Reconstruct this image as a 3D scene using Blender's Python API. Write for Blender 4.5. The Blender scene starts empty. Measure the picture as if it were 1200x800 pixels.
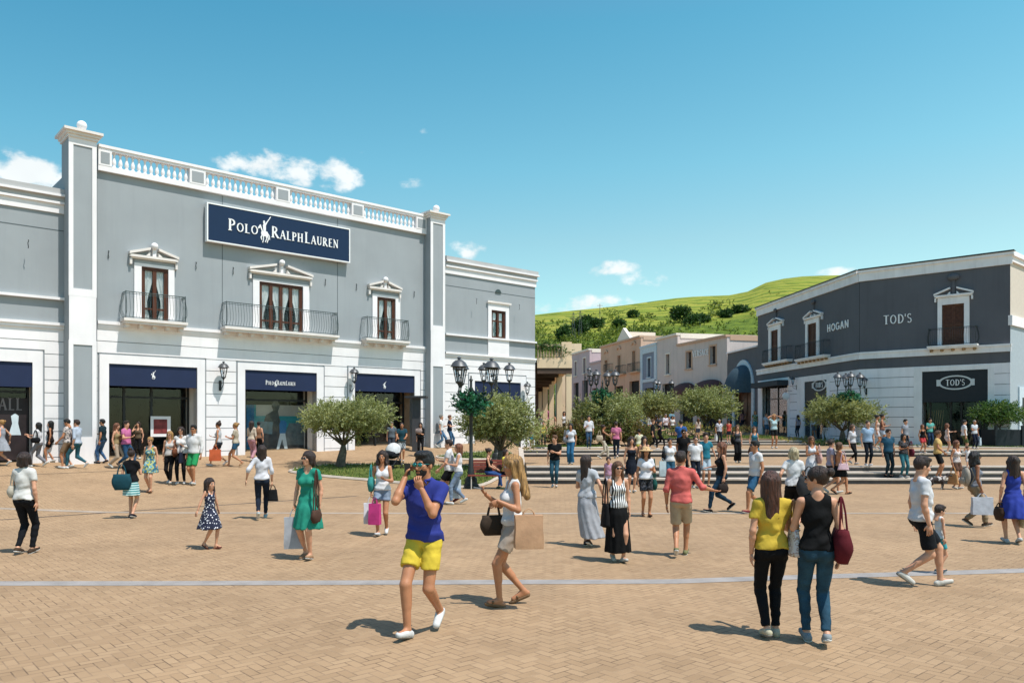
import bpy, math, random, hashlib
import numpy as np
from mathutils import Vector, Matrix
R = math.radians
rnd = random.Random(7)
SC = bpy.context.scene
COL = SC.collection
F = 920.0; HX = 600.0; HY = 497.0; CAMZ = 2.15      # focal length and horizon of the photograph, camera height in metres

# ---------------------------------------------------------------- materials
MATS = {}
def newmat(name):
    m = bpy.data.materials.new(name); m.use_nodes = True
    nt = m.node_tree
    return m, nt, nt.nodes, nt.links, nt.nodes['Principled BSDF']
def mat(name, col, rough=0.8, metal=0.0, var=0.12, scale=6.0, bump=0.0, bscale=60.0, spec=0.3, detail=4.0, stretch=None, streak=0.0):
    """plain paint / plaster / cloth: a base colour with faint procedural mottling and a fine bump"""
    key = name
    if key in MATS: return MATS[key]
    m, nt, N, L, b = newmat(name)
    b.inputs['Roughness'].default_value = rough
    b.inputs['Metallic'].default_value = metal
    b.inputs['Specular IOR Level'].default_value = spec
    tc = N.new('ShaderNodeTexCoord')
    vec = tc.outputs['Object']
    if stretch:
        mp = N.new('ShaderNodeMapping'); mp.inputs['Scale'].default_value = stretch
        L.new(vec, mp.inputs['Vector']); vec = mp.outputs['Vector']
    if var > 0:
        n = N.new('ShaderNodeTexNoise'); n.inputs['Scale'].default_value = scale; n.inputs['Detail'].default_value = detail
        L.new(vec, n.inputs['Vector'])
        mr = N.new('ShaderNodeMapRange')
        mr.inputs['From Min'].default_value = 0.3; mr.inputs['From Max'].default_value = 0.7
        mr.inputs['To Min'].default_value = 1 - var; mr.inputs['To Max'].default_value = 1 + var * 0.6
        L.new(n.outputs['Fac'], mr.inputs['Value'])
        mx = N.new('ShaderNodeVectorMath'); mx.operation = 'SCALE'
        mx.inputs[0].default_value = col[:3]
        if streak > 0:
            m2 = N.new('ShaderNodeMapping'); m2.inputs['Scale'].default_value = (2.2, 2.2, .16); L.new(tc.outputs['Object'], m2.inputs['Vector'])
            n3 = N.new('ShaderNodeTexNoise'); n3.inputs['Scale'].default_value = 1.6; n3.inputs['Detail'].default_value = 7; n3.inputs['Roughness'].default_value = .65; L.new(m2.outputs['Vector'], n3.inputs['Vector'])
            r3 = N.new('ShaderNodeMapRange'); r3.inputs['From Min'].default_value = .5; r3.inputs['From Max'].default_value = .72; r3.inputs['To Min'].default_value = 1.0; r3.inputs['To Max'].default_value = 1-streak; L.new(n3.outputs['Fac'], r3.inputs['Value'])
            mm = N.new('ShaderNodeMath'); mm.operation = 'MULTIPLY'; L.new(mr.outputs['Result'], mm.inputs[0]); L.new(r3.outputs['Result'], mm.inputs[1])
            L.new(mm.outputs[0], mx.inputs['Scale'])
        else: L.new(mr.outputs['Result'], mx.inputs['Scale'])
        L.new(mx.outputs['Vector'], b.inputs['Base Color'])
    else:
        b.inputs['Base Color'].default_value = (*col[:3], 1)
    if bump > 0:
        n2 = N.new('ShaderNodeTexNoise'); n2.inputs['Scale'].default_value = bscale; n2.inputs['Detail'].default_value = 3
        L.new(vec, n2.inputs['Vector'])
        bp = N.new('ShaderNodeBump'); bp.inputs['Strength'].default_value = bump; bp.inputs['Distance'].default_value = 0.02
        L.new(n2.outputs['Fac'], bp.inputs['Height']); L.new(bp.outputs['Normal'], b.inputs['Normal'])
    MATS[key] = m
    return m
def hexcol(h):
    h = h.lstrip('#'); c = [int(h[i:i+2], 16) / 255 for i in (0, 2, 4)]
    return tuple((x / 12.92 if x <= 0.04045 else ((x + 0.055) / 1.055) ** 2.4) for x in c)
def cloth(h, kind='plain'):
    key = 'cloth_' + kind + '_' + h.lstrip('#')
    if key in MATS: return MATS[key]
    c = tuple(x*.70 for x in hexcol(h)); g_ = sum(c)/3; c = tuple(.88*x+.12*g_ for x in c)
    if kind == 'plain':
        return mat(key, c, 0.85, var=0.16, scale=7, bump=0.4, bscale=9, spec=0.2, detail=6.0)
    if kind == 'denim':
        return mat(key, c, 0.85, var=0.5, scale=5, bump=0.4, bscale=14, spec=0.2, detail=6.0)
    m, nt, N, L, b = newmat(key)
    b.inputs['Roughness'].default_value = 0.85
    tc = N.new('ShaderNodeTexCoord')
    rp = N.new('ShaderNodeValToRGB'); rp.color_ramp.interpolation = 'CONSTANT'
    e = rp.color_ramp.elements
    if kind == 'stripe':       # vertical black and white stripes
        w = N.new('ShaderNodeTexWave'); w.inputs['Scale'].default_value = 9.0; w.bands_direction = 'X'
        L.new(tc.outputs['Object'], w.inputs['Vector']); L.new(w.outputs['Fac'], rp.inputs['Fac'])
        e[0].color = (*c, 1); e[1].position = 0.5; e[1].color = (.8, .8, .78, 1)
    elif kind == 'hstripe':
        w = N.new('ShaderNodeTexWave'); w.inputs['Scale'].default_value = 6.0; w.bands_direction = 'Z'
        L.new(tc.outputs['Object'], w.inputs['Vector']); L.new(w.outputs['Fac'], rp.inputs['Fac'])
        e[0].color = (*c, 1); e[1].position = 0.6; e[1].color = (.55, .7, .68, 1)
    elif kind == 'dots':
        v = N.new('ShaderNodeTexVoronoi'); v.inputs['Scale'].default_value = 26
        L.new(tc.outputs['Object'], v.inputs['Vector']); L.new(v.outputs['Distance'], rp.inputs['Fac'])
        e[0].color = (.75, .75, .78, 1); e[1].position = 0.3; e[1].color = (*c, 1)
    elif kind in ('floral', 'print', 'tropic'):
        v = N.new('ShaderNodeTexNoise'); v.inputs['Scale'].default_value = 11 if kind == 'tropic' else 22; v.inputs['Detail'].default_value = 1
        L.new(tc.outputs['Object'], v.inputs['Vector']); L.new(v.outputs['Fac'], rp.inputs['Fac'])
        if kind == 'floral':
            e[0].color = (*c, 1); e[1].position = 0.52; e[1].color = (.25, .12, .18, 1)
            x = e.new(0.56); x.color = (.35, .25, .12, 1); x = e.new(0.60); x.color = (*c, 1)
        elif kind == 'tropic':
            e[0].color = (*c, 1); e[1].position = 0.47; e[1].color = (.45, .42, .08, 1)
            x = e.new(0.55); x.color = (.05, .28, .42, 1); x = e.new(0.63); x.color = (.5, .6, .5, 1)
        else:
            e[0].color = (*c, 1); e[1].position = 0.54; e[1].color = (.05, .05, .06, 1)
    L.new(rp.outputs['Color'], b.inputs['Base Color'])
    MATS[key] = m
    return m

# ---------------------------------------------------------------- objects
def tag(o, label=None, cat=None, group=None, kind=None):
    if label: o['label'] = label
    if cat: o['category'] = cat
    if group: o['group'] = group
    if kind: o['kind'] = kind
    return o
def empty(name, loc, rz=0.0):
    o = bpy.data.objects.new(name, None); o.empty_display_size = 0.2
    o.location = loc; o.rotation_euler = (0, 0, rz); COL.objects.link(o); return o
def rootloc(p):
    while p.parent is not None: p = p.parent
    return p
class MB:
    """a bag of vertices and faces that becomes ONE mesh object"""
    def __init__(s, fn=None): s.v = []; s.f = []; s.m = []; s.fn = fn; s.mi = 0
    def add(s, vs, fs, mi=None):
        o = len(s.v)
        if s.fn: vs = [s.fn(*p) for p in vs]
        s.v.extend([tuple(p) for p in vs]); s.f.extend([tuple(i + o for i in f) for f in fs])
        s.m.extend([s.mi if mi is None else mi] * len(fs)); return s
    def box(s, x0, x1, y0, y1, z0, z1, mi=None):
        vs = [(x0,y0,z0),(x1,y0,z0),(x1,y1,z0),(x0,y1,z0),(x0,y0,z1),(x1,y0,z1),(x1,y1,z1),(x0,y1,z1)]
        return s.add(vs, [(0,3,2,1),(4,5,6,7),(0,1,5,4),(1,2,6,5),(2,3,7,6),(3,0,4,7)], mi)
    def hexa(s, b4, t4, mi=None):
        return s.add(list(b4) + list(t4), [(0,3,2,1),(4,5,6,7),(0,1,5,4),(1,2,6,5),(2,3,7,6),(3,0,4,7)], mi)
    def prism(s, poly, y0, y1, mi=None):
        """poly in (x,z) extruded along y"""
        n = len(poly)
        vs = [(p[0], y0, p[1]) for p in poly] + [(p[0], y1, p[1]) for p in poly]
        fs = [tuple(range(n)), tuple(range(2*n-1, n-1, -1))] + [(i, n+i, n+(i+1) % n, (i+1) % n) for i in range(n)]
        return s.add(vs, fs, mi)
    def lathe(s, prof, c=(0,0,0), seg=12, mi=None, cap=True, sx=1, sy=1):
        vs = []; fs = []
        for (r, z) in prof:
            for k in range(seg):
                a = 2*math.pi*k/seg; vs.append((c[0]+sx*r*math.cos(a), c[1]+sy*r*math.sin(a), c[2]+z))
        for j in range(len(prof)-1):
            for k in range(seg):
                k2 = (k+1) % seg; fs.append((j*seg+k, j*seg+k2, (j+1)*seg+k2, (j+1)*seg+k))
        if cap:
            fs.append(tuple(range(seg-1, -1, -1))); n = (len(prof)-1)*seg; fs.append(tuple(range(n, n+seg)))
        return s.add(vs, fs, mi)
    def tube(s, pts, r, seg=8, mi=None, closed=False, flat=1.0):
        pts = [Vector(p) for p in pts]; n = len(pts)
        rs = r if isinstance(r, (list, tuple)) else [r]*n
        vs = []; fs = []; up = Vector((0, 0, 1)); prev = None
        for i, p in enumerate(pts):
            if closed: d = (pts[(i+1) % n] - pts[i-1])
            else: d = (pts[min(i+1, n-1)] - pts[max(i-1, 0)])
            if d.length < 1e-9: d = Vector((0, 0, 1))
            d.normalize()
            if prev is None:
                ref = up if abs(d.z) < 0.95 else Vector((1, 0, 0))
                a = d.cross(ref).normalized()
            else:
                a = (prev - d*prev.dot(d))
                a = a.normalized() if a.length > 1e-6 else d.orthogonal().normalized()
            prev = a; b = d.cross(a)
            for k in range(seg):
                t = 2*math.pi*k/seg
                vs.append(tuple(p + a*(rs[i]*math.cos(t)) + b*(rs[i]*flat*math.sin(t))))
        m = n if closed else n-1
        for j in range(m):
            for k in range(seg):
                k2 = (k+1) % seg; j2 = (j+1) % n
                fs.append((j*seg+k, j*seg+k2, j2*seg+k2, j2*seg+k))
        if not closed:
            fs.append(tuple(range(seg-1, -1, -1))); fs.append(tuple(range((n-1)*seg, n*seg)))
        return s.add(vs, fs, mi)
    def ball(s, c, r, seg=10, rings=7, mi=None, sc=(1,1,1)):
        prof = []
        for i in range(rings+1):
            a = -math.pi/2 + math.pi*i/rings; prof.append((max(r*math.cos(a), 1e-4), r*math.sin(a)*sc[2]))
        return s.lathe(prof, c, seg, mi, True, sc[0], sc[1])
    def build(s, name, mats, parent=None, smooth=False, loc=None, world=True):
        """vertices are world coordinates; with a parent they are made relative to the thing's base"""
        me = bpy.data.meshes.new(name)
        v = np.array(s.v, dtype=float).reshape(-1, 3)
        off = Vector((0, 0, 0))
        if parent is not None and world:
            rt = rootloc(parent); inv = rt.matrix_basis.inverted()
            A = np.array(inv); v = v @ A[:3, :3].T + A[:3, 3]
        elif parent is None and loc is not None:
            v = v - np.array(loc)
        me.from_pydata([tuple(p) for p in v], [], s.f)
        if not isinstance(mats, (list, tuple)): mats = [mats]
        for m in mats: me.materials.append(m)
        if len(mats) > 1:
            me.polygons.foreach_set('material_index', s.m)
        if smooth is True: me.polygons.foreach_set('use_smooth', [True]*len(me.polygons))
        me.update()
        o = bpy.data.objects.new(name, me); COL.objects.link(o)
        if parent is not None:
            o.parent = parent
        elif loc is not None: o.location = loc
        if smooth == 'auto':
            me.polygons.foreach_set('use_smooth', [True]*len(me.polygons))
            try: me.set_sharp_from_angle(angle=R(35))
            except Exception: pass
        return o
def copy_tree(o, parent=None):
    c = o.copy(); COL.objects.link(c); c.parent = parent
    for ch in list(o.children): copy_tree(ch, c)
    return c

# ---------------------------------------------------------------- the lie of the land
T1 = (0.7455, 0.6665); N1 = (0.6665, -0.7455); P1 = (-15.19, 28.75)     # line of the big store's front
def sstep(a, b, x):
    t = min(1, max(0, (x-a)/(b-a))); return t*t*(3-2*t)
F1Y, F1T, F1R, F1N = 28.26, 0.72, 0.19, 3
F2Y, F2T, F2R, F2N = 38.25, 0.70, 0.16, 2
F3Y, F3T, F3R, F3N = 46.4, 0.70, 0.145, 2
Z1 = F1R*F1N; Z2 = Z1+F2R*F2N; Z3 = Z2+F3R*F3N
SX = 0.55; F3X0, F3X1 = 8.3, 17.4; SXR = 34.0
def left_z(X, Y):
    d = (X-P1[0])*N1[0] + (Y-P1[1])*N1[1]
    zw = 0.79 + (Y-28.75)*0.028
    zw = min(max(zw, 0.5), 1.6)
    t = 1 - d/11.0
    if t < 0: return 0.0
    t = min(t, 1.15)
    return zw*(t if t > 0.12 else t*t/0.12*0.5 + 0.5*t)
def back_z(X, Y):
    z = Z2 - 0.005 + max(0, Y-45)*0.025
    return z
def step_z(X, Y):
    """ground height in the stair zone"""
    if Y < F1Y: return 0.0
    if Y < F2Y: return F1R*min(F1N, 1+int((Y-F1Y)/F1T))
    if Y < F3Y: return Z1 + F2R*min(F2N, 1+int((Y-F2Y)/F2T))
    if F3X0 < X < F3X1:
        return max(Z2 + F3R*min(F3N, 1+int((Y-F3Y)/F3T)), back_z(X, Y))
    return back_z(X, Y)
def ground(X, Y):
    if Y > 60: return back_z(X, Y)
    if X < SX: return left_z(X, Y)
    return step_z(X, Y)
def hit(px, py, zoff=0.0):
    """where a line of sight meets the ground"""
    k = (px-HX)/F; m = (py-HY)/F
    Y = 5.0; 
    while Y < 130:
        if CAMZ - m*Y <= ground(k*Y, Y) + zoff: return k*Y, Y, ground(k*Y, Y)
        Y += 0.02
    return k*Y, Y, ground(k*Y, Y)
# ================================================================ ground
def paver_material():
    m, nt, N, L, b = newmat('herringbone_pavers')
    b.inputs['Roughness'].default_value = 0.85; b.inputs['Specular IOR Level'].default_value = 0.25
    tc = N.new('ShaderNodeTexCoord')
    mp = N.new('ShaderNodeMapping'); mp.inputs['Rotation'].default_value = (0, 0, R(-41.8)); s = 1/0.10
    mp.inputs['Scale'].default_value = (s, s, 1); L.new(tc.outputs['Object'], mp.inputs['Vector'])
    sp = N.new('ShaderNodeSeparateXYZ'); L.new(mp.outputs['Vector'], sp.inputs['Vector'])
    def M(op, a, b_=None, c=None):
        n = N.new('ShaderNodeMath'); n.operation = op
        for i, v in enumerate((a, b_, c)):
            if v is None: continue
            if isinstance(v, (int, float)): n.inputs[i].default_value = v
            else: L.new(v, n.inputs[i])
        return n.outputs[0]
    x, y = sp.outputs['X'], sp.outputs['Y']
    i, j = M('FLOOR', x), M('FLOOR', y)
    fx, fy = M('SUBTRACT', x, i), M('SUBTRACT', y, j)
    k = M('FLOORED_MODULO', M('SUBTRACT', i, j), 4.0)
    def eq(v): return M('COMPARE', k, v, 0.1)
    k0, k1, k2, k3 = eq(0.0), eq(1.0), eq(2.0), eq(3.0)
    # distance to each side, sides without a joint pushed away
    dl = M('ADD', fx, k1); dr = M('ADD', M('SUBTRACT', 1.0, fx), k0)
    db = M('ADD', fy, k2); dt = M('ADD', M('SUBTRACT', 1.0, fy), k3)
    d = M('MINIMUM', M('MINIMUM', dl, dr), M('MINIMUM', db, dt))
    bi = M('SUBTRACT', i, k1); bj = M('ADD', j, k3)
    cb = N.new('ShaderNodeCombineXYZ'); L.new(bi, cb.inputs[0]); L.new(bj, cb.inputs[1])
    wn = N.new('ShaderNodeTexWhiteNoise'); wn.noise_dimensions = '2D'; L.new(cb.outputs[0], wn.inputs['Vector'])
    rp = N.new('ShaderNodeValToRGB'); e = rp.color_ramp.elements
    e[0].color = (.325, .213, .120, 1); e[1].color = (.388, .260, .150, 1)
    x_ = e.new(.35); x_.color = (.355, .234, .133, 1); x_ = e.new(.7); x_.color = (.372, .247, .141, 1)
    L.new(wn.outputs['Value'], rp.inputs['Fac'])
    n = N.new('ShaderNodeTexNoise'); n.inputs['Scale'].default_value = .55; n.inputs['Detail'].default_value = 6; L.new(tc.outputs['Object'], n.inputs['Vector'])
    mr = N.new('ShaderNodeMapRange'); mr.inputs['From Min'].default_value = .3; mr.inputs['From Max'].default_value = .7; mr.inputs['To Min'].default_value = .86; mr.inputs['To Max'].default_value = 1.1
    L.new(n.outputs['Fac'], mr.inputs['Value'])
    n5 = N.new('ShaderNodeTexNoise'); n5.inputs['Scale'].default_value = 2.3; n5.inputs['Detail'].default_value = 8; n5.inputs['Roughness'].default_value = .7; L.new(tc.outputs['Object'], n5.inputs['Vector'])
    m5 = N.new('ShaderNodeMapRange'); m5.inputs['From Min'].default_value = .56; m5.inputs['From Max'].default_value = .74; m5.inputs['To Min'].default_value = 1.0; m5.inputs['To Max'].default_value = .86; L.new(n5.outputs['Fac'], m5.inputs['Value'])
    v6 = N.new('ShaderNodeTexVoronoi'); v6.inputs['Scale'].default_value = 1.7; L.new(tc.outputs['Object'], v6.inputs['Vector'])
    m6 = N.new('ShaderNodeMapRange'); m6.inputs['From Min'].default_value = .035; m6.inputs['From Max'].default_value = .05; m6.inputs['To Min'].default_value = .6; m6.inputs['To Max'].default_value = 1.0; L.new(v6.outputs['Distance'], m6.inputs['Value'])
    vm = N.new('ShaderNodeVectorMath'); vm.operation = 'SCALE'; L.new(rp.outputs['Color'], vm.inputs[0]); L.new(M('MULTIPLY', M('MULTIPLY', mr.outputs['Result'], m5.outputs['Result']), m6.outputs['Result']), vm.inputs['Scale'])
    jw = N.new('ShaderNodeMapRange'); jw.inputs['From Min'].default_value = .035; jw.inputs['From Max'].default_value = .075; L.new(d, jw.inputs['Value'])
    # patchy joints: sand filled here, open and dark there
    n3 = N.new('ShaderNodeTexNoise'); n3.inputs['Scale'].default_value = 3.0; n3.inputs['Detail'].default_value = 3; L.new(tc.outputs['Object'], n3.inputs['Vector'])
    r3 = N.new('ShaderNodeValToRGB'); r3.color_ramp.elements[0].position = .35; r3.color_ramp.elements[1].position = .68
    r3.color_ramp.elements[0].color = (.15, .098, .06, 1); r3.color_ramp.elements[1].color = (.37, .25, .15, 1); L.new(n3.outputs['Fac'], r3.inputs['Fac'])
    mx = N.new('ShaderNodeMix'); mx.data_type = 'RGBA'; L.new(jw.outputs['Result'], mx.inputs['Factor']); L.new(r3.outputs['Color'], mx.inputs[6]); L.new(vm.outputs['Vector'], mx.inputs[7])
    L.new(mx.outputs[2], b.inputs['Base Color'])
    bp = N.new('ShaderNodeBump'); bp.inputs['Strength'].default_value = .5; bp.inputs['Distance'].default_value = .006
    L.new(jw.outputs['Result'], bp.inputs['Height']); L.new(bp.outputs['Normal'], b.inputs['Normal'])
    return m
PAVER = paver_material()
BAND = mat('grey_stone_band', (.31, .285, .265), .8, var=.2, scale=3, bump=.2)
DRAIN = mat('dark_drain', (.06, .055, .05), .8)
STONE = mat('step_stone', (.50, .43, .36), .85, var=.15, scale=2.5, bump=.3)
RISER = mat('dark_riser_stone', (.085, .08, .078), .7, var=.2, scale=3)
GRASS = mat('lawn', (.10, .13, .025), .95, var=.45, scale=3.5, bump=1.0, bscale=30)
def stair_top(X, Y): return SX < X < SXR and Y > F1Y
def gsheet(X, Y):
    """height of the one ground sheet: under the steps it runs just below the slabs"""
    if Y > 62: return back_z(X, Y)
    w = sstep(SX-.9, SX, X)
    zl = left_z(X, Y)
    if w == 0: return zl
    if Y < F1Y+.1: zr = 0.0
    elif Y < F2Y+.1: zr = Z1-.25 if Y > F1Y+.8 else 0.0
    elif Y < F2Y+1.7: zr = Z1-.12
    else: zr = back_z(X, Y)
    if Y < F1Y: return zl*(1-w)
    # cheek of the stair: a kerb wall stands here, the sheet may step
    return zl*(1-w)+zr*w
def sheet():
    xs = sorted(set([-400, -200, -100, -60, -45] + [round(-38+i*1.0, 2) for i in range(38)] + [round(-1.0+i*.25, 2) for i in range(12)] + list(range(2, 60, 2)) + [60, 80, 110, 160, 250, 400]))
    ys = sorted(set([-80, -30, -10, 0, 3, 6, 9, 12, 14] + [round(15+i*.5, 2) for i in range(90)] + [F1Y, F1Y+.12, F1Y+.9, F2Y, F2Y+.12, F2Y+1.71, 62, 70, 80, 90, 100, 110, 120, 150, 300, 600, 1500]))
    mb = MB(); W = len(xs)
    mb.add([(x, y, gsheet(x, y)) for y in ys for x in xs], [(j*W+i, j*W+i+1, (j+1)*W+i+1, (j+1)*W+i) for j in range(len(ys)-1) for i in range(W-1)])
    o = mb.build('ground', PAVER, smooth=True); tag(o, kind='structure')
sheet()
def strip(name, pts, w, m, dz=.004, kind='structure'):
    mb = MB()
    vs = []; 
    for i in range(len(pts)):
        a = Vector(pts[max(0, i-1)]); b_ = Vector(pts[min(len(pts)-1, i+1)]); d = (b_-a).normalized(); n = Vector((-d.y, d.x))*w/2; p = Vector(pts[i])
        for q in (p-n, p+n): vs.append((q.x, q.y, gsheet(q.x, q.y)+dz))
    mb.add(vs, [(2*i, 2*i+2, 2*i+3, 2*i+1) for i in range(len(pts)-1)])
    return tag(mb.build(name, m), kind=kind)
def lin(p, q, n): return [(p[0]+(q[0]-p[0])*i/n, p[1]+(q[1]-p[1])*i/n) for i in range(n+1)]
def gp(px, py):
    x, y, z = hit(px, py); return (x, y)
strip('paving_band', lin((-13, 10.6), (-5, 10.62), 8)+[(2.2, 10.75), gp(920, 676.5), gp(1195, 668.5), (30, 14.6)], .30, BAND)
strip('paving_band', lin((-14, 19.2), (0, 18.95), 14)+lin((0, 18.95), (30, 19.1), 10)[1:], .24, mat('worn_stone_band', (.37, .30, .235), .8, var=.3, scale=1.2))
strip('drain_channel', lin(gp(0, 609), gp(420, 581), 16), .09, DRAIN, .005)
strip('drain_channel', lin(gp(-60, 560), gp(470, 538), 16), .05, DRAIN, .005)

# ---- the three broad flights of steps
def flight(name, x0, x1, y0, T, rise, n, zb, depth):
    mb = MB()
    for i in range(n):
        # dark riser block with a pale tread slab on top; the tread is a thin slab with a small nosing
        yy = y0+i*T; zt = zb+rise*(i+1); yend = yy+T+.05 if i < n-1 else yy+depth
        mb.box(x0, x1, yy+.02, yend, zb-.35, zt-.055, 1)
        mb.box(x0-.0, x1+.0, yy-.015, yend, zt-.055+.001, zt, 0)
    return tag(mb.build(name, [STONE, RISER]), kind='structure')
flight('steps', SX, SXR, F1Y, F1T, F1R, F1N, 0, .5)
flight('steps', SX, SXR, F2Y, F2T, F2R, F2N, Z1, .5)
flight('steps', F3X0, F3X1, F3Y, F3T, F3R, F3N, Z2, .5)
def slab(name, x0, x1, y0, y1, z, th, m=PAVER):
    mb = MB(); mb.box(x0, x1, y0, y1, z-th, z); return tag(mb.build(name, m), kind='structure')
slab('landing', SX, SXR, F1Y+2*F1T+.5, F2Y+.02, Z1, .5)
slab('landing', SX, SXR, F2Y+F2T+.5, F3Y-1.0, Z2, .25)
slab('landing', F3X0, F3X1, F3Y-1.0, F3Y+.02, Z2, .25)
slab('landing', F3X0, F3X1, F3Y+F3T+.5, 58.0, Z3, .3)
# stone cheek kerb on the left end of the lower flights
mb = MB()
mb.hexa([(SX-.22, F1Y-.1, -.1), (SX, F1Y-.1, -.1), (SX, F2Y+1.2, .3), (SX-.22, F2Y+1.2, .3)],
        [(SX-.22, F1Y-.1, .12), (SX, F1Y-.1, .12), (SX, F2Y+1.2, Z2+.1), (SX-.22, F2Y+1.2, Z2+.1)])
tag(mb.build('stair_kerb', STONE), kind='structure')

# ---- grass islands with kerbs
def island(poly, label=None, h=.06, kerb=True):
    n = len(poly)
    pts = []
    for i in range(n):
        a, b_ = poly[i], poly[(i+1) % n]
        for k in range(6): pts.append((a[0]+(b_[0]-a[0])*k/6, a[1]+(b_[1]-a[1])*k/6))
    # round the corners
    for _ in range(3): pts = [((pts[i-1][0]+2*pts[i][0]+pts[(i+1) % len(pts)][0])/4, (pts[i-1][1]+2*pts[i][1]+pts[(i+1) % len(pts)][1])/4) for i in range(len(pts))]
    cx = sum(p[0] for p in pts)/len(pts); cy = sum(p[1] for p in pts)/len(pts)
    rings = [1.0, .8, .6, .4, .2, .02]; vs = []; fs = []; m = len(pts)
    for ri, r in enumerate(rings):
        for (x, y) in pts:
            X, Y = cx+(x-cx)*r, cy+(y-cy)*r; vs.append((X, Y, gsheet(X, Y)+h+(.05*(1-r)))) 
    for j in range(len(rings)-1):
        for i in range(m): fs.append((j*m+i, j*m+(i+1) % m, (j+1)*m+(i+1) % m, (j+1)*m+i))
    mb = MB(); mb.add(vs, fs); o = mb.build('grass', GRASS, smooth=True); tag(o, kind='stuff')
    if kerb:
        k2 = MB(); k2.tube([(x, y, gsheet(x, y)+.03) for (x, y) in pts], .07, 6, closed=True, flat=.9)
        tag(k2.build('grass_kerb', STONE), kind='structure')
    # blades
    bl = MB(); rr = random.Random(int(cx*100))
    def inside(x, y):
        c = False; j = len(pts)-1
        for i in range(len(pts)):
            if (pts[i][1] > y) != (pts[j][1] > y) and x < (pts[j][0]-pts[i][0])*(y-pts[i][1])/(pts[j][1]-pts[i][1])+pts[i][0]: c = not c
            j = i
        return c
    x0, x1 = min(p[0] for p in pts), max(p[0] for p in pts); y0, y1 = min(p[1] for p in pts), max(p[1] for p in pts)
    N_ = int(min(9000, (x1-x0)*(y1-y0)*160))
    for _ in range(N_):
        x, y = rr.uniform(x0, x1), rr.uniform(y0, y1)
        if not inside(x, y): continue
        z = gsheet(x, y)+h; a = rr.uniform(0, 6.3); w = rr.uniform(.012, .03); hh = rr.uniform(.05, .13)
        dx, dy = math.cos(a)*w, math.sin(a)*w; l = rr.uniform(-.05, .05)
        bl.add([(x-dx, y-dy, z-.01), (x+dx, y+dy, z-.01), (x+l, y+l, z+hh)], [(0, 1, 2)], rr.choice([0, 0, 1, 2]))
    tag(bl.build('grass', [mat('blade_green', (.11, .16, .03), .9, var=0), mat('blade_yellow', (.24, .24, .06), .9, var=0), mat('blade_dark', (.06, .10, .02), .9, var=0)]), kind='stuff')
island([gp(333, 553), gp(372, 546.5), gp(440, 545), gp(530, 546.5), gp(600, 547.5), gp(598, 553), gp(560, 572), gp(500, 570), gp(440, 564), gp(380, 559)])
island([gp(505, 536.5), gp(540, 531.5), gp(600, 529), gp(607, 533), gp(600, 538), gp(550, 539.5)])
island([(.9, 40.6), (4.6, 41.0), (6.2, 43.5), (5.0, 46.8), (2.6, 46.6), (1.2, 44.2)], h=.03)
island([(8.5, 47.9), (12.5, 48.0), (17.0, 47.9), (17.2, 51.5), (13, 52.5), (9, 51.5)], h=.33)
island([(18.0, 45.4), (23.5, 42.6), (28.6, 38.9), (30.5, 39.0), (29.0, 41.0), (24.5, 44.2), (20.0, 46.6)], h=.04)
# ================================================================ buildings
WHITE = mat('white_render', (.82, .795, .80), .8, streak=.06, var=.06, scale=1.2, bump=.12, bscale=70)
GREY = mat('blue_grey_render', (.315, .342, .36), .85, streak=.05, var=.05, scale=.9, bump=.15, bscale=80)
TRIM = mat('pale_stone_trim', (.74, .69, .65), .8, var=.08, scale=2, bump=.15)
SLATE = mat('slate_render', (.118, .120, .134), .8, streak=.1, var=.10, scale=.6, bump=.15, bscale=80)
PALE = mat('pale_grey_render', (.88, .85, .87), .8, streak=.12, var=.06, scale=.8, bump=.12, bscale=70)
PTRIM = mat('pale_grey_trim', (.86, .84, .84), .8, streak=.12, var=.08, scale=1.5, bump=.12)
NAVY = mat('navy_blind', (.012, .022, .065), .6, var=.08, scale=2)
NAVYB = mat('navy_sign_board', (.006, .022, .065), .45, var=.05)
LETTER = mat('white_lettering', (.85, .85, .85), .5, var=0)
WOOD = mat('brown_window_wood', (.085, .028, .014), .5, var=.3, scale=8, bump=.2, stretch=(1, 1, .2))
SHUT = mat('brown_shutter_wood', (.12, .05, .03), .6, var=.3, scale=8, bump=.2)
IRON = mat('black_wrought_iron', (.025, .03, .03), .5, var=0)
IRONG = mat('green_grey_iron', (.05, .075, .075), .5, var=0)
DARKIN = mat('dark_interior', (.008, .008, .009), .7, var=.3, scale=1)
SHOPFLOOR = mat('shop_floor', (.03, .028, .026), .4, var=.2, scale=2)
CURTAIN = mat('white_curtain', (.72, .74, .72), .9, var=.1, scale=10, bump=.5, bscale=30, stretch=(1, 1, .1))
PANEL = mat('slate_panel', (.018, .022, .028), .5, var=.1)
def glass_mat():
    m, nt, N, L, b = newmat('shop_glass')
    N.remove(b); out = N['Material Output']
    g = N.new('ShaderNodeBsdfGlossy'); g.inputs['Roughness'].default_value = .04; g.inputs['Color'].default_value = (.9, .95, 1, 1)
    t = N.new('ShaderNodeBsdfTransparent'); t.inputs['Color'].default_value = (.97, .98, .985, 1)
    fr = N.new('ShaderNodeFresnel'); fr.inputs['IOR'].default_value = 1.5
    ml = N.new('ShaderNodeMath'); ml.operation = 'MULTIPLY'; ml.inputs[1].default_value = .4; L.new(fr.outputs[0], ml.inputs[0])
    mx = N.new('ShaderNodeMixShader'); L.new(ml.outputs[0], mx.inputs[0]); L.new(t.outputs[0], mx.inputs[1]); L.new(g.outputs[0], mx.inputs[2])
    L.new(mx.outputs[0], out.inputs['Surface']); return m
GLASS = glass_mat()
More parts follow.
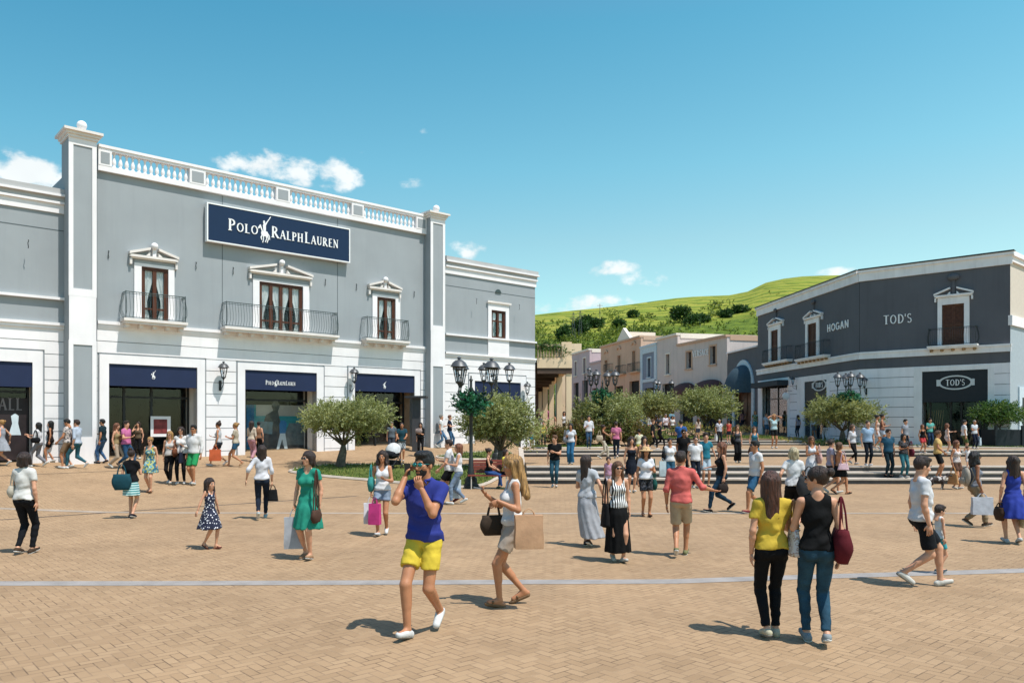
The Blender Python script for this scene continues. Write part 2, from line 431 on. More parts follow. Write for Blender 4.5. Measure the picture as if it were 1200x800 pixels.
class Fr:
    def __init__(s, O, t, n): s.O, s.t, s.n = O, t, n
    def pt(s, u, w, z): return (s.O[0]+u*s.t[0]+w*s.n[0], s.O[1]+u*s.t[1]+w*s.n[1], z)
    def u(s, px, w=0.0):
        k = (px-HX)/F; X0 = s.O[0]+w*s.n[0]; Y0 = s.O[1]+w*s.n[1]
        return (k*Y0-X0)/(s.t[0]-k*s.t[1])
    def Y(s, u, w=0.0): return s.O[1]+u*s.t[1]+w*s.n[1]
    def z(s, px, py, w=0.0): return CAMZ-(py-HY)/F*s.Y(s.u(px, w), w)
    def uz(s, px, py, w=0.0): return s.u(px, w), s.z(px, py, w)
    def mb(s):
        m = MB(s.pt); f0 = m.add
        det = s.t[0]*s.n[1]-s.t[1]*s.n[0]
        if det < 0:
            def add(vs, fs, mi=None): return f0(vs, [tuple(reversed(f)) for f in fs], mi)
            m.add = add
        return m
def wall_cells(mb, u0, u1, w0, w1, z0, z1, opens, mi=None):
    us = sorted(set([u0, u1]+[min(max(o[i], u0), u1) for o in opens for i in (0, 1)])); zs = sorted(set([z0, z1]+[min(max(o[i], z0), z1) for o in opens for i in (2, 3)]))
    for a, b_ in zip(us, us[1:]):
        if b_-a < 1e-4: continue
        run = None
        for c, d in zip(zs, zs[1:]):
            if d-c < 1e-4: continue
            m = ((a+b_)/2, (c+d)/2)
            if any(o[0] < m[0] < o[1] and o[2] < m[1] < o[3] for o in opens):
                if run: mb.box(a, b_, w0, w1, run[0], run[1], mi); run = None
            else: run = [run[0] if run else c, d]
        if run: mb.box(a, b_, w0, w1, run[0], run[1], mi)
def rustic(mb, u0, u1, zb, zt, opens, pitch=.46, gap=.028, w=0.0, th=.04, ztop=None):
    """courses of smooth render with real grooves between"""
    z = zt
    while z > zb:
        z2 = max(z-pitch+gap, zb)
        wall_cells(mb, u0, u1, w-th, w, z2, z, opens); z -= pitch
# ---- serif lettering built stroke by stroke (unit height, list of (x0,y0,x1,y1,thick) bars and arcs)
def glyph(ch, serif=True):
    T_, t_ = (.17, .075) if serif else (.15, .15)
    S = []; 
    def bar(x0, y0, x1, y1, w): S.append(('b', x0, y0, x1, y1, w))
    def arc(cx, cy, rx, ry, a0, a1, wx, wy): S.append(('a', cx, cy, rx, ry, a0, a1, wx, wy))
    def sf(x, y, w=.30):
        if serif: S.append(('b', x-w/2, y, x+w/2, y, .06))
    c = ch
    if c == 'P': bar(.18, 0, .18, 1, T_); arc(.30, .72, .27, .25, -90, 90, T_, t_); bar(.1, .97, .32, .97, t_); bar(.18, .47, .32, .47, t_); sf(.18, .03); sf(.14, .97, .2); wd = .66
    elif c == 'R': bar(.18, 0, .18, 1, T_); arc(.30, .74, .26, .23, -90, 90, T_, t_); bar(.1, .97, .32, .97, t_); bar(.18, .51, .32, .51, t_); bar(.34, .5, .70, .02, T_); sf(.18, .03); sf(.72, .03, .22); wd = .80
    elif c == 'O': arc(.42, .5, .33, .46, 0, 360, T_, t_); wd = .84
    elif c == 'D': bar(.18, 0, .18, 1, T_); arc(.30, .5, .40, .47, -90, 90, T_, t_); bar(.1, .97, .32, .97, t_); bar(.1, .03, .32, .03, t_); wd = .80
    elif c == 'L': bar(.18, 0, .18, 1, T_); bar(.1, .035, .58, .035, .075 if serif else .19); sf(.18, .97); sf(.18, .03); 
    elif c == 'A': bar(.38, .98, .10, 0, t_ if serif else T_); bar(.38, .98, .68, 0, T_); bar(.2, .36, .58, .36, t_); sf(.1, .03, .22); sf(.68, .03, .26); wd = .80
    elif c == 'H': bar(.18, 0, .18, 1, T_); bar(.64, 0, .64, 1, T_); bar(.18, .5, .64, .5, t_); sf(.18, .03, .28); sf(.64, .03, .28); sf(.18, .97, .28); sf(.64, .97, .28); wd = .84
    elif c == 'U': bar(.17, .3, .17, 1, T_); bar(.62, .3, .62, 1, t_ if serif else T_); arc(.395, .3, .225, .27, 180, 360, T_, t_); sf(.17, .97, .28); sf(.62, .97, .24); wd = .78
    elif c == 'E': bar(.18, 0, .18, 1, T_); bar(.1, .965, .56, .965, t_); bar(.18, .51, .48, .51, t_); bar(.1, .035, .6, .035, t_); wd = .66
    elif c == 'N': bar(.15, 0, .15, 1, t_ if serif else T_); bar(.66, 0, .66, 1, t_ if serif else T_); bar(.13, .97, .66, .05, T_); sf(.15, .03, .24); sf(.66, .97, .24); sf(.1, .97, .14); wd = .82
    elif c == 'T': bar(.36, 0, .36, 1, T_); bar(.04, .965, .68, .965, t_); sf(.36, .03, .28); wd = .72
    elif c == 'S': arc(.3, .74, .2, .23, 30, 270, t_*1.4, t_*1.2); arc(.3, .27, .22, .25, -150, 90, t_*1.5, t_*1.2); wd = .58
    elif c == 'G': arc(.42, .5, .33, .46, 45, 330, T_, t_); bar(.72, .08, .72, .45, T_*.8); bar(.5, .45, .8, .45, t_); wd = .86
    elif c == 'V': bar(.08, 1, .38, .02, T_); bar(.68, 1, .38, .02, t_ if serif else T_); sf(.08, .97, .24); sf(.68, .97, .22); wd = .76
    elif c == 'C': arc(.42, .5, .33, .46, 45, 315, T_, t_); wd = .72
    elif c == "'": bar(.08, .72, .08, 1, .1); wd = .2
    else: wd = .4
    if c == 'L': wd = .64
    return S, wd
def letters(mb, text, u0, z0, w, height, width=None, small=None, serif=True, depth=.03, right=1):
    """text along +u; small = scale of the letters after the first of each word"""
    out = []; x = 0; first = True
    for ch in text:
        if ch == ' ': x += .32; first = True; continue
        sc = 1.0 if (first or not small) else small
        S, wd = glyph(ch, serif); out.append((S, x, sc)); x += (wd+.06)*sc; first = False
    k = height; sx = (width/(x*k)) if width else 1.0
    n = 0
    for S, ox, sc in out:
        for s in S:
            n += 1; ww = w+.0006*(n % 9)
            def tr(px_, pz): return (u0+(ox+px_*sc)*k*sx, z0+pz*sc*k)
            if s[0] == 'b':
                _, x0, y0, x1, y1, th = s; d = math.hypot(x1-x0, y1-y0) or 1e-6; nx, ny = -(y1-y0)/d*th/2, (x1-x0)/d*th/2
                q = [tr(x0-nx, y0-ny), tr(x1-nx, y1-ny), tr(x1+nx, y1+ny), tr(x0+nx, y0+ny)]
                mb.prism(q, ww-depth, ww)
            else:
                _, cx, cy, rx, ry, a0, a1, wx, wy = s; m = 18
                inn, ou = [], []
                for i in range(m+1):
                    a = R(a0+(a1-a0)*i/m); c, s_ = math.cos(a), math.sin(a); h = (wx*abs(c)+wy*abs(s_))/2
                    ou.append(tr(cx+(rx+h*.5)*c+0, cy+(ry+h*.5)*s_)); inn.append(tr(cx+(rx-h*1.5+h*.5)*c, cy+(ry-h*1.0)*s_))
                for i in range(m): mb.prism([inn[i], ou[i], ou[i+1], inn[i+1]], ww-depth, ww)
def pony(mb, u, z, w, s, depth=.02):
    """galloping pony with a rider raising a mallet"""
    P_ = [[(-.22,.30),(-.05,.26),(.14,.27),(.24,.32),(.20,.44),(.02,.46),(-.16,.44),(-.24,.40)],
          [(-.18,.40),(-.30,.60),(-.26,.66),(-.12,.46)], [(-.28,.56),(-.42,.50),(-.43,.56),(-.32,.66),(-.25,.68)],
          [(-.18,.32),(-.28,.20),(-.20,.10),(-.16,.12),(-.20,.20),(-.10,.32)], [(-.12,.30),(-.10,.14),(-.16,.02),(-.11,.01),(-.05,.14),(-.04,.30)],
          [(.12,.30),(.22,.18),(.14,.04),(.18,.02),(.28,.18),(.22,.34)], [(.06,.30),(.10,.16),(.02,.06),(.05,.03),(.15,.15),(.14,.30)],
          [(.22,.40),(.34,.30),(.36,.16),(.31,.16),(.29,.28),(.20,.34)],
          [(-.08,.44),(-.12,.66),(-.04,.74),(.08,.68),(.08,.44)], [(-.10,.72),(-.10,.82),(-.02,.85),(.03,.79),(.0,.72)],
          [(-.02,.70),(.12,.80),(.16,.76),(.04,.62)], [(.10,.78),(.36,.99),(.38,.97),(.14,.75)], [(.32,.94),(.42,1.0),(.40,1.03),(.30,.97)],
          [(-.02,.50),(-.10,.34),(-.12,.22),(-.06,.22),(.04,.40)]]
    for i, q in enumerate(P_): mb.prism([(u+x*s*.58, z+y*s) for x, y in q], w-depth, w+.0006*i)
# ---- windows
def french_window(fr, root, u0, u1, z0, z1, leaves=2, w=0.0, curtain=True, transom=.24):
    """timber frame with panes, a curtain behind; u/z limits are those of the timber"""
    f = fr.mb(); ft = .09; g0 = w-.10
    f.box(u0, u0+ft, g0, g0+.08, z0, z1); f.box(u1-ft, u1, g0, g0+.08, z0, z1); f.box(u0+ft, u1-ft, g0, g0+.08, z1-ft*1.3, z1); f.box(u0+ft, u1-ft, g0, g0+.08, z0, z0+ft)
    W_ = (u1-u0-2*ft)/leaves
    for i in range(leaves):
        a = u0+ft+i*W_; b_ = a+W_; s = .055
        if i: f.box(a-.07, a+.07, g0+.002, g0+.085, z0+ft, z1-ft*1.3)
        if leaves == 2 and False: pass
        f.box(a, a+s, g0+.003, g0+.07, z0+ft, z1-ft*1.3); f.box(b_-s, b_, g0+.003, g0+.07, z0+ft, z1-ft*1.3)
        zt = z0+(z1-z0)*transom
        f.box(a+s, b_-s, g0+.004, g0+.065, zt-.035, zt+.035)
    win = f.build('window', WOOD, root)
    p = fr.mb(); p.box(u0+ft, u1-ft, g0+.02, g0+.028, z0+ft, z1-ft*1.3); p.build('pane', GLASS, win)
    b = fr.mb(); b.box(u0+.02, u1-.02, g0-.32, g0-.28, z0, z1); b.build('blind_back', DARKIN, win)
    if curtain:
        c = fr.mb()
        for i in range(leaves):
            a = u0+ft+i*W_; b_ = a+W_; H_ = z1-z0; left = i % 2 == 0
            n = 10; pts = []
            for j in range(n+1):
                t = j/n; zz = z1-.1-t*(H_-.2)
                k = 1.0 if t < .1 else (1-.62*sstep(0, .72, t) if t < .72 else .38+.25*sstep(.72, 1, t))
                pts.append((zz, k))
            for j in range(n):
                za, ka = pts[j]; zb, kb = pts[j+1]; m = 6
                for q in range(m):
                    t0, t1 = q/m, (q+1)/m
                    def X(k, t): return (a+.01+k*(W_-.02)*t) if left else (b_-.01-k*(W_-.02)*t)
                    def Wv(t): return g0-.03+.025*math.sin(t*m*2.4+j*.2)
                    c.add([(X(ka, t0), Wv(t0), za), (X(ka, t1), Wv(t1), za), (X(kb, t1), Wv(t1), zb), (X(kb, t0), Wv(t0), zb)], [(0, 1, 2, 3)])
        c.build('curtain', CURTAIN, win, smooth=True)
    return win
def shutters(fr, root, u0, u1, z0, z1, w=0.0, leaves=2, m=None):
    f = fr.mb(); g0 = w-.08; W_ = (u1-u0)/leaves
    f.box(u0, u1, g0-.03, g0, z0, z1)
    for i in range(leaves):
        a = u0+i*W_; b_ = a+W_; s = .07
        for (x0, x1, y0, y1) in ((a+.01, a+s, z0, z1), (b_-s, b_-.01, z0, z1), (a+s, b_-s, z1-.09, z1), (a+s, b_-s, z0, z0+.1), (a+s, b_-s, (z0+z1)/2-.05, (z0+z1)/2+.05)):
            f.box(x0, x1, g0+.002, g0+.04, y0, y1)
        n = int((z1-z0)/.09)
        for k in range(n):
            zz = z0+.1+(z1-z0-.2)*k/n
            f.add([(a+s, g0+.004, zz+.05), (b_-s, g0+.004, zz+.05), (b_-s, g0+.03, zz), (a+s, g0+.03, zz)], [(0, 1, 2, 3)])
    return f.build('shutters', m or SHUT, root)
def surround(fr, root, u0, u1, z0, z1, ou0, ou1, oz1, m, w=0.0, p=.05, oz0=None, name='window_surround'):
    f = fr.mb(); oz0 = z0 if oz0 is None else oz0
    f.box(ou0, u0, w+.002, w+p, oz0, oz1); f.box(u1, ou1, w+.002, w+p, oz0, oz1); f.box(u0, u1, w+.002, w+p, z1, oz1)
    if oz0 < z0: f.box(u0, u1, w+.002, w+p, oz0, z0)
    return f.build(name, m, root)
def pediment(fr, root, u0, u1, z0, z1, m, w=0.0, ball=True, mball=None, broken=True):
    """cornice with two raking mouldings that stop short of a ball on a little stem"""
    f = fr.mb(); c = (u0+u1)/2; pr = .2; th = .09
    f.box(u0, u1, w+.002, w+pr, z0, z0+th); f.box(u0+.06, u1-.06, w+.002, w+pr*.6, z0-th*.6, z0)
    H_ = z1-z0; g = .15*(u1-u0)/1.7
    for s in (-1, 1):
        a = u0-.03 if s < 0 else u1+.03; e = c+s*g
        q = [(a, z0+th), (e, z0+H_-th), (e, z0+H_), (a, z0+th*2.1)]
        f.prism(q if s < 0 else q[::-1], w+.003, w+pr+.02)
        f.prism([(e, z0+th+.02), (e, z0+th+.16), (e+s*.14, z0+th+.02)][::s], w+.003, w+pr*.8)
    f.box(u0, u0+.08, w+.002, w+pr*.7, z0-.28, z0-th*.6); f.box(u1-.08, u1, w+.002, w+pr*.7, z0-.28, z0-th*.6)
    o = f.build('pediment', m, root)
    if ball:
        b = fr.mb(); r = ball if isinstance(ball, float) else .16
        b.ball((c, w+.16, z0+H_+r*.5), r, 12, 8); b.box(c-.06, c+.06, w+.003, w+.16, z0+th, z0+H_)
        b.build('ball_finial', mball or m, o, smooth='auto')
    return o
def balcony(fr, root, u0, u1, zs, zr, m, w=0.0, pr=.55, iron=None, curve=.1, corb=True, mc=None):
    """stone slab on corbels with a bellied iron railing"""
    root2 = fr.mb(); root2.box(u0, u1, w+.002, w+pr, zs-.10, zs); root2.box(u0+.05, u1-.05, w+.002, w+pr-.06, zs-.19, zs-.10)
    o = root2.build('balcony_slab', m, root)
    if corb:
        n = max(2, int((u1-u0)/.55))
        for i in range(n+1):
            c = fr.mb(); x = u0+.18+(u1-u0-.36)*i/n
            c.prism([(x-.07, zs-.19), (x+.07, zs-.19), (x+.07, zs-.30), (x-.07, zs-.34)], w+.003, w+pr*.62)
            c.build('corbel', mc or m, o)
    r = fr.mb(); ir = iron or IRON; a, b_ = u0+.08, u1-.08; pw = w+pr-.07; H_ = zr-zs
    def belly(t): return curve*math.sin(t*math.pi)*(1-t)*2.0
    for z_, rr in ((zs+.05, .012), (zr, .016), (zr-.07, .010)):
        r.tube([(a, w+.02, z_), (a, pw, z_), (b_, pw, z_), (b_, w+.02, z_)], rr, 4)
    n = int((b_-a)/.115)
    for i in range(n+1):
        x = a+(b_-a)*i/n; r.tube([(x, pw+belly(t), zs+.05+H_*t-.05*t) for t in (0, .25, .5, 1)], .0075, 3)
    for side in (a, b_):
        sg = -1 if side == a else 1
        for k in range(4):
            y = w+.06+(pw-w-.06)*k/4; r.tube([(side+sg*belly(t), y, zs+.05+H_*t-.05*t) for t in (0, .25, .5, 1)], .0075, 3)
    for x in (a, b_):
        r.tube([(x, pw, zs), (x, pw, zr+.03)], .016, 4)
    r.build('railing', ir, o)
    return o
def shopfront(fr, root, u0, u1, zb, zt, blind_h, m_blind, w=0.0, depth=.85, mull=(.5,), transom=None, ou=None, oz=None, frame_m=None, jamb=None, glassw=None, room=3.2):
    """opening with flat band round it, blind box at its head, jambs, glazing and a dark room behind"""
    if ou:
        f = fr.mb(); f.box(ou[0], u0, w-.039, w+.03, zb-.4, oz); f.box(u1, ou[1], w-.039, w+.03, zb-.4, oz); f.box(u0, u1, w-.039, w+.03, zt, oz)
        f.build('door_surround', frame_m or WHITE, root)
    if m_blind:
        b = fr.mb(); b.box(u0+.01, u1-.01, w-.10, w-.03, zt-blind_h, zt-.01); b.box(u0+.01, u1-.01, w-.11, w-.02, zt-blind_h-.05, zt-blind_h); b.build('roller_blind', m_blind, root)
    gl = w-depth if glassw is None else glassw
    j = fr.mb(); j.box(u0-.03, u0, gl-.3, w-.02, zb, zt); j.box(u1, u1+.03, gl-.3, w-.02, zb, zt); j.box(u0, u1, gl-.3, w-.02, zt, zt+.03)
    j.build('door_reveal', jamb or TRIM, root)
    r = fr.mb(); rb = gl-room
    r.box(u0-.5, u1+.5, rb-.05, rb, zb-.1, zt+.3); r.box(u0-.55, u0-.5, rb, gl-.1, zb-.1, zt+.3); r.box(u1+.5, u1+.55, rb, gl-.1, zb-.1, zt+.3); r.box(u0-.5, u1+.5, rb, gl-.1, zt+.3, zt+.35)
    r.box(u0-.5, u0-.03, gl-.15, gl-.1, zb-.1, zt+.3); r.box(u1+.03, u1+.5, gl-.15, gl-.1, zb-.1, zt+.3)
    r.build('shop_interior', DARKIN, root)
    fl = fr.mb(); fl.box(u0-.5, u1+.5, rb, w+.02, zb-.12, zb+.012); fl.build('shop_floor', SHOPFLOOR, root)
    g = fr.mb(); tr = transom or (zt-blind_h-.5)
    us = [u0+.02]+[u0+(u1-u0)*t for t in mull]+[u1-.02]
    for x in us: g.box(x-.045, x+.045, gl, gl+.08, zb, zt-blind_h)
    g.box(u0, u1, gl+.002, gl+.075, tr-.04, tr+.04); g.box(u0, u1, gl+.002, gl+.075, zb, zb+.12)
    fo = g.build('glazing_frame', mat('dark_frame', (.03, .03, .032), .4, metal=.5, var=0), root)
    p = fr.mb(); p.box(u0, u1, gl+.03, gl+.038, zb, zt-blind_h); p.build('glass', GLASS, fo)
def stays(fr, root, pts, m=IRON):
    f = fr.mb()
    for (u, z) in pts: f.tube([(u, .003, z-.14), (u, .05, z-.10), (u-.02, .06, z+.02), (u+.01, .05, z+.13), (u, .003, z+.15)], .013, 4)
    f.build('wall_bracket', m, root)
def wall_lamp(fr, px, py, label, s=1.0, w=0.0, col=None, group='wall lanterns on the shop fronts'):
    """iron bracket carrying a lantern; px,py is the lantern's middle"""
    pr = .45*s; u, z = fr.uz(px, py, w+pr)
    base = fr.pt(u, w, z-.35*s); root = empty('wall_lamp', base); tag(root, label, 'wall lamp', group)
    b = fr.mb(); b.box(u-.06*s, u+.06*s, w+.003, w+.03, z-.95*s, z-.45*s)
    b.tube([(u, w+.03, z-.75*s), (u, w+.2*s, z-.86*s), (u, w+pr, z-.66*s), (u, w+pr, z-.40*s)], .018*s, 5)
    b.tube([(u, w+.03, z-.55*s), (u, w+.15*s, z-.5*s), (u, w+.2*s, z-.62*s), (u, w+.1*s, z-.68*s)], .012*s, 4)
    b.build('bracket', col or IRON, root)
    c = fr.pt(u, w+pr, z)
    lantern(root, c, s)
    return root
LANTGL = mat('lantern_glass', (.62, .64, .62), .25, var=0, spec=.5)
CAPM = mat('lantern_cap', (.10, .105, .11), .45, metal=.4, var=.1)
def lantern(root, c, s=1.0):
    """six sided tapering lantern, cap above; c = its middle"""
    cx, cy, cz = c
    g = MB(); g.lathe([(.10*s, -.28*s), (.185*s, .14*s)], c, 6); gl = g.build('lantern_glazing', GLASS, root)
    f = MB()
    for k in range(6):
        a = math.pi*2*k/6; f.tube([(cx+.10*s*math.cos(a), cy+.10*s*math.sin(a), cz-.30*s), (cx+.19*s*math.cos(a), cy+.19*s*math.sin(a), cz+.15*s)], .014*s, 4)
    f.lathe([(.03*s, -.44*s), (.05*s, -.38*s), (.12*s, -.32*s), (.115*s, -.29*s)], c, 8); f.lathe([(.2*s, .13*s), (.215*s, .15*s), (.2*s, .17*s)], c, 8)
    f.ball((cx, cy, cz-.1*s), .04*s, 6, 5)
    f.build('lantern_frame', IRON, root)
    k = MB(); k.lathe([(.28*s, .16*s), (.265*s, .18*s), (.205*s, .29*s), (.12*s, .36*s), (.045*s, .38*s), (.04*s, .41*s), (.08*s, .43*s), (.05*s, .46*s), (.001, .48*s)], c, 12)
    k.build('lantern_cap', CAPM, root, smooth='auto')

# ---------------------------------------------------------------- the big grey store on the left
L0 = Fr(P1, T1, N1)
def gz(fr, u, w=.5):
    p = fr.pt(u, w, 0); return ground(p[0], p[1])
main = empty('store_building', L0.pt(7.3, 0, .7)); tag(main, 'blue grey two storey store with white ground floor, balustraded roof and navy shop sign', 'building')
uR = L0.u(498); ZB = .45; ZBAND = 5.95; ZPB = 11.46; ZPT = 12.38
doors = []
for (a, b_, oa, ob, yt, xt, yo) in ((127.5, 231, 116.3, 240, 425.8, 127.5, 414.6), (287, 371, 278.3, 379, 433, 287, 424.5), (415.5, 485.6, 408, 492, 437, 415.5, 430)):
    doors.append((L0.u(a), L0.u(b_), L0.u(oa), L0.u(ob), L0.z(xt, yt), L0.z(oa, yo)))
wins = [(165.5, 197, 157, 204, 312, 377.5, 307.5), (303.5, 354.7, 296, 362, 329.5, 391, 326), (441.5, 463, 436, 468.5, 347.5, 400.5, 344)]
wo = []
for (a, b_, oa, ob, yt, yb, yo) in wins:
    wo.append((L0.u(a), L0.u(b_), L0.u(oa), L0.u(ob), L0.z((a+b_)/2, yb+.0), L0.z(a, yt), L0.z(oa, yo)))
opens = [(d[0], d[1], 0, d[4]) for d in doors]+[(w_[0], w_[1], w_[4], w_[5]) for w_ in wo]
m_ = L0.mb(); wall_cells(m_, 0, uR, -.40, -.04, 0, ZPB, opens); wall_cells(m_, 0, uR, -.04, 0, ZBAND, ZPB, opens)
m_.box(0, uR, -9, -8.7, 0, ZPB); m_.box(-.9, -.01, -9, -.1, 0, ZPB-.2); m_.box(uR+.01, uR+.6, -9, -.1, 0, ZPB-.2); m_.box(0, uR, -8.7, -.45, ZPB-.4, ZPB-.2)
m_.build('upper_wall', GREY, main)
m_ = L0.mb(); rustic(m_, 0, uR, 0, 5.66, [(d[2]-.06, d[3]+.06, 0, d[5]+.06) for d in doors]+opens[3:]); m_.box(0, uR, -.04, .012, 5.66+.0, 5.67)
for uj in (L0.u(235)-.0,): pass
m_.build('rusticated_wall', WHITE, main)
m_ = L0.mb(); m_.box(0, uR, .002, .10, 5.83, 5.95); m_.box(0, uR, .002, .06, 5.74, 5.83); m_.box(0, uR, .002, .03, 5.67, 5.74); m_.build('string_course', WHITE, main)
# expansion joints in the upper wall
m_ = L0.mb()
for px in (260.5, 395.5):
    u = L0.u(px); m_.box(u-.012, u+.012, .001, .006, 5.96, 11.4)
m_.build('wall_joint', mat('joint_grey', (.10, .12, .13), .9, var=0), main)
stays(L0, main, [L0.uz(127, 298.5), L0.uz(229.5, 311.5), L0.uz(273, 317.5), L0.uz(381, 331), L0.uz(417.5, 336.5), L0.uz(485, 345)])
# roof balustrade
bal = L0.mb(); bal.box(0, uR, -.14, .14, ZPB-.03, ZPB+.17); bal.box(0, uR, -.17, .17, ZPT-.10, ZPT); bal.box(0, uR, -.13, .13, ZPT-.19, ZPT-.10)
bo = bal.build('balustrade', WHITE, main)
ped = [(L0.u(114), L0.u(130)), (L0.u(221), L0.u(239.5)), (L0.u(322), L0.u(338)), (L0.u(410.5), L0.u(424.5)), (L0.u(486), uR)]
for a, b_ in ped:
    q = L0.mb(); q.box(a, b_, -.15, .15, ZPB+.17, ZPT-.19); po = q.build('pedestal', WHITE, bo)
    q = L0.mb(); q.box(a+.08, b_-.08, .152, .158, ZPB+.24, ZPT-.26); q.build('pedestal_panel', GREY, po)
prof = [(.07, 0), (.07, .05), (.045, .06), (.05, .10), (.075, .17), (.068, .25), (.04, .36), (.034, .46), (.055, .49), (.055, .52), (.07, .52), (.07, .56)]
bm0 = MB(); bm0.lathe(prof, (0, 0, 0), 10)
proto = None
for (a, b_), (c, d) in zip(ped, ped[1:]):
    n = int(round((c-b_)/.225))
    for i in range(n):
        u = b_+(c-b_)*(i+.5)/n; p = L0.pt(u, 0, ZPB+.17)
        rl = main.location
        if proto is None:
            me = bpy.data.meshes.new('baluster'); me.from_pydata(bm0.v, [], bm0.f); me.materials.append(WHITE); me.polygons.foreach_set('use_smooth', [True]*len(me.polygons))
            proto = bpy.data.objects.new('baluster', me); o_ = proto
        else: o_ = proto.copy()
        COL.objects.link(o_); o_.parent = bo; o_.location = (p[0]-rl[0], p[1]-rl[1], p[2]-rl[2])
# pilasters
def pilaster(root, px0, px1, w, ztop_px, zpan, name='pilaster', back=-.5, fr=L0):
    u0, u1 = fr.u(px0, w), fr.u(px1, w); zt = fr.z(px0, ztop_px, w)
    m_ = fr.mb(); m_.box(u0, u1, back, w-.03, 0, zt); pl = m_.build(name, GREY, root)
    m_ = fr.mb(); e = .17*(u1-u0)/1.1
    z0, z1 = 5.3, 6.75
    for (za, zb) in ((1.0, 5.0), (6.95, zt-.15)):
        m_.box(u0-.012, u0+e, w-.032, w, za, zb); m_.box(u1-e, u1+.012, w-.032, w, za, zb)
    m_.box(u0-.012, u1+.012, w-.033, w+.001, 0, 1.7); m_.box(u0-.012, u1+.012, w-.033, w+.001, 4.98, 5.14); m_.box(u0-.012, u1+.012, w-.033, w+.001, zpan, 6.97)
    m_.box(u0+e*.0, u1, w-.034, w-.002, 5.14, zpan); m_.box(u0-.012, u1+.012, w-.033, w+.001, zt-.25, zt)
    m_.build('pilaster_trim', WHITE, pl)
    c = fr.mb(); c.box(u0-.05, u1+.05, back-.05, w+.05, zt, zt+.10); c.box(u0-.10, u1+.10, back-.10, w+.10, zt+.10, zt+.20); c.box(u0-.19, u1+.19, back-.19, w+.19, zt+.20, zt+.29)
    co = c.build('pilaster_cap', TRIM, pl)
    c = fr.mb(); c.lathe([(.05, 0), (.08, .02), (.05, .05), (.05, .12)], ((u0+u1)/2, w-.15, zt+.29), 8); c.ball(((u0+u1)/2, w-.15, zt+.52), .17, 14, 9); c.build('ball_finial', WHITE, co, smooth=True)
pilaster(main, 81, 113, .5, 159.5, 6.7, back=-.6)
pilaster(main, 505, 521.5, .5, 254.5, 6.7, back=-.6)
# doors, windows, balconies
for i, d in enumerate(doors):
    zb = [.72, .88, .98][i]
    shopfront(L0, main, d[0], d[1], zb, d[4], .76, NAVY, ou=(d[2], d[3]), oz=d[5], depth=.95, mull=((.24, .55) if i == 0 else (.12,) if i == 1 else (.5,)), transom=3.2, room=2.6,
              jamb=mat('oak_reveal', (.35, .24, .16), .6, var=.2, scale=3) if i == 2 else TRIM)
for i, (a, b_, oa, ob, zb, zt, zo) in enumerate(wo):
    french_window(L0, main, a, b_, zb, zt, leaves=4 if i == 1 else 2)
    surround(L0, main, a, b_, zb, zt, oa, ob, zo, WHITE)
    pa, pb = [(153, 209), (293.5, 366.5), (433.5, 471)][i]
    pu0, pu1 = L0.u(pa, .2), L0.u(pb, .2); z0 = L0.z((157, 296, 436)[i], (301.5, 319, 338.5)[i])
    m_ = L0.mb(); m_.box(oa, ob, .003, .045, zo, z0-.07); m_.build('frieze', GREY, main)
    pediment(L0, main, pu0, pu1, z0, z0+.42*(1.12 if i == 1 else 1), TRIM, mball=WHITE, ball=(.135, .13, .13)[i])
for (x0, x1, zoff, rx) in ((145.5, 220.5, 0, 149), (264, 398, 0, 266), (429.5, 481, 0, 431)):
    u0, u1 = L0.u(x0, .55), L0.u(x1, .55)
    balcony(L0, main, u0, u1, 6.08, 6.08+.98, TRIM, iron=IRONG)
# small poster frame inside the first door, large beach poster in the second
def flat(fr, px0, px1, py0, py1, w, m, th=.02):
    u0, u1 = fr.u(px0, w), fr.u(px1, w); zt = fr.z(px0, py0, w); zb = fr.z(px0, py1, w); b = fr.mb(); b.box(u0, u1, w-th, w, zb, zt); return b
pr_ = empty('framed_poster', L0.pt(L0.u(187, -.8), -.8, 1.3)); tag(pr_, 'white framed red portrait poster standing behind the doorway glass', 'poster')
flat(L0, 176.5, 200, 487.5, 511.5, -.80, None).build('poster_frame', WHITE, pr_)
flat(L0, 180, 196, 491, 508, -.795, None, .012).build('poster_print', mat('poster_red', (.22, .04, .04), .5, var=.8, scale=4), pr_)
bp_ = empty('beach_poster', L0.pt(L0.u(333, -1.2), -1.2, .95)); tag(bp_, 'large beach and car poster filling the second shop window', 'poster')
W_ = -1.2
flat(L0, 298, 371, 474, 526, W_, None).build('poster_sea', mat('poster_teal', (.02, .25, .28), .5, var=.5, scale=1.2, stretch=(.15, .15, 2.5)), bp_)
flat(L0, 288, 298, 474, 526, W_, None).build('poster_blue', mat('poster_blue', (.01, .14, .30), .5, var=.3), bp_)
flat(L0, 300, 371, 474, 487, W_+.004, None, .004).build('poster_sky', mat('poster_sand', (.40, .36, .32), .5, var=.2, scale=1), bp_)
flat(L0, 298, 371, 512, 526, W_+.006, None, .004).build('poster_ground', mat('poster_dark', (.04, .045, .05), .5, var=.5, scale=2), bp_)
def cutout(fr, w, pts, m, name, par, th=.004):
    """printed silhouette on a poster, given in metres round (u,z)"""
    b = fr.mb(); b.prism(pts, w-th, w); b.build(name, m, par)
def sil(fr, w, px, py, sc, poly):
    u, z = fr.uz(px, py, w); return [(u+x*sc, z+y*sc) for x, y in poly]
cutout(L0, W_+.012, sil(L0, W_, 352, 521, 1.0, [(-.9, 0), (.95, 0), (.95, .45), (.7, .62), (.25, .66), (.0, .98), (-.55, .98), (-.7, .6), (-.9, .5)]), mat('poster_car', (.12, .16, .17), .4, var=.3), 'printed_car', bp_)
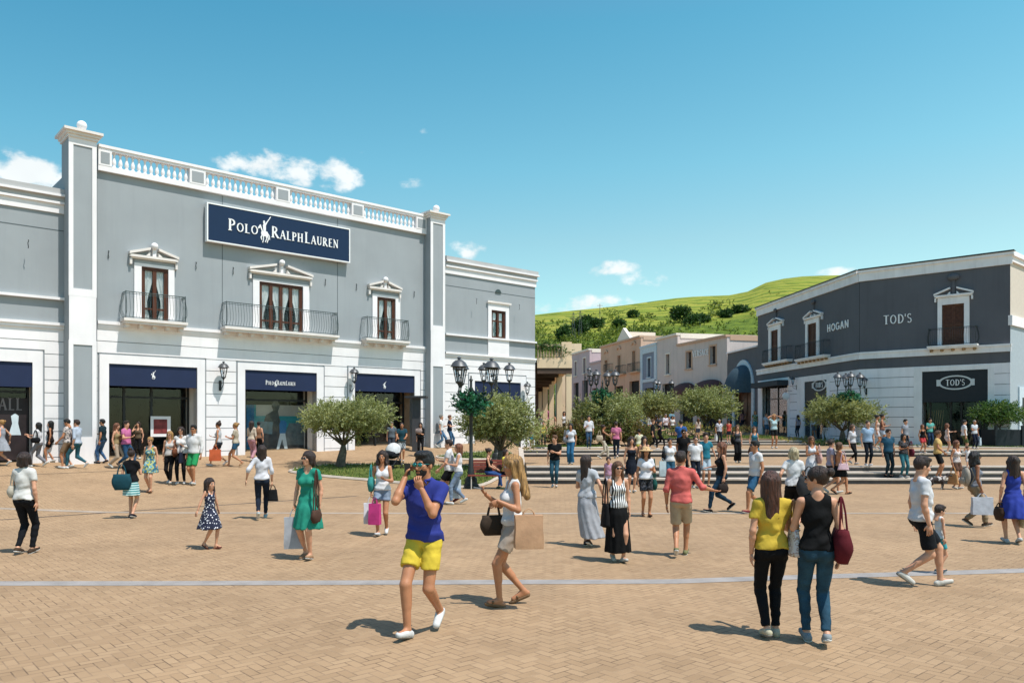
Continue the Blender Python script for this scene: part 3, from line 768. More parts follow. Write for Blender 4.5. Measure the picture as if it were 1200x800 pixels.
cutout(L0, W_+.018, sil(L0, W_, 318, 525, 1.0, [(-.45, .1), (.0, .2), (.35, .0), (.45, .4), (.5, .9), (.36, 1.35), (.30, 1.62), (.40, 1.9), (.28, 2.08), (.08, 2.08), (.0, 1.85), (.08, 1.66), (-.25, 1.45), (-.45, .9)]), mat('poster_coat', (.06, .065, .07), .6, var=.3), 'printed_man', bp_)
cutout(L0, W_+.024, sil(L0, W_, 311, 508, 1.0, [(-.34, .55), (.34, .52), (.30, -.02), (-.38, .05)]), mat('poster_bag', (.14, .22, .25), .6, var=.3), 'printed_bag', bp_)
cutout(L0, W_+.020, sil(L0, W_, 331, 530, 1.0, [(-.3, .1), (-.18, .1), (-.02, .6), (.1, .1), (.25, .1), (.12, .85), (-.12, .85)]), mat('poster_white', (.6, .68, .72), .6, var=.1), 'printed_trousers', bp_)
cutout(L0, W_+.022, sil(L0, W_, 331, 530, 1.0, [(-.14, .85), (.14, .85), (.2, 1.3), (.1, 1.42), (-.08, 1.42), (-.16, 1.25)]), mat('poster_shirt', (.04, .18, .38), .6, var=.1), 'printed_shirt', bp_)
# signs on the store
def sign(fr, px0, px1, yt0, yb0, w, label, m, border=None, cat='shop sign', th=.2):
    u0, u1 = fr.u(px0, w), fr.u(px1, w); zt, zb = fr.z(px0, yt0, w), fr.z(px0, yb0, w)
    root = empty('shop_sign', fr.pt((u0+u1)/2, w-th, zb)); tag(root, label, cat)
    if m:
        b = fr.mb(); b.box(u0, u1, w-th, w, zb, zt); b.build('sign_board', m, root)
    if border:
        b = fr.mb(); e = .05
        for (a, c, d, f_) in ((u0-e, u1+e, zt, zt+e), (u0-e, u1+e, zb-e, zb), (u0-e, u0, zb, zt), (u1, u1+e, zb, zt)): b.box(a, c, w-th, w+.02, d, f_)
        b.build('sign_border', border, root)
    return root, u0, u1, zb, zt
rt, u0, u1, zb, zt = sign(L0, 243.8, 409, 238.5, 281, .27, 'wide navy sign with white serif lettering and polo pony, high on the grey store', NAVYB, LETTER)
W1 = u1-u0; t_ = L0.mb(); hh_ = .47
zl = zb+(zt-zb)*.36
letters(t_, 'POLO', u0+W1*.125, zl, .295, hh_, W1*.205, small=.78)
letters(t_, 'RALPH', u0+W1*.415, zl, .295, hh_, W1*.235, small=.78)
letters(t_, 'LAUREN', u0+W1*.655, zl, .295, hh_, W1*.262, small=.78)
pony(t_, u0+W1*.37, zl-.30, .295, 1.12)
t_.build('lettering', LETTER, rt)
for px0, px1, px, py, lab in ((127.5, 231, 180, 440, 'small white polo pony on the navy blind above the first doorway'), (415.5, 485.6, 451, 451, 'small white polo pony on the navy blind above the third doorway')):
    rt = empty('shop_sign', L0.pt(L0.u(px), 0, L0.z(px, py))); tag(rt, lab, 'shop sign')
    t_ = L0.mb(); u, z = L0.uz(px, py+4.5, 0); pony(t_, u, z, -.018, .34, .01); t_.build('pony_emblem', LETTER, rt)
rt = empty('shop_sign', L0.pt(L0.u(329), 0, L0.z(329, 450))); tag(rt, 'small white serif lettering with pony on the middle navy blind', 'shop sign')
t_ = L0.mb(); u0, z = L0.uz(311.5, 450.5); u1 = L0.u(346.5); W1 = u1-u0
letters(t_, 'POLO', u0, z, -.016, .19, W1*.27, .8, depth=.008); letters(t_, 'RALPH', u0+W1*.385, z, -.016, .19, W1*.28, .8, depth=.008); letters(t_, 'LAUREN', u0+W1*.68, z, -.016, .19, W1*.32, .8, depth=.008)
pony(t_, u0+W1*.33, z-.08, -.016, .30, .008); t_.build('lettering', LETTER, rt)
wall_lamp(L0, 262, 434.5, 'black wall lantern between the first and second navy doorways', .82)
wall_lamp(L0, 415, 440, 'black wall lantern between the second and third navy doorways', .82)

# ---- left wing, right wing
def wing(label, u0, u1, wv, zc, doors_, levels, endwall=None):
    root = empty('store_wing', L0.pt((u0+u1)/2, wv, .7)); tag(root, label, 'building')
    opens = [(d[0], d[1], 0, d[4]) for d in doors_]
    m_ = L0.mb(); z1, z2, ztop = levels
    ops = opens+([endwall['win']] if endwall else [])
    wall_cells(m_, u0, u1, wv-.4, wv-.04, 0, ztop, ops); wall_cells(m_, u0, u1, wv-.04, wv, z1, ztop, ops)
    m_.box(u0, u1, -8.8, wv-6, 0, ztop-.5); m_.box(u1-.35, u1-.01, -6.2, wv-.41, 0, ztop-.4); m_.box(u0, u0+.4, -6.2, wv-.41, 0, ztop-.4); m_.box(u0+.4, u1-.35, -6.2, wv-.41, ztop-.6, ztop-.4)
    m_.build('upper_wall', GREY, root)
    m_ = L0.mb(); rustic(m_, u0, u1, 0, z1-.22, [(d[2]-.06, d[3]+.06, 0, d[5]+.06) for d in doors_], w=wv); m_.build('rusticated_wall', WHITE, root)
    m_ = L0.mb(); m_.box(u0, u1+.02, wv+.002, wv+.12, z1-.10, z1); m_.box(u0, u1+.02, wv+.002, wv+.06, z1-.22, z1-.10)
    m_.box(u0, u1+.02, wv+.002, wv+.14, z2-.09, z2); m_.build('string_course', WHITE, root)
    m_ = L0.mb(); m_.box(u0, u1+.05, wv+.002, wv+.06, zc, zc+.32); m_.box(u0, u1+.10, wv+.002, wv+.14, zc+.32, zc+.40); m_.box(u0, u1+.15, wv+.002, wv+.22, zc+.58, zc+.66); m_.build('cornice', WHITE, root)
    m_ = L0.mb(); m_.box(u0, u1+.08, wv+.002, wv+.10, zc+.40, zc+.58); m_.box(u0, u1+.12, wv-.3, wv+.16, zc+.66, zc+.86); m_.build('parapet', mat('parapet_grey', (.45, .45, .45), .85, var=.1, scale=1), root)
    m_ = L0.mb(); m_.box(u0, u1, wv+.001, wv+.006, zc-.62, zc-.59); m_.build('wall_joint', mat('joint_grey', (.10, .12, .13), .9), root)
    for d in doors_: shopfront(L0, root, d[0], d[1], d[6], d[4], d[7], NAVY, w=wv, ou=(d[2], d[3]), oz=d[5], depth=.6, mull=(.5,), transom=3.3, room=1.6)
    return root
wl = -.3
dz = L0.z(38, 424.5, wl)
wing_l = wing('low grey wing at the left edge with navy blind shop window', -14, L0.u(76, wl), wl, L0.z(76, 251.5, wl), [(-7, L0.u(38, wl), -7.4, L0.u(50, wl), dz, L0.z(50, 411.5, wl), .74, .82)], (5.72, L0.z(76, 349.5, wl)))if False else None
zc_l = L0.z(76, 251.5, wl)
wing_l = wing('low grey wing at the left edge with navy blind shop window', -14, L0.u(76, wl), wl, zc_l, [(-7, L0.u(38, wl), -7.4, L0.u(50, wl), dz, L0.z(50, 411.5, wl), .74, .82)], (L0.z(76, 379, wl), L0.z(76, 349.5, wl), zc_l+.66))
stays(L0, wing_l, [(L0.u(33, 0), L0.z(33, 286, 0))])
wr_u0, wr_u1 = L0.u(521, wl), L0.u(627, wl); zc_r = L0.z(627, 336.8, wl)
wd = (L0.u(575.3, wl), L0.u(592, wl), L0.z(575.3, 395.5, wl), L0.z(575.3, 363, wl))
wing_r = wing('grey wing on the right end of the big store with one curtained window', wr_u0, wr_u1, wl, zc_r, [(L0.u(556, wl), L0.u(610, wl), L0.u(549.5, wl), L0.u(616, wl), L0.z(556, 446, wl), L0.z(549.5, 437.5, wl), 1.05, .85)], (L0.z(523, 412, wl), L0.z(523, 390.5, wl), zc_r+.66), endwall={'win': wd})
french_window(L0, wing_r, wd[0], wd[1], wd[2], wd[3], 2, w=wl, transom=.62)
surround(L0, wing_r, wd[0], wd[1], wd[2], wd[3], L0.u(571.3, wl), L0.u(595.8, wl), L0.z(571.3, 354.5, wl), WHITE, w=wl, oz0=L0.z(523, 412, wl)+.01, p=.06)
m_ = L0.mb(); m_.box(L0.u(569.8, wl), L0.u(597.5, wl), wl+.061, wl+.14, L0.z(571.3, 354.5, wl), L0.z(571.3, 354.5, wl)+.1); m_.build('window_head', TRIM, wing_r)
u, z = L0.uz(583.5, 343.5, wl); m_ = L0.mb(); m_.prism([(u+.2*math.cos(R(a)), z+.2*math.sin(R(a))) for a in range(0, 181, 20)], wl+.004, wl+.05); m_.build('vent', IRONG, wing_r)
stays(L0, wing_r, [(L0.u(558), L0.z(558, 353)), (L0.u(608), L0.z(608, 360))])
wall_lamp(L0, 618, 455, 'black wall lantern at the far right corner of the grey wing', .8, w=wl)
# pale figure print in the left wing window
pr_ = empty('window_poster', L0.pt(L0.u(15, -.85), -.85, 1.0)); tag(pr_, 'dark window poster with pale figure and partial word at left edge', 'poster')
flat(L0, -30, 33, 465, 540, -.78, None).build('poster_print', mat('poster_black', (.03, .02, .022), .5, var=.6, scale=1.5), pr_)
t_ = L0.mb(); u, z = L0.uz(-14, 480, -.77); letters(t_, 'HALL', u, z, -.77, .42, 1.05, depth=.004); t_.build('poster_lettering', mat('poster_grey_type', (.2, .17, .17), .6, var=0), pr_)
cutout(L0, -.772, sil(L0, -.78, 17, 520, .9, [(-.2, .35), (.22, .35), (.12, .8), (.14, 1.1), (.02, 1.2), (-.12, 1.1), (-.08, .8)]), mat('poster_white', (.6, .68, .72), .6), 'printed_figure', pr_)

# ---------------------------------------------------------------- the slate building on the right
BO = (27.61, 43.5); BT = (.7404, -.6723); BN = (-.6723, -.7404); LB = 8.06
BD = (BO[0]-LB*BT[0], BO[1]-LB*BT[1])
B = Fr(BO, BT, BN); A = Fr(BD, (.0899, -.9960), (-.9960, -.0899)); Cc = Fr(BO, T1, N1)
slate = empty('corner_building', (25.5, 47.5, .8)); tag(slate, 'dark slate grey corner building with pale trim and brown shuttered windows', 'building')
ZR = 11.75; ZF = B.z(1184, 309.5); ZB1 = B.z(1184, 402.4); ZB0 = B.z(1184, 411.5); ZPN = B.z(1184, 424)
uA0 = A.u(888); uA1 = 0.0; uB0 = -LB; uB1 = 0.0
dB = (B.u(1080.6), B.u(1157.7), B.u(1071), B.u(1165.2), B.z(1080.6, 435.5), B.z(1071, 430.6))
dA = (A.u(943), A.u(969), A.u(934.3), A.u(971.9), A.z(969, 444.5), A.z(971.9, 437.5))
dA2 = (A.u(893.5), A.u(923), A.u(888.5), A.u(925), A.z(923, 446), A.z(925, 441.5))
oB = [(dB[0], dB[1], 0, dB[4])]; oA = [(dA[0], dA[1], 0, dA[4]), (dA2[0], dA2[1], 0, dA2[4])]
w1 = (A.u(904), A.u(912.3), A.z(904, 424.5), A.z(904, 388)); w2 = (A.u(947), A.u(957.4), A.z(957.4, 417.5), A.z(957.4, 377.5)); w3 = (B.u(1104), B.u(1130), B.z(1104, 405), B.z(1104, 357.5))
for fr, u0, u1, ops, e in ((B, uB0, uB1, oB+[w3], 1), (A, uA0, uA1, oA+[w1, w2], 0)):
    m_ = fr.mb(); wall_cells(m_, u0, u1, -.4, -.04, 0, ZR-.1, ops); wall_cells(m_, u0, u1, -.04, 0, ZPN, ZR-.1, ops); m_.build('upper_wall', SLATE, slate)
    m_ = fr.mb(); rustic(m_, u0, u1, 0, ZPN-.03, ops, pitch=.60, gap=.03); m_.build('rusticated_wall', PALE, slate)
    m_ = fr.mb(); m_.box(u0-.05*(1-e), u1+.1*e, .002, .10, ZF, ZR-.22); m_.box(u0-.1*(1-e), u1+.2*e, .002, .2, ZR-.22, ZR-.06); m_.build('cornice', PTRIM, slate)
    m_ = fr.mb(); m_.box(u0-.1*(1-e), u1+.22*e, -.3, .24, ZR-.06, ZR+.02); m_.build('roof_edge', mat('roof_edge_metal', (.03, .03, .032), .4, metal=.3), slate)
    m_ = fr.mb(); m_.box(u0-.05*(1-e), u1+.05*e, .002, .09, ZB0, ZB1-.12); m_.box(u0-.08*(1-e), u1+.08*e, .002, .14, ZB1-.12, ZB1); m_.build('string_course', PTRIM, slate)
# body behind
m_ = MB(); 
pA = A.pt(uA0, -.5, 0); pB = B.pt(-LB, -.6, 0); pC = B.pt(-.3, -.5, 0)
m_.box(23.6, 34, 49.5, 66, 0, ZR-.5)
m_.build('rear_block', SLATE, slate)
m_ = MB(); pts = [A.pt(uA0, -.42, 0)[:2], (BD[0]+.3, BD[1]+.5), B.pt(-.42, -.42, 0)[:2], (33.0, 50.5), (33.0, 65.0)]
m_.add([(x, y, ZR-.45) for x, y in pts]+[(x, y, ZR-.3) for x, y in pts], [tuple(range(5)), tuple(range(9, 4, -1))]+[(i, 5+i, 5+(i+1) % 5, (i+1) % 5) for i in range(5)])
m_.build('flat_roof', SLATE, slate)
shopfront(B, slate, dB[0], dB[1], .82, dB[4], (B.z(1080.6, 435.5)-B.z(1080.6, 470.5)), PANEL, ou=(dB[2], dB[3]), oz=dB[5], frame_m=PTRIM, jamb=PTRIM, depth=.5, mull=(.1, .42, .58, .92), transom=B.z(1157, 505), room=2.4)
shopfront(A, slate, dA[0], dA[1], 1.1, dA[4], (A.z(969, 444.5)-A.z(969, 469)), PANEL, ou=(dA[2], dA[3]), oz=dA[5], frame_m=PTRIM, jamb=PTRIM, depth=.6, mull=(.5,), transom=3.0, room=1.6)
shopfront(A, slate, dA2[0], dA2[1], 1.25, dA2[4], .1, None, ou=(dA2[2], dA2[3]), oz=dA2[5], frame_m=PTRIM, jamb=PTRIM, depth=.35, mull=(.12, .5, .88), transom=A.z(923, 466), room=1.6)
m_ = A.mb(); zz = A.z(923, 446); m_.prism([(dA2[0]-.2, zz-.35), (dA2[1]+.2, zz-.35), (dA2[1]+.2, zz+.05), (dA2[0]-.2, zz+.05)], .06, .9); m_.build('awning', mat('slate_awning', (.04, .05, .06), .8), slate)
for (fr, wv, ou0, ou1, oyt, p0, p1, py0, py1, b0, b1, zs) in (
    (A, w1, A.u(901.3), A.u(915.2), A.z(901.3, 383.5), A.u(898.7, .2), A.u(916, .2), 382.5, 375.5, A.u(892.5, .5), A.u(921.5, .5), A.z(904, 425)),
    (A, w2, A.u(944.6), A.u(960.6), A.z(960.6, 371.5), A.u(941, .2), A.u(961.5, .2), 370, 363.5, A.u(930.5, .5), A.u(965, .5), A.z(957, 418)),
    (B, w3, B.u(1099), B.u(1136.2), B.z(1099, 350), B.u(1094.6, .2), B.u(1139.5, .2), 348.5, 338.5, B.u(1086, .5), B.u(1145, .5), B.z(1104, 405.5))):
    shutters(fr, slate, wv[0], wv[1], wv[2], wv[3])
    surround(fr, slate, wv[0], wv[1], wv[2], wv[3], ou0, ou1, oyt, PTRIM, p=.07, oz0=wv[2]-.02)
    pd = pediment(fr, slate, p0, p1, oyt+.07, oyt+.07+.5, PTRIM, ball=False)
    bb = fr.mb(); c = (p0+p1)/2; bb.ball((c, .12, oyt+1.15), .27 if fr is B else .22, 14, 9, None, (1.15, .5, .7)); bb.box(c-.07, c+.07, .003, .10, oyt+.2, oyt+1.0); bb.build('urn_relief', SLATE, slate, smooth='auto')
    balcony(fr, slate, b0, b1, zs, zs+1.0, PTRIM, pr=.5, mc=mat('rusty_corbel', (.36, .24, .13), .8, var=.3, scale=4))
m_ = B.mb()
for px in (1008.5,): m_.box(-LB-.0, -LB+.02, .001, .006, ZB1, ZF)
m_.build('wall_joint', mat('joint_black', (.03, .03, .03), .9), slate)
def wall_text(fr, text, px0, px1, yb, hpx, label, serif, w=.06, m=LETTER):
    u0, z0 = fr.uz(px0, yb, w); u1 = fr.u(px1, w); h = hpx/F*fr.Y(u0, w)
    rt = empty('shop_sign', fr.pt((u0+u1)/2, 0, z0)); tag(rt, label, 'shop sign')
    t_ = fr.mb(); letters(t_, text, u0, z0, w, h, u1-u0, serif=serif, depth=.04); t_.build('lettering', m, rt)
wall_text(B, "TOD'S", 1035, 1069, 380.3, 10.5, 'white serif letters high on the slate wall beside the shuttered window', True)
wall_text(A, 'HOGAN', 968.8, 994.8, 389.3, 8.6, 'white sans serif letters on the slate wall, left of the bend', False)
def oval_sign(fr, px, py, rxp, ryp, label, w=.0):
    u, z = fr.uz(px, py, w); Yv = fr.Y(u, w); ry = ryp/F*Yv; rx = abs(fr.u(px+rxp, w)-fr.u(px-rxp, w))/2
    rt = empty('shop_sign', fr.pt(u, 0, z-ry)); tag(rt, label, 'shop sign')
    r = fr.mb(); n = 32
    for i in range(n):
        a0, a1 = 2*math.pi*i/n, 2*math.pi*(i+1)/n; k = .86
        r.prism([(u+rx*math.cos(a0), z+ry*math.sin(a0)), (u+rx*math.cos(a1), z+ry*math.sin(a1)), (u+rx*k*math.cos(a1), z+ry*(k-.05)*math.sin(a1)), (u+rx*k*math.cos(a0), z+ry*(k-.05)*math.sin(a0))], w-.03, w+.01)
    for s in (-1, 1): r.box(u+s*rx-.08, u+s*rx+.08, w-.02, w+.012, z-ry*.45, z+ry*.45)
    r.build('oval_border', mat('pale_lettering', (.6, .62, .62), .5, var=0), rt)
    t_ = fr.mb(); letters(t_, "TOD'S", u-rx*.56, z-ry*.42, w+.01, ry*.84, rx*1.12, depth=.02); t_.build('lettering', LETTER, rt)
oval_sign(B, 1119.5, 448, 20.5, 8.5, 'white oval shop sign on the panel over the wide right doorway')
oval_sign(A, 960, 451, 8, 7, 'small white oval shop sign over the narrow doorway left of the bend')
wall_lamp(B, 1013, 448, 'black wall lantern on the pale wall right of the bend', .8)
wall_lamp(A, 929, 446, 'black wall lantern between the narrow doorway and the shop window', .7)
rt = empty('hanging_sign', A.pt(A.u(921), .6, 4)); tag(rt, 'round white sign hanging beside the small shop window', 'shop sign')
c_ = A.pt(A.u(921, .5), .5, A.z(921, 464, .5)); m_ = MB(); m_.ball(c_, .28, 14, 9, None, (1, .25, 1)); m_.build('sign_disc', WHITE, rt, smooth=True)
m_ = MB(); m_.tube([A.pt(A.u(921, .5), .02, c_[2]+.4), A.pt(A.u(921, .5), .55, c_[2]+.4), (c_[0], c_[1], c_[2]+.25)], .015, 5); m_.build('sign_bracket', IRON, rt)
# shop window goods (wooden display) seen in the wide doorway
rt = empty('window_display', B.pt(B.u(1095, -1), -1, .85)); tag(rt, 'pale wooden lattice display standing inside the wide doorway', 'display')
m_ = B.mb()
for i, (a, b_) in enumerate(((1086, 1090), (1128, 1150), (1134, 1152))):
    u0, u1 = B.u(a, -1), B.u(b_, -1); m_.tube([(u0, -1-.1*i, .95), (u1, -1.0-.1*i, 3.1)], .05, 5)
for k in range(7): m_.tube([(B.u(1086+k*2.6, -1.3), -1.3, 1.0+(k % 3)*.3), (B.u(1090+k*2.6, -1.3), -1.3, 3.0)], .02, 4)
m_.build('display_frame', mat('display_wood', (.40, .27, .15), .5, var=.3), rt)
# facade C, right of the corner
beige = empty('pale_building', Cc.pt(3, 0, .8)); tag(beige, 'beige over grey blue building at the right edge', 'building')
zbC = Cc.z(1190, 371, 0)
m_ = Cc.mb(); m_.box(.01, 14, -.5, -.001, zbC, ZR-.6); m_.build('upper_wall', mat('beige_render', (.60, .53, .45), .85, var=.06), beige)
m_ = Cc.mb(); m_.box(.02, 14, -.5, -.002, 0, zbC-.1); m_.build('lower_wall', mat('soft_blue_render', (.36, .42, .46), .85, var=.06), beige)
m_ = Cc.mb(); m_.box(-.02, 14, -.2, .12, ZR-.6, ZR-.3); m_.box(-.1, 14, -.3, .22, ZR-.3, ZR-.04); m_.box(-.02, 14, -.1, .10, zbC-.55, zbC); m_.build('cornice', WHITE, beige)
u = Cc.u(1193); m_ = Cc.mb(); m_.box(u, u+3.4, .003, .08, .6, Cc.z(1193, 453)); m_.build('door_surround', mat('pale_blue_trim', (.55, .64, .70), .7), beige)
m_ = Cc.mb(); m_.box(u+.5, u+2.8, .081, .1, .6, Cc.z(1193, 453)-.6); m_.build('door', PANEL, beige)

# ---------------------------------------------------------------- shops along the street behind
def seg_frame(px0, Y0, px1, Y1):
    """front running from (px0, far) to (px1, near); u grows towards the nearer, right-hand end"""
    a = ((px0-HX)/F*Y0, Y0); b_ = ((px1-HX)/F*Y1, Y1); L_ = math.hypot(b_[0]-a[0], b_[1]-a[1]); t = ((b_[0]-a[0])/L_, (b_[1]-a[1])/L_)
    n = (t[1], -t[0]); 
    if n[1] > 0 or n[0] > 0: n = (-t[1], t[0]) if (-t[1]) < 0 else n
    if n[0] > 0: n = (-n[0], -n[1])
    return Fr(b_, t, n), L_
def arch_pts(uc, r, zb, zs, n=12): return [(uc-r, zb)]+[(uc-r*math.cos(math.pi*i/n), zs+r*math.sin(math.pi*i/n)) for i in range(n+1)]+[(uc+r, zb)]
def street(label, px0, Y0, px1, Y1, top, col, wins=(), shop=None, cornice=None, depth=9, extra=None, low=None):
    fr, L_ = seg_frame(px0, Y0, px1, Y1); zt = fr.z(px1, top)
    root = empty('street_shop', fr.pt(-L_/2, 0, 1.4)); tag(root, label, 'building')
    m_ = fr.mb(); ops = []
    for (a, b_, ya, yb) in wins: ops.append((fr.u(a), fr.u(b_), fr.z(a, yb), fr.z(a, ya)))
    so = [(fr.u(a), fr.u(b_), 0, fr.z(a, ya)) for (a, b_, ya) in (shop or ())]
    wall_cells(m_, -L_, 0, -.4, 0, 0, zt, ops+so); m_.box(-L_, -.0, -depth, -.41, 0, zt-.3); m_.build('wall', col, root)
    # recess the openings into the block
    m_ = fr.mb(); m_.box(-L_, .05, -.3, .18, zt, zt+.22); m_.box(-.3, .06, -depth, -.31, zt-.3, zt+.2); m_.build('cornice', cornice or col, root)
    for (a, b_, z0, z1) in ops:
        s = fr.mb(); s.box(a, b_, -.36, -.30, z0, z1); s.box((a+b_)/2-.06, (a+b_)/2+.06, -.30, -.24, z0, z1); s.box(a, b_, -.30, -.25, (z0+z1)/2-.05, (z0+z1)/2+.05); s.build('window', mat('dark_shutter', (.05, .035, .03), .6), root)
        s = fr.mb(); e = .16; s.box(a-e, a, .002, .05, z0-.12, z1+e); s.box(b_, b_+e, .002, .05, z0-.12, z1+e); s.box(a, b_, .002, .05, z1, z1+e); s.box(a-e-.05, b_+e+.05, .052, .16, z0-.2, z0-.08)
        s.build('window_surround', cornice or PTRIM, root)
    for (a, b_, _, z1) in so:
        s = fr.mb(); s.box(a, b_, -.39, -.33, 1.2, z1); s.box(a, b_, -.33, -.28, z1-.5, z1-.42); s.build('shop_window', DARKIN, root)
    return root, fr, L_, zt
C_V = mat('pinkish_grey_render', (.62, .53, .49), .85, streak=.15, var=.07, scale=.5)
C_P = mat('salmon_render', (.62, .40, .28), .85, streak=.15, var=.08, scale=.5)
C_U = mat('mauve_render', (.52, .41, .42), .85, var=.08, scale=.5)
C_G = mat('steel_blue_render', (.22, .25, .32), .85, var=.08, scale=.5)
C_T = mat('tan_trim', (.58, .38, .26), .85, var=.08, scale=.8)
C_W = mat('cream_render', (.78, .70, .60), .85, var=.05, scale=.5)
rv, fv, Lv, zv = street('pinkish grey shop with two brown dome awnings and raised lettering', 794, 81, 852, 72.2, 394.5, C_V, [(804.5, 810.5, 412.5, 431.5), (832.2, 839, 406, 426.5)], [(797, 812, 463), (820, 846, 459)], C_T)
for (a, b_, ya, yb, sx) in ((793, 815.5, 447, 463, 1), (818, 847.5, 443, 458, 1)):
    u0, u1 = fv.u(a), fv.u(b_); z0 = fv.z(b_, yb); z1 = fv.z(b_, ya)
    m_ = fv.mb(); n = 8; k = 10; vs = []; fs = []
    for j in range(n+1):
        ph = math.pi/2*j/n
        for i in range(k+1):
            t = i/k*math.pi; r_ = (u1-u0)/2
            vs.append(((u0+u1)/2-r_*math.cos(t), .01+1.3*math.cos(ph)*math.sin(t)**.6, z0+(z1-z0)*math.sin(ph)*math.sin(t)**.5))
    for j in range(n):
        for i in range(k): fs.append((j*(k+1)+i, j*(k+1)+i+1, (j+1)*(k+1)+i+1, (j+1)*(k+1)+i))
    m_.add(vs, fs); m_.build('dome_awning', mat('maroon_awning', (.11, .05, .045), .85, var=.15), rv, smooth=True)
wall_text(fv, 'VERSACE', 811.2, 830.5, 418.6, 7.2, 'pale raised letters between two windows on the pinkish grey shop', True, w=.1)
street('tall narrow beige shop with one slim window and relief arch', 770, 86, 794, 81, 392.5, C_V, [(780.5, 785, 415.5, 438)], [(776, 790, 450)], C_W)
r2, f2, l2, z2_ = street('narrow steel blue shop front with pale pilasters', 751, 91, 770, 86, 403.5, C_G, [(759, 762.8, 420, 441.5)], [(755.5, 766.5, 455)], mat('pale_blue_trim', (.55, .64, .70), .7))
m_ = f2.mb(); m_.box(-l2, -l2+.7, .002, .1, 0, z2_); m_.box(-.7, 0, .002, .1, 0, z2_); m_.box(-l2+.7, -.7, .002, .08, z2_-.7, z2_); m_.box(-l2+.7, -.7, .002, .09, f2.z(760, 447.5), f2.z(760, 444)); m_.build('pilaster', mat('pale_blue_trim', (.55, .64, .70), .7), r2)
r3, f3, l3, z3_ = street('long salmon pink shop building with three tall balcony windows', 704, 104, 751, 91, 395, C_P, [(708.8, 712, 422.5, 436), (724, 727.3, 417, 438), (741, 744.5, 411.5, 435.5)], [(720, 730, 453), (737.5, 749, 447)], C_T)
for (a, b_, yb) in ((706.5, 714, 436.5), (720.5, 729.5, 438.5), (734.5, 746.5, 436)):
    balcony(f3, r3, f3.u(a, .5), f3.u(b_, .5), f3.z((a+b_)/2, yb), f3.z((a+b_)/2, yb)+1.0, C_T, pr=.5, corb=False)
for px, py in ((710.5, 415.5), (725.5, 411), (743, 405.5)):
    u, z = f3.uz(px, py); m_ = f3.mb()
    for i in range(8):
        a0, a1 = R(20+i*17.5), R(20+(i+1)*17.5); m_.prism([(u+.75*math.cos(a0), z+.6*math.sin(a0)), (u+.75*math.cos(a1), z+.6*math.sin(a1)), (u+.5*math.cos(a1), z+.38*math.sin(a1)), (u+.5*math.cos(a0), z+.38*math.sin(a0))], .003, .14)
    m_.build('relief_ornament', C_T, r3)
m_ = f3.mb(); u = f3.u(731); m_.prism([(u-2.2, z3_+.22), (u, z3_+1.7), (u+2.2, z3_+.22)], -.3, .1); m_.box(u-.4, u+.4, -4, -.31, z3_, z3_+1.2); m_.build('gable', C_W, r3)
street('low mauve shop wall between the salmon building and the lilac one', 691, 108, 704, 104, 424, C_U, [], [(694, 700, 455)], C_U)
street('lilac grey shop with arched door far down the street', 670, 116, 691, 108, 410, C_U, [(673.5, 676, 424, 440), (683.5, 686.5, 420, 437)], [(672, 678, 449), (682, 689, 446)], C_W)
# the set-back slate wall with the arched doorway
fd, Ld = seg_frame(852.5, 72.0, 888, 65.2)
zt = fd.z(888, 406); rd = empty('street_shop', fd.pt(-3, 0, 1.4)); tag(rd, 'low slate wall with a blue grey dome awning over an arched doorway', 'building')
ua, ub = fd.u(862), fd.u(881.5); uc = (ua+ub)/2; rr_ = (ub-ua)/2; zs = fd.z(872, 458)
m_ = fd.mb(); wall_cells(m_, -Ld, 0, -.4, 0, 0, zt, [(ua, ub, 0, zs)])
m_.box(-Ld, 0, -6, -2.5, 0, zt-.3); m_.build('wall', SLATE, rd)
m_ = fd.mb(); m_.box(-Ld, 0, -.3, .12, zt, zt+.12); m_.build('coping', PALE, rd)
m_ = fd.mb()
for i in range(14):
    a0, a1 = math.pi*i/14, math.pi*(i+1)/14; r0, r1 = rr_+.05, rr_+.55
    def q(r, a): return (uc+r*math.cos(a), zs+(r+.6)*.9*math.sin(a))
    m_.prism([q(r0, a0), q(r1, a0), q(r1, a1), q(r0, a1)], .003, .12)
for s in (-1, 1): m_.box(uc+s*(rr_+.3)-.25, uc+s*(rr_+.3)+.25, .003, .12, 0, zs)
m_.build('arch_surround', mat('pale_blue_trim', (.55, .64, .70), .7), rd)
m_ = fd.mb(); n, k = 8, 12; vs = []; fs = []
for j in range(n+1):
    ph = math.pi/2*j/n
    for i in range(k+1):
        t = i/k*math.pi; vs.append((uc-(rr_+.05)*math.cos(t), .01+1.6*math.cos(ph)*math.sin(t)**.7, zs-.2+(rr_+.9)*.9*math.sin(ph)*math.sin(t)**.5))
for j in range(n):
    for i in range(k): fs.append((j*(k+1)+i, j*(k+1)+i+1, (j+1)*(k+1)+i+1, (j+1)*(k+1)+i))
m_.add(vs, fs); m_.build('dome_awning', mat('slate_blue_awning', (.05, .085, .11), .85, var=.15), rd, smooth=True)
m_ = fd.mb(); m_.box(ua, ub, -.39, -.34, 1.2, zs); m_.box(uc-.04, uc+.04, -.34, -.3, 1.2, zs); m_.build('shop_window', mat('warm_dark_interior', (.10, .05, .03), .5, var=.8, scale=2), rd)

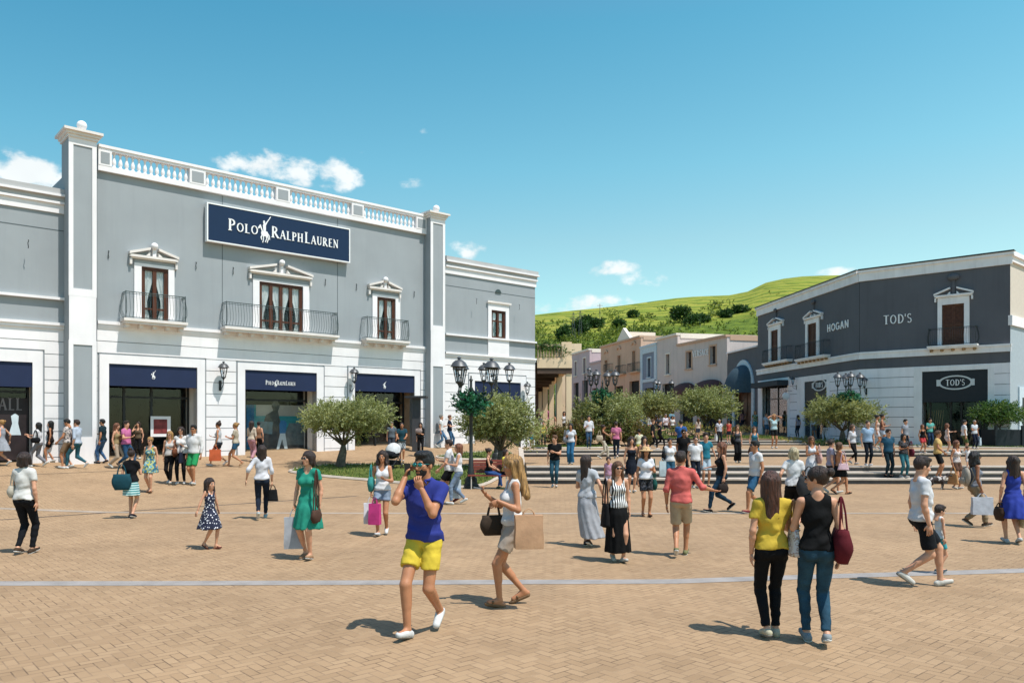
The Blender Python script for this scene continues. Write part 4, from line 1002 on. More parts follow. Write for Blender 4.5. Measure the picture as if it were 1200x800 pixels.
# ---------------------------------------------------------------- the colonnade beyond the big store
port = empty('colonnade', (3.0, 46, 1.2)); tag(port, 'sandy stone colonnade with roof terrace balustrade beside the big store', 'building')
SAND = mat('sandy_render', (.66, .47, .30), .85, streak=.15, var=.07, scale=.7)
SANDL = mat('pale_sandy_render', (.84, .64, .43), .85, streak=.15, var=.07, scale=.7)
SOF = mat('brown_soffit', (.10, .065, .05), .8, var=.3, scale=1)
Yp = 45.0
xk = lambda px, Y: (px-HX)/F*Y
zk = lambda py, Y: CAMZ-(py-HY)/F*Y
x1 = xk(670.5, Yp); x0 = 1.45
m_ = MB(); m_.box(x0, x1, Yp, Yp+.5, zk(431, Yp), zk(420.5, Yp)); m_.box(x1-.55, x1, Yp+.5, 72, zk(431, Yp), zk(420.5, Yp)); m_.build('front_beam', SANDL, port)
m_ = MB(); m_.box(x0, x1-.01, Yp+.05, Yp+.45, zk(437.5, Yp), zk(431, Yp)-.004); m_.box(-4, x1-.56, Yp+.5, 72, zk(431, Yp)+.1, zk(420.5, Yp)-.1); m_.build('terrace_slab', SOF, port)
for i, (pa, pb, Yc) in enumerate(((663.5, 670.3, 45.1), (652.5, 659, 51.5), (643.7, 649.2, 57.5), (636, 641.6, 63.5), (631, 635, 69))):
    xa, xb = xk(pa, Yc), xk(pb, Yc)
    if i == 0: xb = x1-.02
    m_ = MB(); m_.box(xa, xb, Yc, Yc+.62, .6, zk(431, Yp)-.002); c = m_.build('column', SANDL, port)
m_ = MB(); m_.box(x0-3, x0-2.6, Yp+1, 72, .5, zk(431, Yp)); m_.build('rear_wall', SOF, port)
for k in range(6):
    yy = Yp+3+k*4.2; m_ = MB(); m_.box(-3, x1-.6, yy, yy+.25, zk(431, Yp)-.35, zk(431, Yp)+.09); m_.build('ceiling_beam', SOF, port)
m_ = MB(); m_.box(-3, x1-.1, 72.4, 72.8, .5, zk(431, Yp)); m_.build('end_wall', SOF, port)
m_ = MB(); m_.box(-24, 0.2, 80, 116, 0, 9); m_.build('wall', C_V, tag(empty('street_shop', (-10, 98, 1.4)), 'unseen plain pinkish shop block added on the left side of the far street', 'building'))  # unseen block, added to keep the hill out of the shop glass reflections
rb = MB(); zt_, zb_ = zk(402.5, Yp), zk(420.5, Yp)
rb.box(x0, x1-.6, Yp+.1, Yp+.35, zt_-.16, zt_-.02); rb.box(x0, x1-.6, Yp+.1, Yp+.35, zb_, zb_+.08); rb.box(x1-.6, x1-.02, Yp+.02, Yp+.48, zb_, zt_+.1); rb.box(x1-.5, x1-.05, Yp+.5, 72, zb_, zt_)
po = rb.build('parapet', SANDL, port)
n = 9
for i in range(n):
    x = x0+.05+(x1-.7-x0)*i/(n-1); b = MB(); b.lathe([(.05, 0), (.065, .15), (.035, .4), (.05, zt_-zb_-.24)], (x, Yp+.22, zb_+.08), 8); b.build('baluster', SANDL, po, smooth=True)
m_ = MB(); m_.box(xk(655, 121), xk(681.5, 121), 121, 131, 0, zk(402.5, 121)); m_.build('wall', SANDL, tag(empty('street_shop', (xk(668, 121), 125, 1.4)), 'pale sandy block rising behind the lilac grey shop and the colonnade', 'building'))
# ================================================================ vegetation
BARK = mat('olive_bark', (.14, .11, .085), .95, var=.4, scale=12, bump=.8, bscale=25)
def leafmat(name, col):
    m, nt, N, L, b = newmat(name)
    out = N['Material Output']; b.inputs['Base Color'].default_value = (*col, 1); b.inputs['Roughness'].default_value = .55; b.inputs['Specular IOR Level'].default_value = .35
    tr = N.new('ShaderNodeBsdfTranslucent'); tr.inputs['Color'].default_value = (col[0]*1.3, col[1]*1.25, col[2]*.6, 1)
    mx = N.new('ShaderNodeMixShader'); mx.inputs[0].default_value = .35; L.new(b.outputs[0], mx.inputs[1]); L.new(tr.outputs[0], mx.inputs[2]); L.new(mx.outputs[0], out.inputs['Surface'])
    return m
OL = [leafmat('olive_leaf', (.25, .275, .11)), leafmat('olive_leaf_pale', (.42, .45, .23)), leafmat('olive_leaf_deep', (.14, .165, .06))]
GL = [leafmat('green_leaf', (.06, .13, .03)), leafmat('green_leaf_pale', (.13, .20, .05)), leafmat('green_leaf_deep', (.03, .07, .02))]
BL = [leafmat('basket_leaf', (.02, .13, .07)), leafmat('basket_leaf_pale', (.06, .24, .14)), leafmat('basket_leaf_deep', (.01, .05, .03))]
YL = [leafmat('hedge_leaf', (.26, .25, .05)), leafmat('hedge_leaf_pale', (.36, .30, .06)), leafmat('hedge_leaf_red', (.14, .13, .03))]
def leaves(rr, blobs, n, L_, W_, mats, name, parent, gaps=.0, up=.3):
    """n leaf blades in clumps through the volume of the blobs (c, r)"""
    vs = []; fs = []; mi = []
    wts = [b[1][0]*b[1][1]*b[1][2] for b in blobs]; tot = sum(wts)
    for (c, r), w in zip(blobs, wts):
        k = max(4, int(n*w/tot/9))
        for _ in range(k):
            # one twig with nine leaves, mostly near the skin of the blob
            d = Vector((rr.gauss(0, 1), rr.gauss(0, 1), rr.gauss(0, 1))).normalized(); q = rr.random()**.33*(.62+.46*rr.random())
            p0 = Vector((c[0]+d.x*r[0]*q, c[1]+d.y*r[1]*q, c[2]+d.z*r[2]*q))
            tw = (Vector((d.x, d.y, d.z*.6+up))+Vector((rr.gauss(0, .4), rr.gauss(0, .4), rr.gauss(0, .4)))).normalized(); tl = L_*2.6
            sh = rr.random()
            m = 0 if sh < .5 else (1 if sh < .78 else 2)
            for j in range(9):
                p = p0+tw*(tl*j/9); a = (tw*.6+Vector((rr.gauss(0, .6), rr.gauss(0, .6), rr.gauss(0, .5)))).normalized()
                s_ = a.orthogonal().normalized(); s_ = (s_*math.cos(j*2.4)+a.cross(s_)*math.sin(j*2.4)); l = L_*rr.uniform(.7, 1.2); w2 = W_*rr.uniform(.7, 1.2)
                o = len(vs); vs += [tuple(p), tuple(p+a*l*.5+s_*w2), tuple(p+a*l), tuple(p+a*l*.5-s_*w2)]; fs.append((o, o+1, o+2, o+3)); mi.append(m if rr.random() < .8 else rr.randrange(3))
    b = MB(); b.v = vs; b.f = fs; b.m = mi
    return b.build(name, mats, parent)
def olive(px, py, cl, cr, ct, cb, label, n=9000, lean=(0, 0), base=None, mats=None, seed=1, trunk=.16, L_=.085, name='olive_tree', group='olive trees on the plaza', depth=.8, lobes=16, W_=.016):
    """px,py trunk foot; cl..cr and ct..cb the crown's limits in the photograph, turned into metres at the tree's distance"""
    rr = random.Random(seed)
    X, Y, Z = base or hit(px, py); s = Y/F
    root = empty(name, (X, Y, Z)); tag(root, label, 'tree', group)
    x0, x1, zt, zb = (cl-HX)*s, (cr-HX)*s, CAMZ-(ct-HY)*s, CAMZ-(cb-HY)*s
    cx, cz, rx, rz = (x0+x1)/2, (zt+zb)/2, (x1-x0)/2, (zt-zb)/2
    ry = rx*depth
    t = MB(); th = zb-Z+rz*.3
    def wob(k): return (rr.uniform(-.05, .05)*k, rr.uniform(-.05, .05)*k)
    top = (X+(cx-X)*.5+lean[0], Y, Z+max(th, .5)*.72)
    for k in range(3):
        a = k*2.1+seed; o = trunk*.35
        t.tube([(X+o*math.cos(a)*1.5, Y+o*math.sin(a)*1.5, Z-.1), (X+o*math.cos(a+.5), Y+o*math.sin(a+.5), Z+th*.25), (X+(top[0]-X)*.6+o*math.cos(a+1.3)*.9, Y+o*math.sin(a+1.3)*.9, Z+th*.5), top], [trunk*1.05, trunk*.75, trunk*.62, trunk*.5], 8)
    blobs = []
    for k in range(lobes):
        a = k*2.399; q = math.sqrt((k+.5)/lobes); h = rr.uniform(-.45, .55)
        c = (cx+rx*.68*q*math.cos(a), Y+ry*.68*q*math.sin(a), cz+rz*(h*(1-q*.5)+.0)); r = rr.uniform(.36, .50)
        blobs.append((c, (rx*r*1.1, ry*r*1.1, rz*r*1.35)))
    for c, r in blobs[::2]:
        mid = ((top[0]+c[0])/2, (top[1]+c[1])/2, (top[2]+c[2])/2-.1*rz)
        t.tube([top, mid, c], [trunk*.38, trunk*.2, trunk*.06], 5)
    t.build('trunk', BARK, root, smooth=True)
    leaves(rr, blobs, n, L_, W_, mats or OL, 'crown', root)
    return root
olive(400, 549, 348, 462, 463, 519, 'olive tree on the grass strip in front of the middle doorway', 24000, seed=3, trunk=.17, L_=.10, W_=.022)
olive(588, 552, 533, 638, 460, 529, 'olive tree behind the red bench, the fullest crown', 28000, seed=5, trunk=.19, L_=.11, W_=.024)
olive(712, 521, 664, 752, 452, 516, 'broad olive tree behind the lantern post in the middle of the street', 24000, seed=7, trunk=.22, L_=.14, W_=.03, base=(5.6, 46.0, 1.0))
olive(765, 505, 738, 792, 456, 492, 'rounded olive tree between the two street lantern posts', 14000, seed=9, trunk=.2, L_=.16, W_=.036, base=(10.6, 58.0, 1.3))
olive(827, 512, 792, 864, 453, 494, 'clipped olive tree in front of the brown dome awnings', 20000, seed=11, trunk=.18, L_=.15, W_=.032, base=(12.7, 51.0, 1.3))
olive(989, 524, 945, 1030, 462, 504, 'olive tree in front of the slate building beside the lantern post', 21000, seed=13, trunk=.2, L_=.13, W_=.028, base=(19.6, 46.6, .85))
def shrub(px, Y, w, h, label, mats, seed, n=1400, L_=.08, z=None, name='shrub', group=None, W_=.02):
    X = (px-HX)/F*Y; Z = gsheet(X, Y) if z is None else z; rr = random.Random(seed)
    root = empty(name, (X, Y, Z)); tag(root, label, 'shrub', group)
    bl = [((X+rr.uniform(-.35, .35)*w, Y+rr.uniform(-.2, .2)*w, Z+h*rr.uniform(.35, .6)), (w*.28, w*.24, h*.42)) for _ in range(7)]
    leaves(rr, bl, n, L_, W_, mats, 'foliage', root)
    t = MB()
    for c, r in bl: t.tube([(X, Y, Z-.02), (c[0], c[1], c[2])], [.03, .012], 4)
    t.build('stem', BARK, root)
RL = [leafmat('russet_leaf', (.17, .12, .045)), leafmat('russet_leaf_green', (.15, .18, .05)), leafmat('russet_leaf_deep', (.09, .085, .03))]
shrub(684, 44.5, 2.8, 1.6, 'russet shrub under the broad olive tree, left side', RL, 21, 8000, .12, W_=.035)
shrub(735, 44.8, 2.6, 1.5, 'russet shrub under the broad olive tree, right side', RL, 22, 7000, .12, W_=.035)
shrub(655, 50, 2.4, 1.0, 'low russet shrub beside the colonnade', RL, 23, 4000, .12, W_=.035)
shrub(760, 50, 2.2, .9, 'low olive green shrub left of the upper steps', OL, 24, 4000, .12, W_=.03)
shrub(812, 49.0, 2.4, .75, 'yellow green hedge clump on the grass by the upper steps', YL, 25, 2000, .09, z=1.5)
shrub(840, 49.5, 2.0, .6, 'reddish hedge clump right of the yellow one', RL, 26, 1600, .09, z=1.5)
shrub(868, 49.5, 2.2, .5, 'flat reddish hedge clump at the right end of the grass', RL, 27, 1400, .09, z=1.5)
def hedge(px0, px1, Y, h, label, mats, seed, z):
    rr = random.Random(seed); x0, x1 = (px0-HX)/F*Y, (px1-HX)/F*Y; root = empty('hedge', ((x0+x1)/2, Y, z)); tag(root, label, 'hedge')
    n = int((x1-x0)/.5); bl = [((x0+(x1-x0)*(i+.5)/n, Y+rr.uniform(-.2, .2), z+h*.5), (.38, .38, h*.55)) for i in range(n)]
    leaves(rr, bl, n*420, .08, .022, mats, 'foliage', root)
hedge(913, 950, 47.6, .35, 'low yellow flowered hedge along the top of the right hand steps', YL, 31, .95)
hedge(950, 1002, 46.0, .32, 'low green hedge at the foot of the right hand olive tree', GL, 32, .88)

# planter box with a small tree by the wide doorway
X, Y = B.pt(B.u(1173, .9), .9, 0)[:2]; Z = gsheet(X, Y)
Z = max(Z, .86)
pl = empty('planter', (X, Y, Z)); tag(pl, 'dark square planter box right of the wide doorway', 'planter')
m_ = MB(); s_ = .72; hh_ = 1.1
for (a, b_, c, d) in ((-s_, s_, -s_, -s_+.06), (-s_, s_, s_-.06, s_), (-s_, -s_+.06, -s_+.06, s_-.06), (s_-.06, s_, -s_+.06, s_-.06)): m_.box(X+a, X+b_, Y+c, Y+d, Z, Z+hh_-.12)
for a in (-s_, s_):
    for c in (-s_, s_): m_.box(X+a-.06, X+a+.06, Y+c-.06, Y+c+.06, Z, Z+hh_+.1)
m_.build('box_side', PANEL, pl)
m_ = MB(); m_.box(X-s_+.06, X+s_-.06, Y-s_+.06, Y+s_-.06, Z+.1, Z+hh_-.3); m_.build('soil', mat('soil', (.05, .035, .025), .95), pl)
olive(1173, 505, 1142, 1198, 470, 505, 'small bushy green tree growing in the dark planter box', 8000, base=(X, Y, Z+hh_-.35), mats=GL, seed=15, trunk=.06, L_=.12, W_=.03, group=None, name='small_tree', depth=1.0)

# ================================================================ lantern posts
def lantern_post(X, Y, Z, label, angles, H=3.6, s=1.0, arm=.72, basket=2.85, chains=True):
    root = empty('lamp_post', (X, Y, Z)); tag(root, label, 'street lamp', 'lantern posts on the plaza')
    m = MB(); prof = [(.26, 0), (.26, .10), (.22, .14), (.20, .32), (.13, .40), (.11, .62), (.085, .68), (.075, 1.0), (.062, 1.02), (.058, 2.4), (.075, 2.43), (.055, 2.47), (.05, H-.35), (.075, H-.32), (.075, H-.25), (.045, H-.2), (.04, H), (.07, H+.03), (.02, H+.12), (.03, H+.16), (.001, H+.2)]
    m.lathe(prof, (X, Y, Z), 12); m.build('post', IRON, root, smooth='auto')
    for a in angles:
        a = R(a); c, s_ = math.cos(a), math.sin(a); ar = MB(); pts = []
        for (r, z) in ((.05, H-.28), (.18, H-.42), (.38, H-.62), (.60, H-.66), (.78, H-.50), (arm, H-.30), (arm, H-.16)): pts.append((X+r*c, Y+r*s_, Z+z))
        # finer curve
        P_ = []
        for i in range(len(pts)-1):
            for k in range(3): P_.append(tuple(pts[i][q]+(pts[i+1][q]-pts[i][q])*k/3 for q in range(3)))
        P_.append(pts[-1])
        for _ in range(2): P_ = [P_[0]]+[tuple((P_[i-1][q]+2*P_[i][q]+P_[i+1][q])/4 for q in range(3)) for i in range(1, len(P_)-1)]+[P_[-1]]
        ar.tube(P_, .026, 6)
        ar.tube([(X+.05*c, Y+.05*s_, Z+H-.62), (X+.2*c, Y+.2*s_, Z+H-.72), (X+.32*c, Y+.32*s_, Z+H-.62), (X+.26*c, Y+.26*s_, Z+H-.5), (X+.18*c, Y+.18*s_, Z+H-.55)], .013, 5)
        ao = ar.build('arm', IRON, root, smooth=True)
        lantern(ao, (X+arm*c, Y+arm*s_, Z+H+.27), 1.0*s)
    if basket:
        rr = random.Random(int(X*10)+3)
        bz = Z+basket
        bm = MB(); bm.lathe([(.40, 0), (.42, .03), (.40, .05)], (X, Y, bz-.12), 16); bm.tube([(X+.4*math.cos(t), Y+.4*math.sin(t), bz-.1) for t in [k*math.pi/4 for k in range(8)]], .02, 4, closed=True)
        for k in range(4):
            a = k*math.pi/2; bm.tube([(X+.05*math.cos(a), Y+.05*math.sin(a), bz-.1), (X+.4*math.cos(a), Y+.4*math.sin(a), bz-.1)], .015, 4)
        bs = empty('flower_basket', (X, Y, bz)); tag(bs, 'round green hanging planter ring on the '+label, 'flower basket', 'planted rings on the lantern posts')
        bm.build('basket_ring', IRON, bs)
        bl = [((X+.30*math.cos(k*.785), Y+.30*math.sin(k*.785), bz+rr.uniform(-.06, .06)), (.24, .24, .24)) for k in range(8)]+[((X, Y, bz+.15), (.35, .35, .25))]
        leaves(rr, bl, 2600, .10, .04, BL, 'foliage', bs, up=-.2)
    return root
x_, y_, z_ = hit(552, 571.5)
lantern_post(x_, y_, z_, 'tallest lantern post, beside the red bench', (122, 240, -15), s=1.06)
lantern_post((582-HX)/F*34.8, 34.8, left_z((582-HX)/F*34.8, 34.8), 'lantern post rising behind the full olive tree', (220, 264, -38), basket=0)
lantern_post((706-HX)/F*45.2, 45.2, .92, 'lantern post in front of the broad olive tree', (150, 235, -10, 60), s=1.05)
lantern_post((994.8-HX)/F*46.0, 46.0, .86, 'lantern post in front of the slate building', (190, 255, 10, 80), s=1.0)
lantern_post((777.5-HX)/F*61, 61, 1.3, 'far lantern post between the street olive trees', (200, 20, 110), basket=0)
x_, y_ = (685.5-HX)/F*74, 74
lantern_post(x_, y_, 1.65, 'farthest single lantern post near the mauve wall', (0,), H=5.2, basket=0, arm=.4)

# dark totem post
x_, y_, z_ = hit(488, 529)
rt = empty('information_post', (x_, y_, z_)); tag(rt, 'tall dark rectangular post with flat cap near the third doorway', 'post')
m_ = MB(); m_.box(x_-.19, x_+.19, y_-.12, y_+.12, z_, z_+65/F*y_-.1); m_.build('post', mat('post_grey', (.06, .06, .065), .6), rt)
m_ = MB(); m_.box(x_-.5, x_+.5, y_-.4, y_+.4, z_+65/F*y_-.1, z_+65/F*y_); m_.build('cap', mat('post_cap', (.03, .03, .032), .6), rt)

# bench
def bench(px, py, label, W=1.5, rz=0):
    x, y, z = hit(px, py); root = empty('park_bench', (x, y, z), rz); tag(root, label, 'bench')
    M4 = root.matrix_basis
    def fin(m, n, mt): m.v = [tuple(M4 @ Vector(p)) for p in m.v]; return m.build(n, mt, root)
    RED = mat('red_brown_bench_wood', (.20, .045, .03), .6, var=.35, scale=6, stretch=(.3, 1, 1))
    s = MB()
    for k in range(5): s.box(-W/2, W/2, -.22+k*.095, -.22+k*.095+.08, .43, .465)
    fin(s, 'seat', RED)
    s = MB()
    for k in range(5): 
        zz = .52+k*.09; s.hexa([(-W/2, -.27-k*.02, zz), (W/2, -.27-k*.02, zz), (W/2, -.24-k*.02, zz), (-W/2, -.24-k*.02, zz)], [(-W/2, -.288-k*.02, zz+.075), (W/2, -.288-k*.02, zz+.075), (W/2, -.258-k*.02, zz+.075), (-W/2, -.258-k*.02, zz+.075)])
    fin(s, 'backrest', RED)
    for sx in (-1, 1):
        l = MB(); x_ = sx*(W/2-.12); l.tube([(x_, -.24, 0), (x_, -.24, .45), (x_, -.36, .98)], .022, 6); l.tube([(x_, .2, 0), (x_, .2, .43), (x_, -.24, .42)], .022, 6)
        fin(l, 'leg', mat('cream_bench_metal', (.55, .50, .44), .5, var=.05))
    return root
bench(573, 572.5, 'red slatted bench with pale legs by the tallest lantern post', 1.4, R(180))

# stroller
def stroller(x, y, z, rz, label, s=1.0):
    root = empty('stroller', (x, y, z), rz); tag(root, label, 'stroller'); M4 = root.matrix_basis @ Matrix.Diagonal((s, s, s, 1))
    def fin(m, n, mt, par=None, sm=False): m.v = [tuple(M4 @ Vector(p)) for p in m.v]; return m.build(n, mt, par or root, smooth=sm)
    f = MB()
    for sx in (-.26, .26):
        f.tube([(sx, .55, 1.02), (sx, .1, .55), (sx, -.38, .12)], .016, 6); f.tube([(sx, -.05, .62), (sx, .32, .12)], .016, 6); f.tube([(sx, .1, .55), (sx, -.35, .55)], .013, 5)
    f.tube([(-.26, .55, 1.02), (.26, .55, 1.02)], .02, 6); f.tube([(-.26, .32, .12), (.26, .32, .12)], .012, 5); f.tube([(-.26, -.38, .12), (.26, -.38, .12)], .012, 5)
    fin(f, 'frame', mat('dark_metal_tube', (.05, .05, .055), .4, metal=.5, var=0))
    for sx in (-.28, .28):
        for (yy, r) in ((.32, .13), (-.38, .10)):
            w = MB(); w.tube([(sx, yy+r*math.cos(t), r+.01+r*math.sin(t)*.98) for t in [k*math.pi/8 for k in range(16)]], .022, 6, closed=True); w.tube([(sx-.02, yy, r), (sx+.02, yy, r)], .03, 6); fin(w, 'wheel', IRON)
    c = MB(); c.ball((0, 0, .6), .30, 12, 8, None, (.85, 1.2, .62)); fin(c, 'seat', cloth('20242c'), sm=True)
    h = MB(); vs = []; fs = []
    for j in range(7):
        ph = R(-10+j*22)
        for i in range(9):
            t = math.pi*i/8; vs.append((.28*math.cos(t), .12-.38*math.sin(t)*math.cos(ph), .66+.36*math.sin(t)*math.sin(ph)))
    for j in range(6):
        for i in range(8): fs.append((j*9+i, j*9+i+1, (j+1)*9+i+1, (j+1)*9+i))
    h.add(vs, fs); fin(h, 'hood', cloth('e4e6ea'), sm=True)
    b = MB(); b.box(-.22, .22, -.22, .28, .2, .36); fin(b, 'basket', cloth('16181c'))
    return root

# ================================================================ hills and far vegetation
def ridge(k):
    px = 600+k*F
    pts = [(-2000, 455), (0, 420), (300, 395), (560, 375), (627, 368), (700, 360), (760, 353.5), (800, 349), (850, 346), (870, 345.5), (880, 339), (895, 332), (912, 327.5), (945, 323), (985, 321), (1020, 322), (1100, 335), (1300, 370), (2600, 440)]
    for (a, ya), (b_, yb) in zip(pts, pts[1:]):
        if a <= px <= b_: return ya+(yb-ya)*(px-a)/(b_-a)
    return 440
HY0, HY1 = 128.0, 330.0
def hz(X, Y):
    k = X/Y; rz_ = CAMZ+(497-ridge(k))/F*HY1
    t = min(1, max(0, (Y-HY0)/(HY1-HY0)))
    z = 2.9+(rz_-2.9)*(t**.92)
    if Y > HY1: z = rz_-(Y-HY1)*.02
    # gentle folds and the terraces cut along the slope
    z += (.9*math.sin(X*.05+Y*.03)+.5*math.sin(X*.13-Y*.08))*min(1, t*4)*(1-.7*t)
    return z
def hill_material():
    m, nt, N, L, b = newmat('hill_fields'); b.inputs['Roughness'].default_value = .95; b.inputs['Specular IOR Level'].default_value = .1
    tc = N.new('ShaderNodeTexCoord'); 
    n1 = N.new('ShaderNodeTexNoise'); n1.inputs['Scale'].default_value = .05; n1.inputs['Detail'].default_value = 6; L.new(tc.outputs['Object'], n1.inputs['Vector'])
    # crop rows: bands that follow the height of the ground
    sp = N.new('ShaderNodeSeparateXYZ'); L.new(tc.outputs['Object'], sp.inputs[0])
    ad = N.new('ShaderNodeMath'); ad.operation = 'MULTIPLY_ADD'; L.new(n1.outputs['Fac'], ad.inputs[0]); ad.inputs[1].default_value = 9.0; L.new(sp.outputs['Z'], ad.inputs[2])
    ml = N.new('ShaderNodeMath'); ml.operation = 'MULTIPLY'; L.new(ad.outputs[0], ml.inputs[0]); ml.inputs[1].default_value = .38
    fr = N.new('ShaderNodeMath'); fr.operation = 'FRACT'; L.new(ml.outputs[0], fr.inputs[0])
    rp = N.new('ShaderNodeValToRGB'); e = rp.color_ramp.elements
    e[0].color = (.12, .16, .025, 1); e[0].position = .0; e[1].color = (.20, .25, .035, 1); e[1].position = .34
    x = e.new(.12); x.color = (.13, .175, .025, 1); x = e.new(.75); x.color = (.30, .30, .05, 1)
    L.new(fr.outputs[0], rp.inputs['Fac'])
    n2 = N.new('ShaderNodeTexNoise'); n2.inputs['Scale'].default_value = .35; n2.inputs['Detail'].default_value = 8; n2.inputs['Roughness'].default_value = .7; L.new(tc.outputs['Object'], n2.inputs['Vector'])
    r2 = N.new('ShaderNodeValToRGB'); e = r2.color_ramp.elements; e[0].color = (.04, .08, .012, 1); e[0].position = .35; e[1].color = (.20, .26, .03, 1); e[1].position = .68
    x = e.new(.5); x.color = (.11, .16, .025, 1)
    L.new(n2.outputs['Fac'], r2.inputs['Fac'])
    # scrub covers the lower slope
    hs = N.new('ShaderNodeMath'); hs.operation = 'MULTIPLY_ADD'; L.new(n1.outputs['Fac'], hs.inputs[0]); hs.inputs[1].default_value = 12.0; L.new(sp.outputs['Z'], hs.inputs[2])
    sx = N.new('ShaderNodeMath'); sx.operation = 'MULTIPLY_ADD'; L.new(sp.outputs['X'], sx.inputs[0]); sx.inputs[1].default_value = -.16; L.new(hs.outputs[0], sx.inputs[2])
    mr = N.new('ShaderNodeMapRange'); mr.inputs['From Min'].default_value = 27; mr.inputs['From Max'].default_value = 32; L.new(sx.outputs[0], mr.inputs['Value'])
    mx = N.new('ShaderNodeMix'); mx.data_type = 'RGBA'; L.new(mr.outputs['Result'], mx.inputs['Factor']); L.new(r2.outputs['Color'], mx.inputs[6]); L.new(rp.outputs['Color'], mx.inputs[7])
    L.new(mx.outputs[2], b.inputs['Base Color'])
    bp = N.new('ShaderNodeBump'); bp.inputs['Strength'].default_value = 1; bp.inputs['Distance'].default_value = .8; L.new(n2.outputs['Fac'], bp.inputs['Height']); L.new(bp.outputs['Normal'], b.inputs['Normal'])
    return m
mb = MB(); ks = [-3+6*i/260 for i in range(261)]; ys = [HY0-6+i*3.5 for i in range(62)]+[360, 420, 500]
mb.add([(k*Y, Y, (hz(k*Y, Y) if Y > HY0 else 2.0)) for Y in ys for k in ks], [(j*261+i, j*261+i+1, (j+1)*261+i+1, (j+1)*261+i) for j in range(len(ys)-1) for i in range(260)])
tag(mb.build('hills', hill_material(), smooth=True), kind='structure')
SL = [leafmat('scrub_leaf', (.13, .18, .03)), leafmat('scrub_leaf_pale', (.22, .26, .045)), leafmat('scrub_leaf_deep', (.06, .10, .018))]
rr = random.Random(77); bl = []
for _ in range(2300):
    k = rr.uniform(-.1, .55); Y = rr.uniform(132, 330) if rr.random() < .25 else rr.uniform(132, 235)
    X = k*Y; z = hz(X, Y); px = 600+k*F; py = 497-(z-CAMZ)/Y*F
    band = 372+ (px-640)*.045 if px < 870 else 350
    if py < 374-(px-640)*.07+6*math.sin(px*.05) and rr.random() > .02: continue
    if px > 760 and py > 383-(px-760)*.08 and rr.random() > .25: continue
    w = rr.uniform(.5, 1.7); bl.append(((X, Y, z+w*.2), (w*1.5, w, w*.6)))
o = leaves(rr, bl, 90000, .5, .22, SL, 'scrub', None); tag(o, kind='stuff')
for i, (px, py, w, h, seed) in enumerate(((662, 399, 15, 14, 1), (680, 392, 16, 16, 2), (688, 383, 11, 12, 3), (697, 384, 16, 9, 4), (724, 385, 13, 8, 5), (797, 378, 20, 20, 6), (812, 382, 15, 12, 7), (822, 378, 16, 8, 8), (742, 372, 9, 6, 9), (868, 368, 18, 9, 10), (850, 372, 10, 8, 11))):
    k = (px-HX)/F; Y = 135.0
    while Y < 330 and CAMZ+(497-py)/F*Y > hz(k*Y, Y): Y += 1
    X = k*Y; s = Y/F; Z = hz(X, Y); rr = random.Random(seed*7)
    root = empty('hillside_tree', (X, Y, Z)); tag(root, ('dark clump of hillside trees above the colonnade', 'tall dark hillside tree left of the track', 'dark hillside tree just above the tall one', 'low dark hillside bush at the end of the line', 'small dark bush on the slope above the salmon roof', 'largest dark hillside tree, above the pinkish shop', 'dark hillside tree right of the largest one', 'low dark bush right of the hillside trees', 'tiny dark bush high on the middle slope', 'dark bush near the slate roof on the slope', 'small dark bush left of the slate roof')[i], 'tree', 'dark trees on the hillside')
    t = MB(); t.tube([(X, Y, Z-.3), (X, Y, Z+h*s*.5)], [.25, .12], 6); t.build('trunk', BARK, root)
    b5 = [((X+rr.uniform(-.3, .3)*w*s, Y+rr.uniform(-.3, .3)*w*s, Z+h*s*rr.uniform(.3, .7)), (w*s*.3, w*s*.28, h*s*.32)) for _ in range(7)]
    leaves(rr, b5, 2600, .5, .2, [GL[2], GL[0], GL[2]], 'crown', root)
# two lattice pylons and wires on the hill
for i, (px, py, hpx, lab) in enumerate(((703, 382, 26, 'slim pole with a crossbar on the hill above the salmon building'), (672, 398, 32, 'lattice pylon on the hill above the colonnade'), (680, 396, 32, 'lattice pylon right behind the first one'))):
    k = (px-HX)/F; Y = 135.0
    while Y < 330 and CAMZ+(497-py)/F*Y > hz(k*Y, Y): Y += 1
    X = k*Y; Z = hz(X, Y); h = hpx/F*Y; root = empty('power_pylon', (X, Y, Z)); tag(root, lab, 'pylon')
    m = MB(); w = .5
    if i == 0: m.tube([(X, Y, Z-.2), (X, Y, Z+h)], .09, 5)
    else:
        for sx in (-1, 1):
            for sy in (-1, 1): m.tube([(X+sx*w, Y+sy*w, Z-.2), (X+sx*.12, Y+sy*.12, Z+h)], .05, 4)
        for q in range(8):
            t0, t1 = q/8, (q+1)/8; a0, a1 = w*(1-t0*.76), w*(1-t1*.76); m.tube([(X-a0, Y-a0, Z+h*t0), (X+a1, Y-a1, Z+h*t1)], .03, 3); m.tube([(X+a0, Y-a0, Z+h*t0), (X-a1, Y-a1, Z+h*t1)], .03, 3)
    m.build('mast', mat('pylon_steel', (.12, .13, .12), .5, metal=.3), root)
    c = MB(); c.tube([(X-.9, Y, Z+h*.92), (X+.9, Y, Z+h*.92)], .06, 4); 
    if i: c.tube([(X-1.1, Y, Z+h*.78), (X+1.1, Y, Z+h*.78)], .06, 4)
    c.build('crossbar', mat('pylon_steel', (.12, .13, .12), .5), root)
# terrace greenery on the colonnade
rr = random.Random(5); root = empty('climbing_plant', (2.3, 45.2, 6.2)); tag(root, 'trailing green plant spilling over the terrace balustrade', 'plant')
leaves(rr, [((1.55+.25*i, 45.15, 6.75-.06*i+rr.uniform(-.1, .1)), (.3, .25, .22)) for i in range(7)], 1500, .10, .035, GL, 'foliage', root, up=-.4)
m_ = MB(); m_.tube([(1.5, 45.2, 6.7), (3.1, 45.2, 6.5)], .02, 4); m_.build('stem', BARK, root)
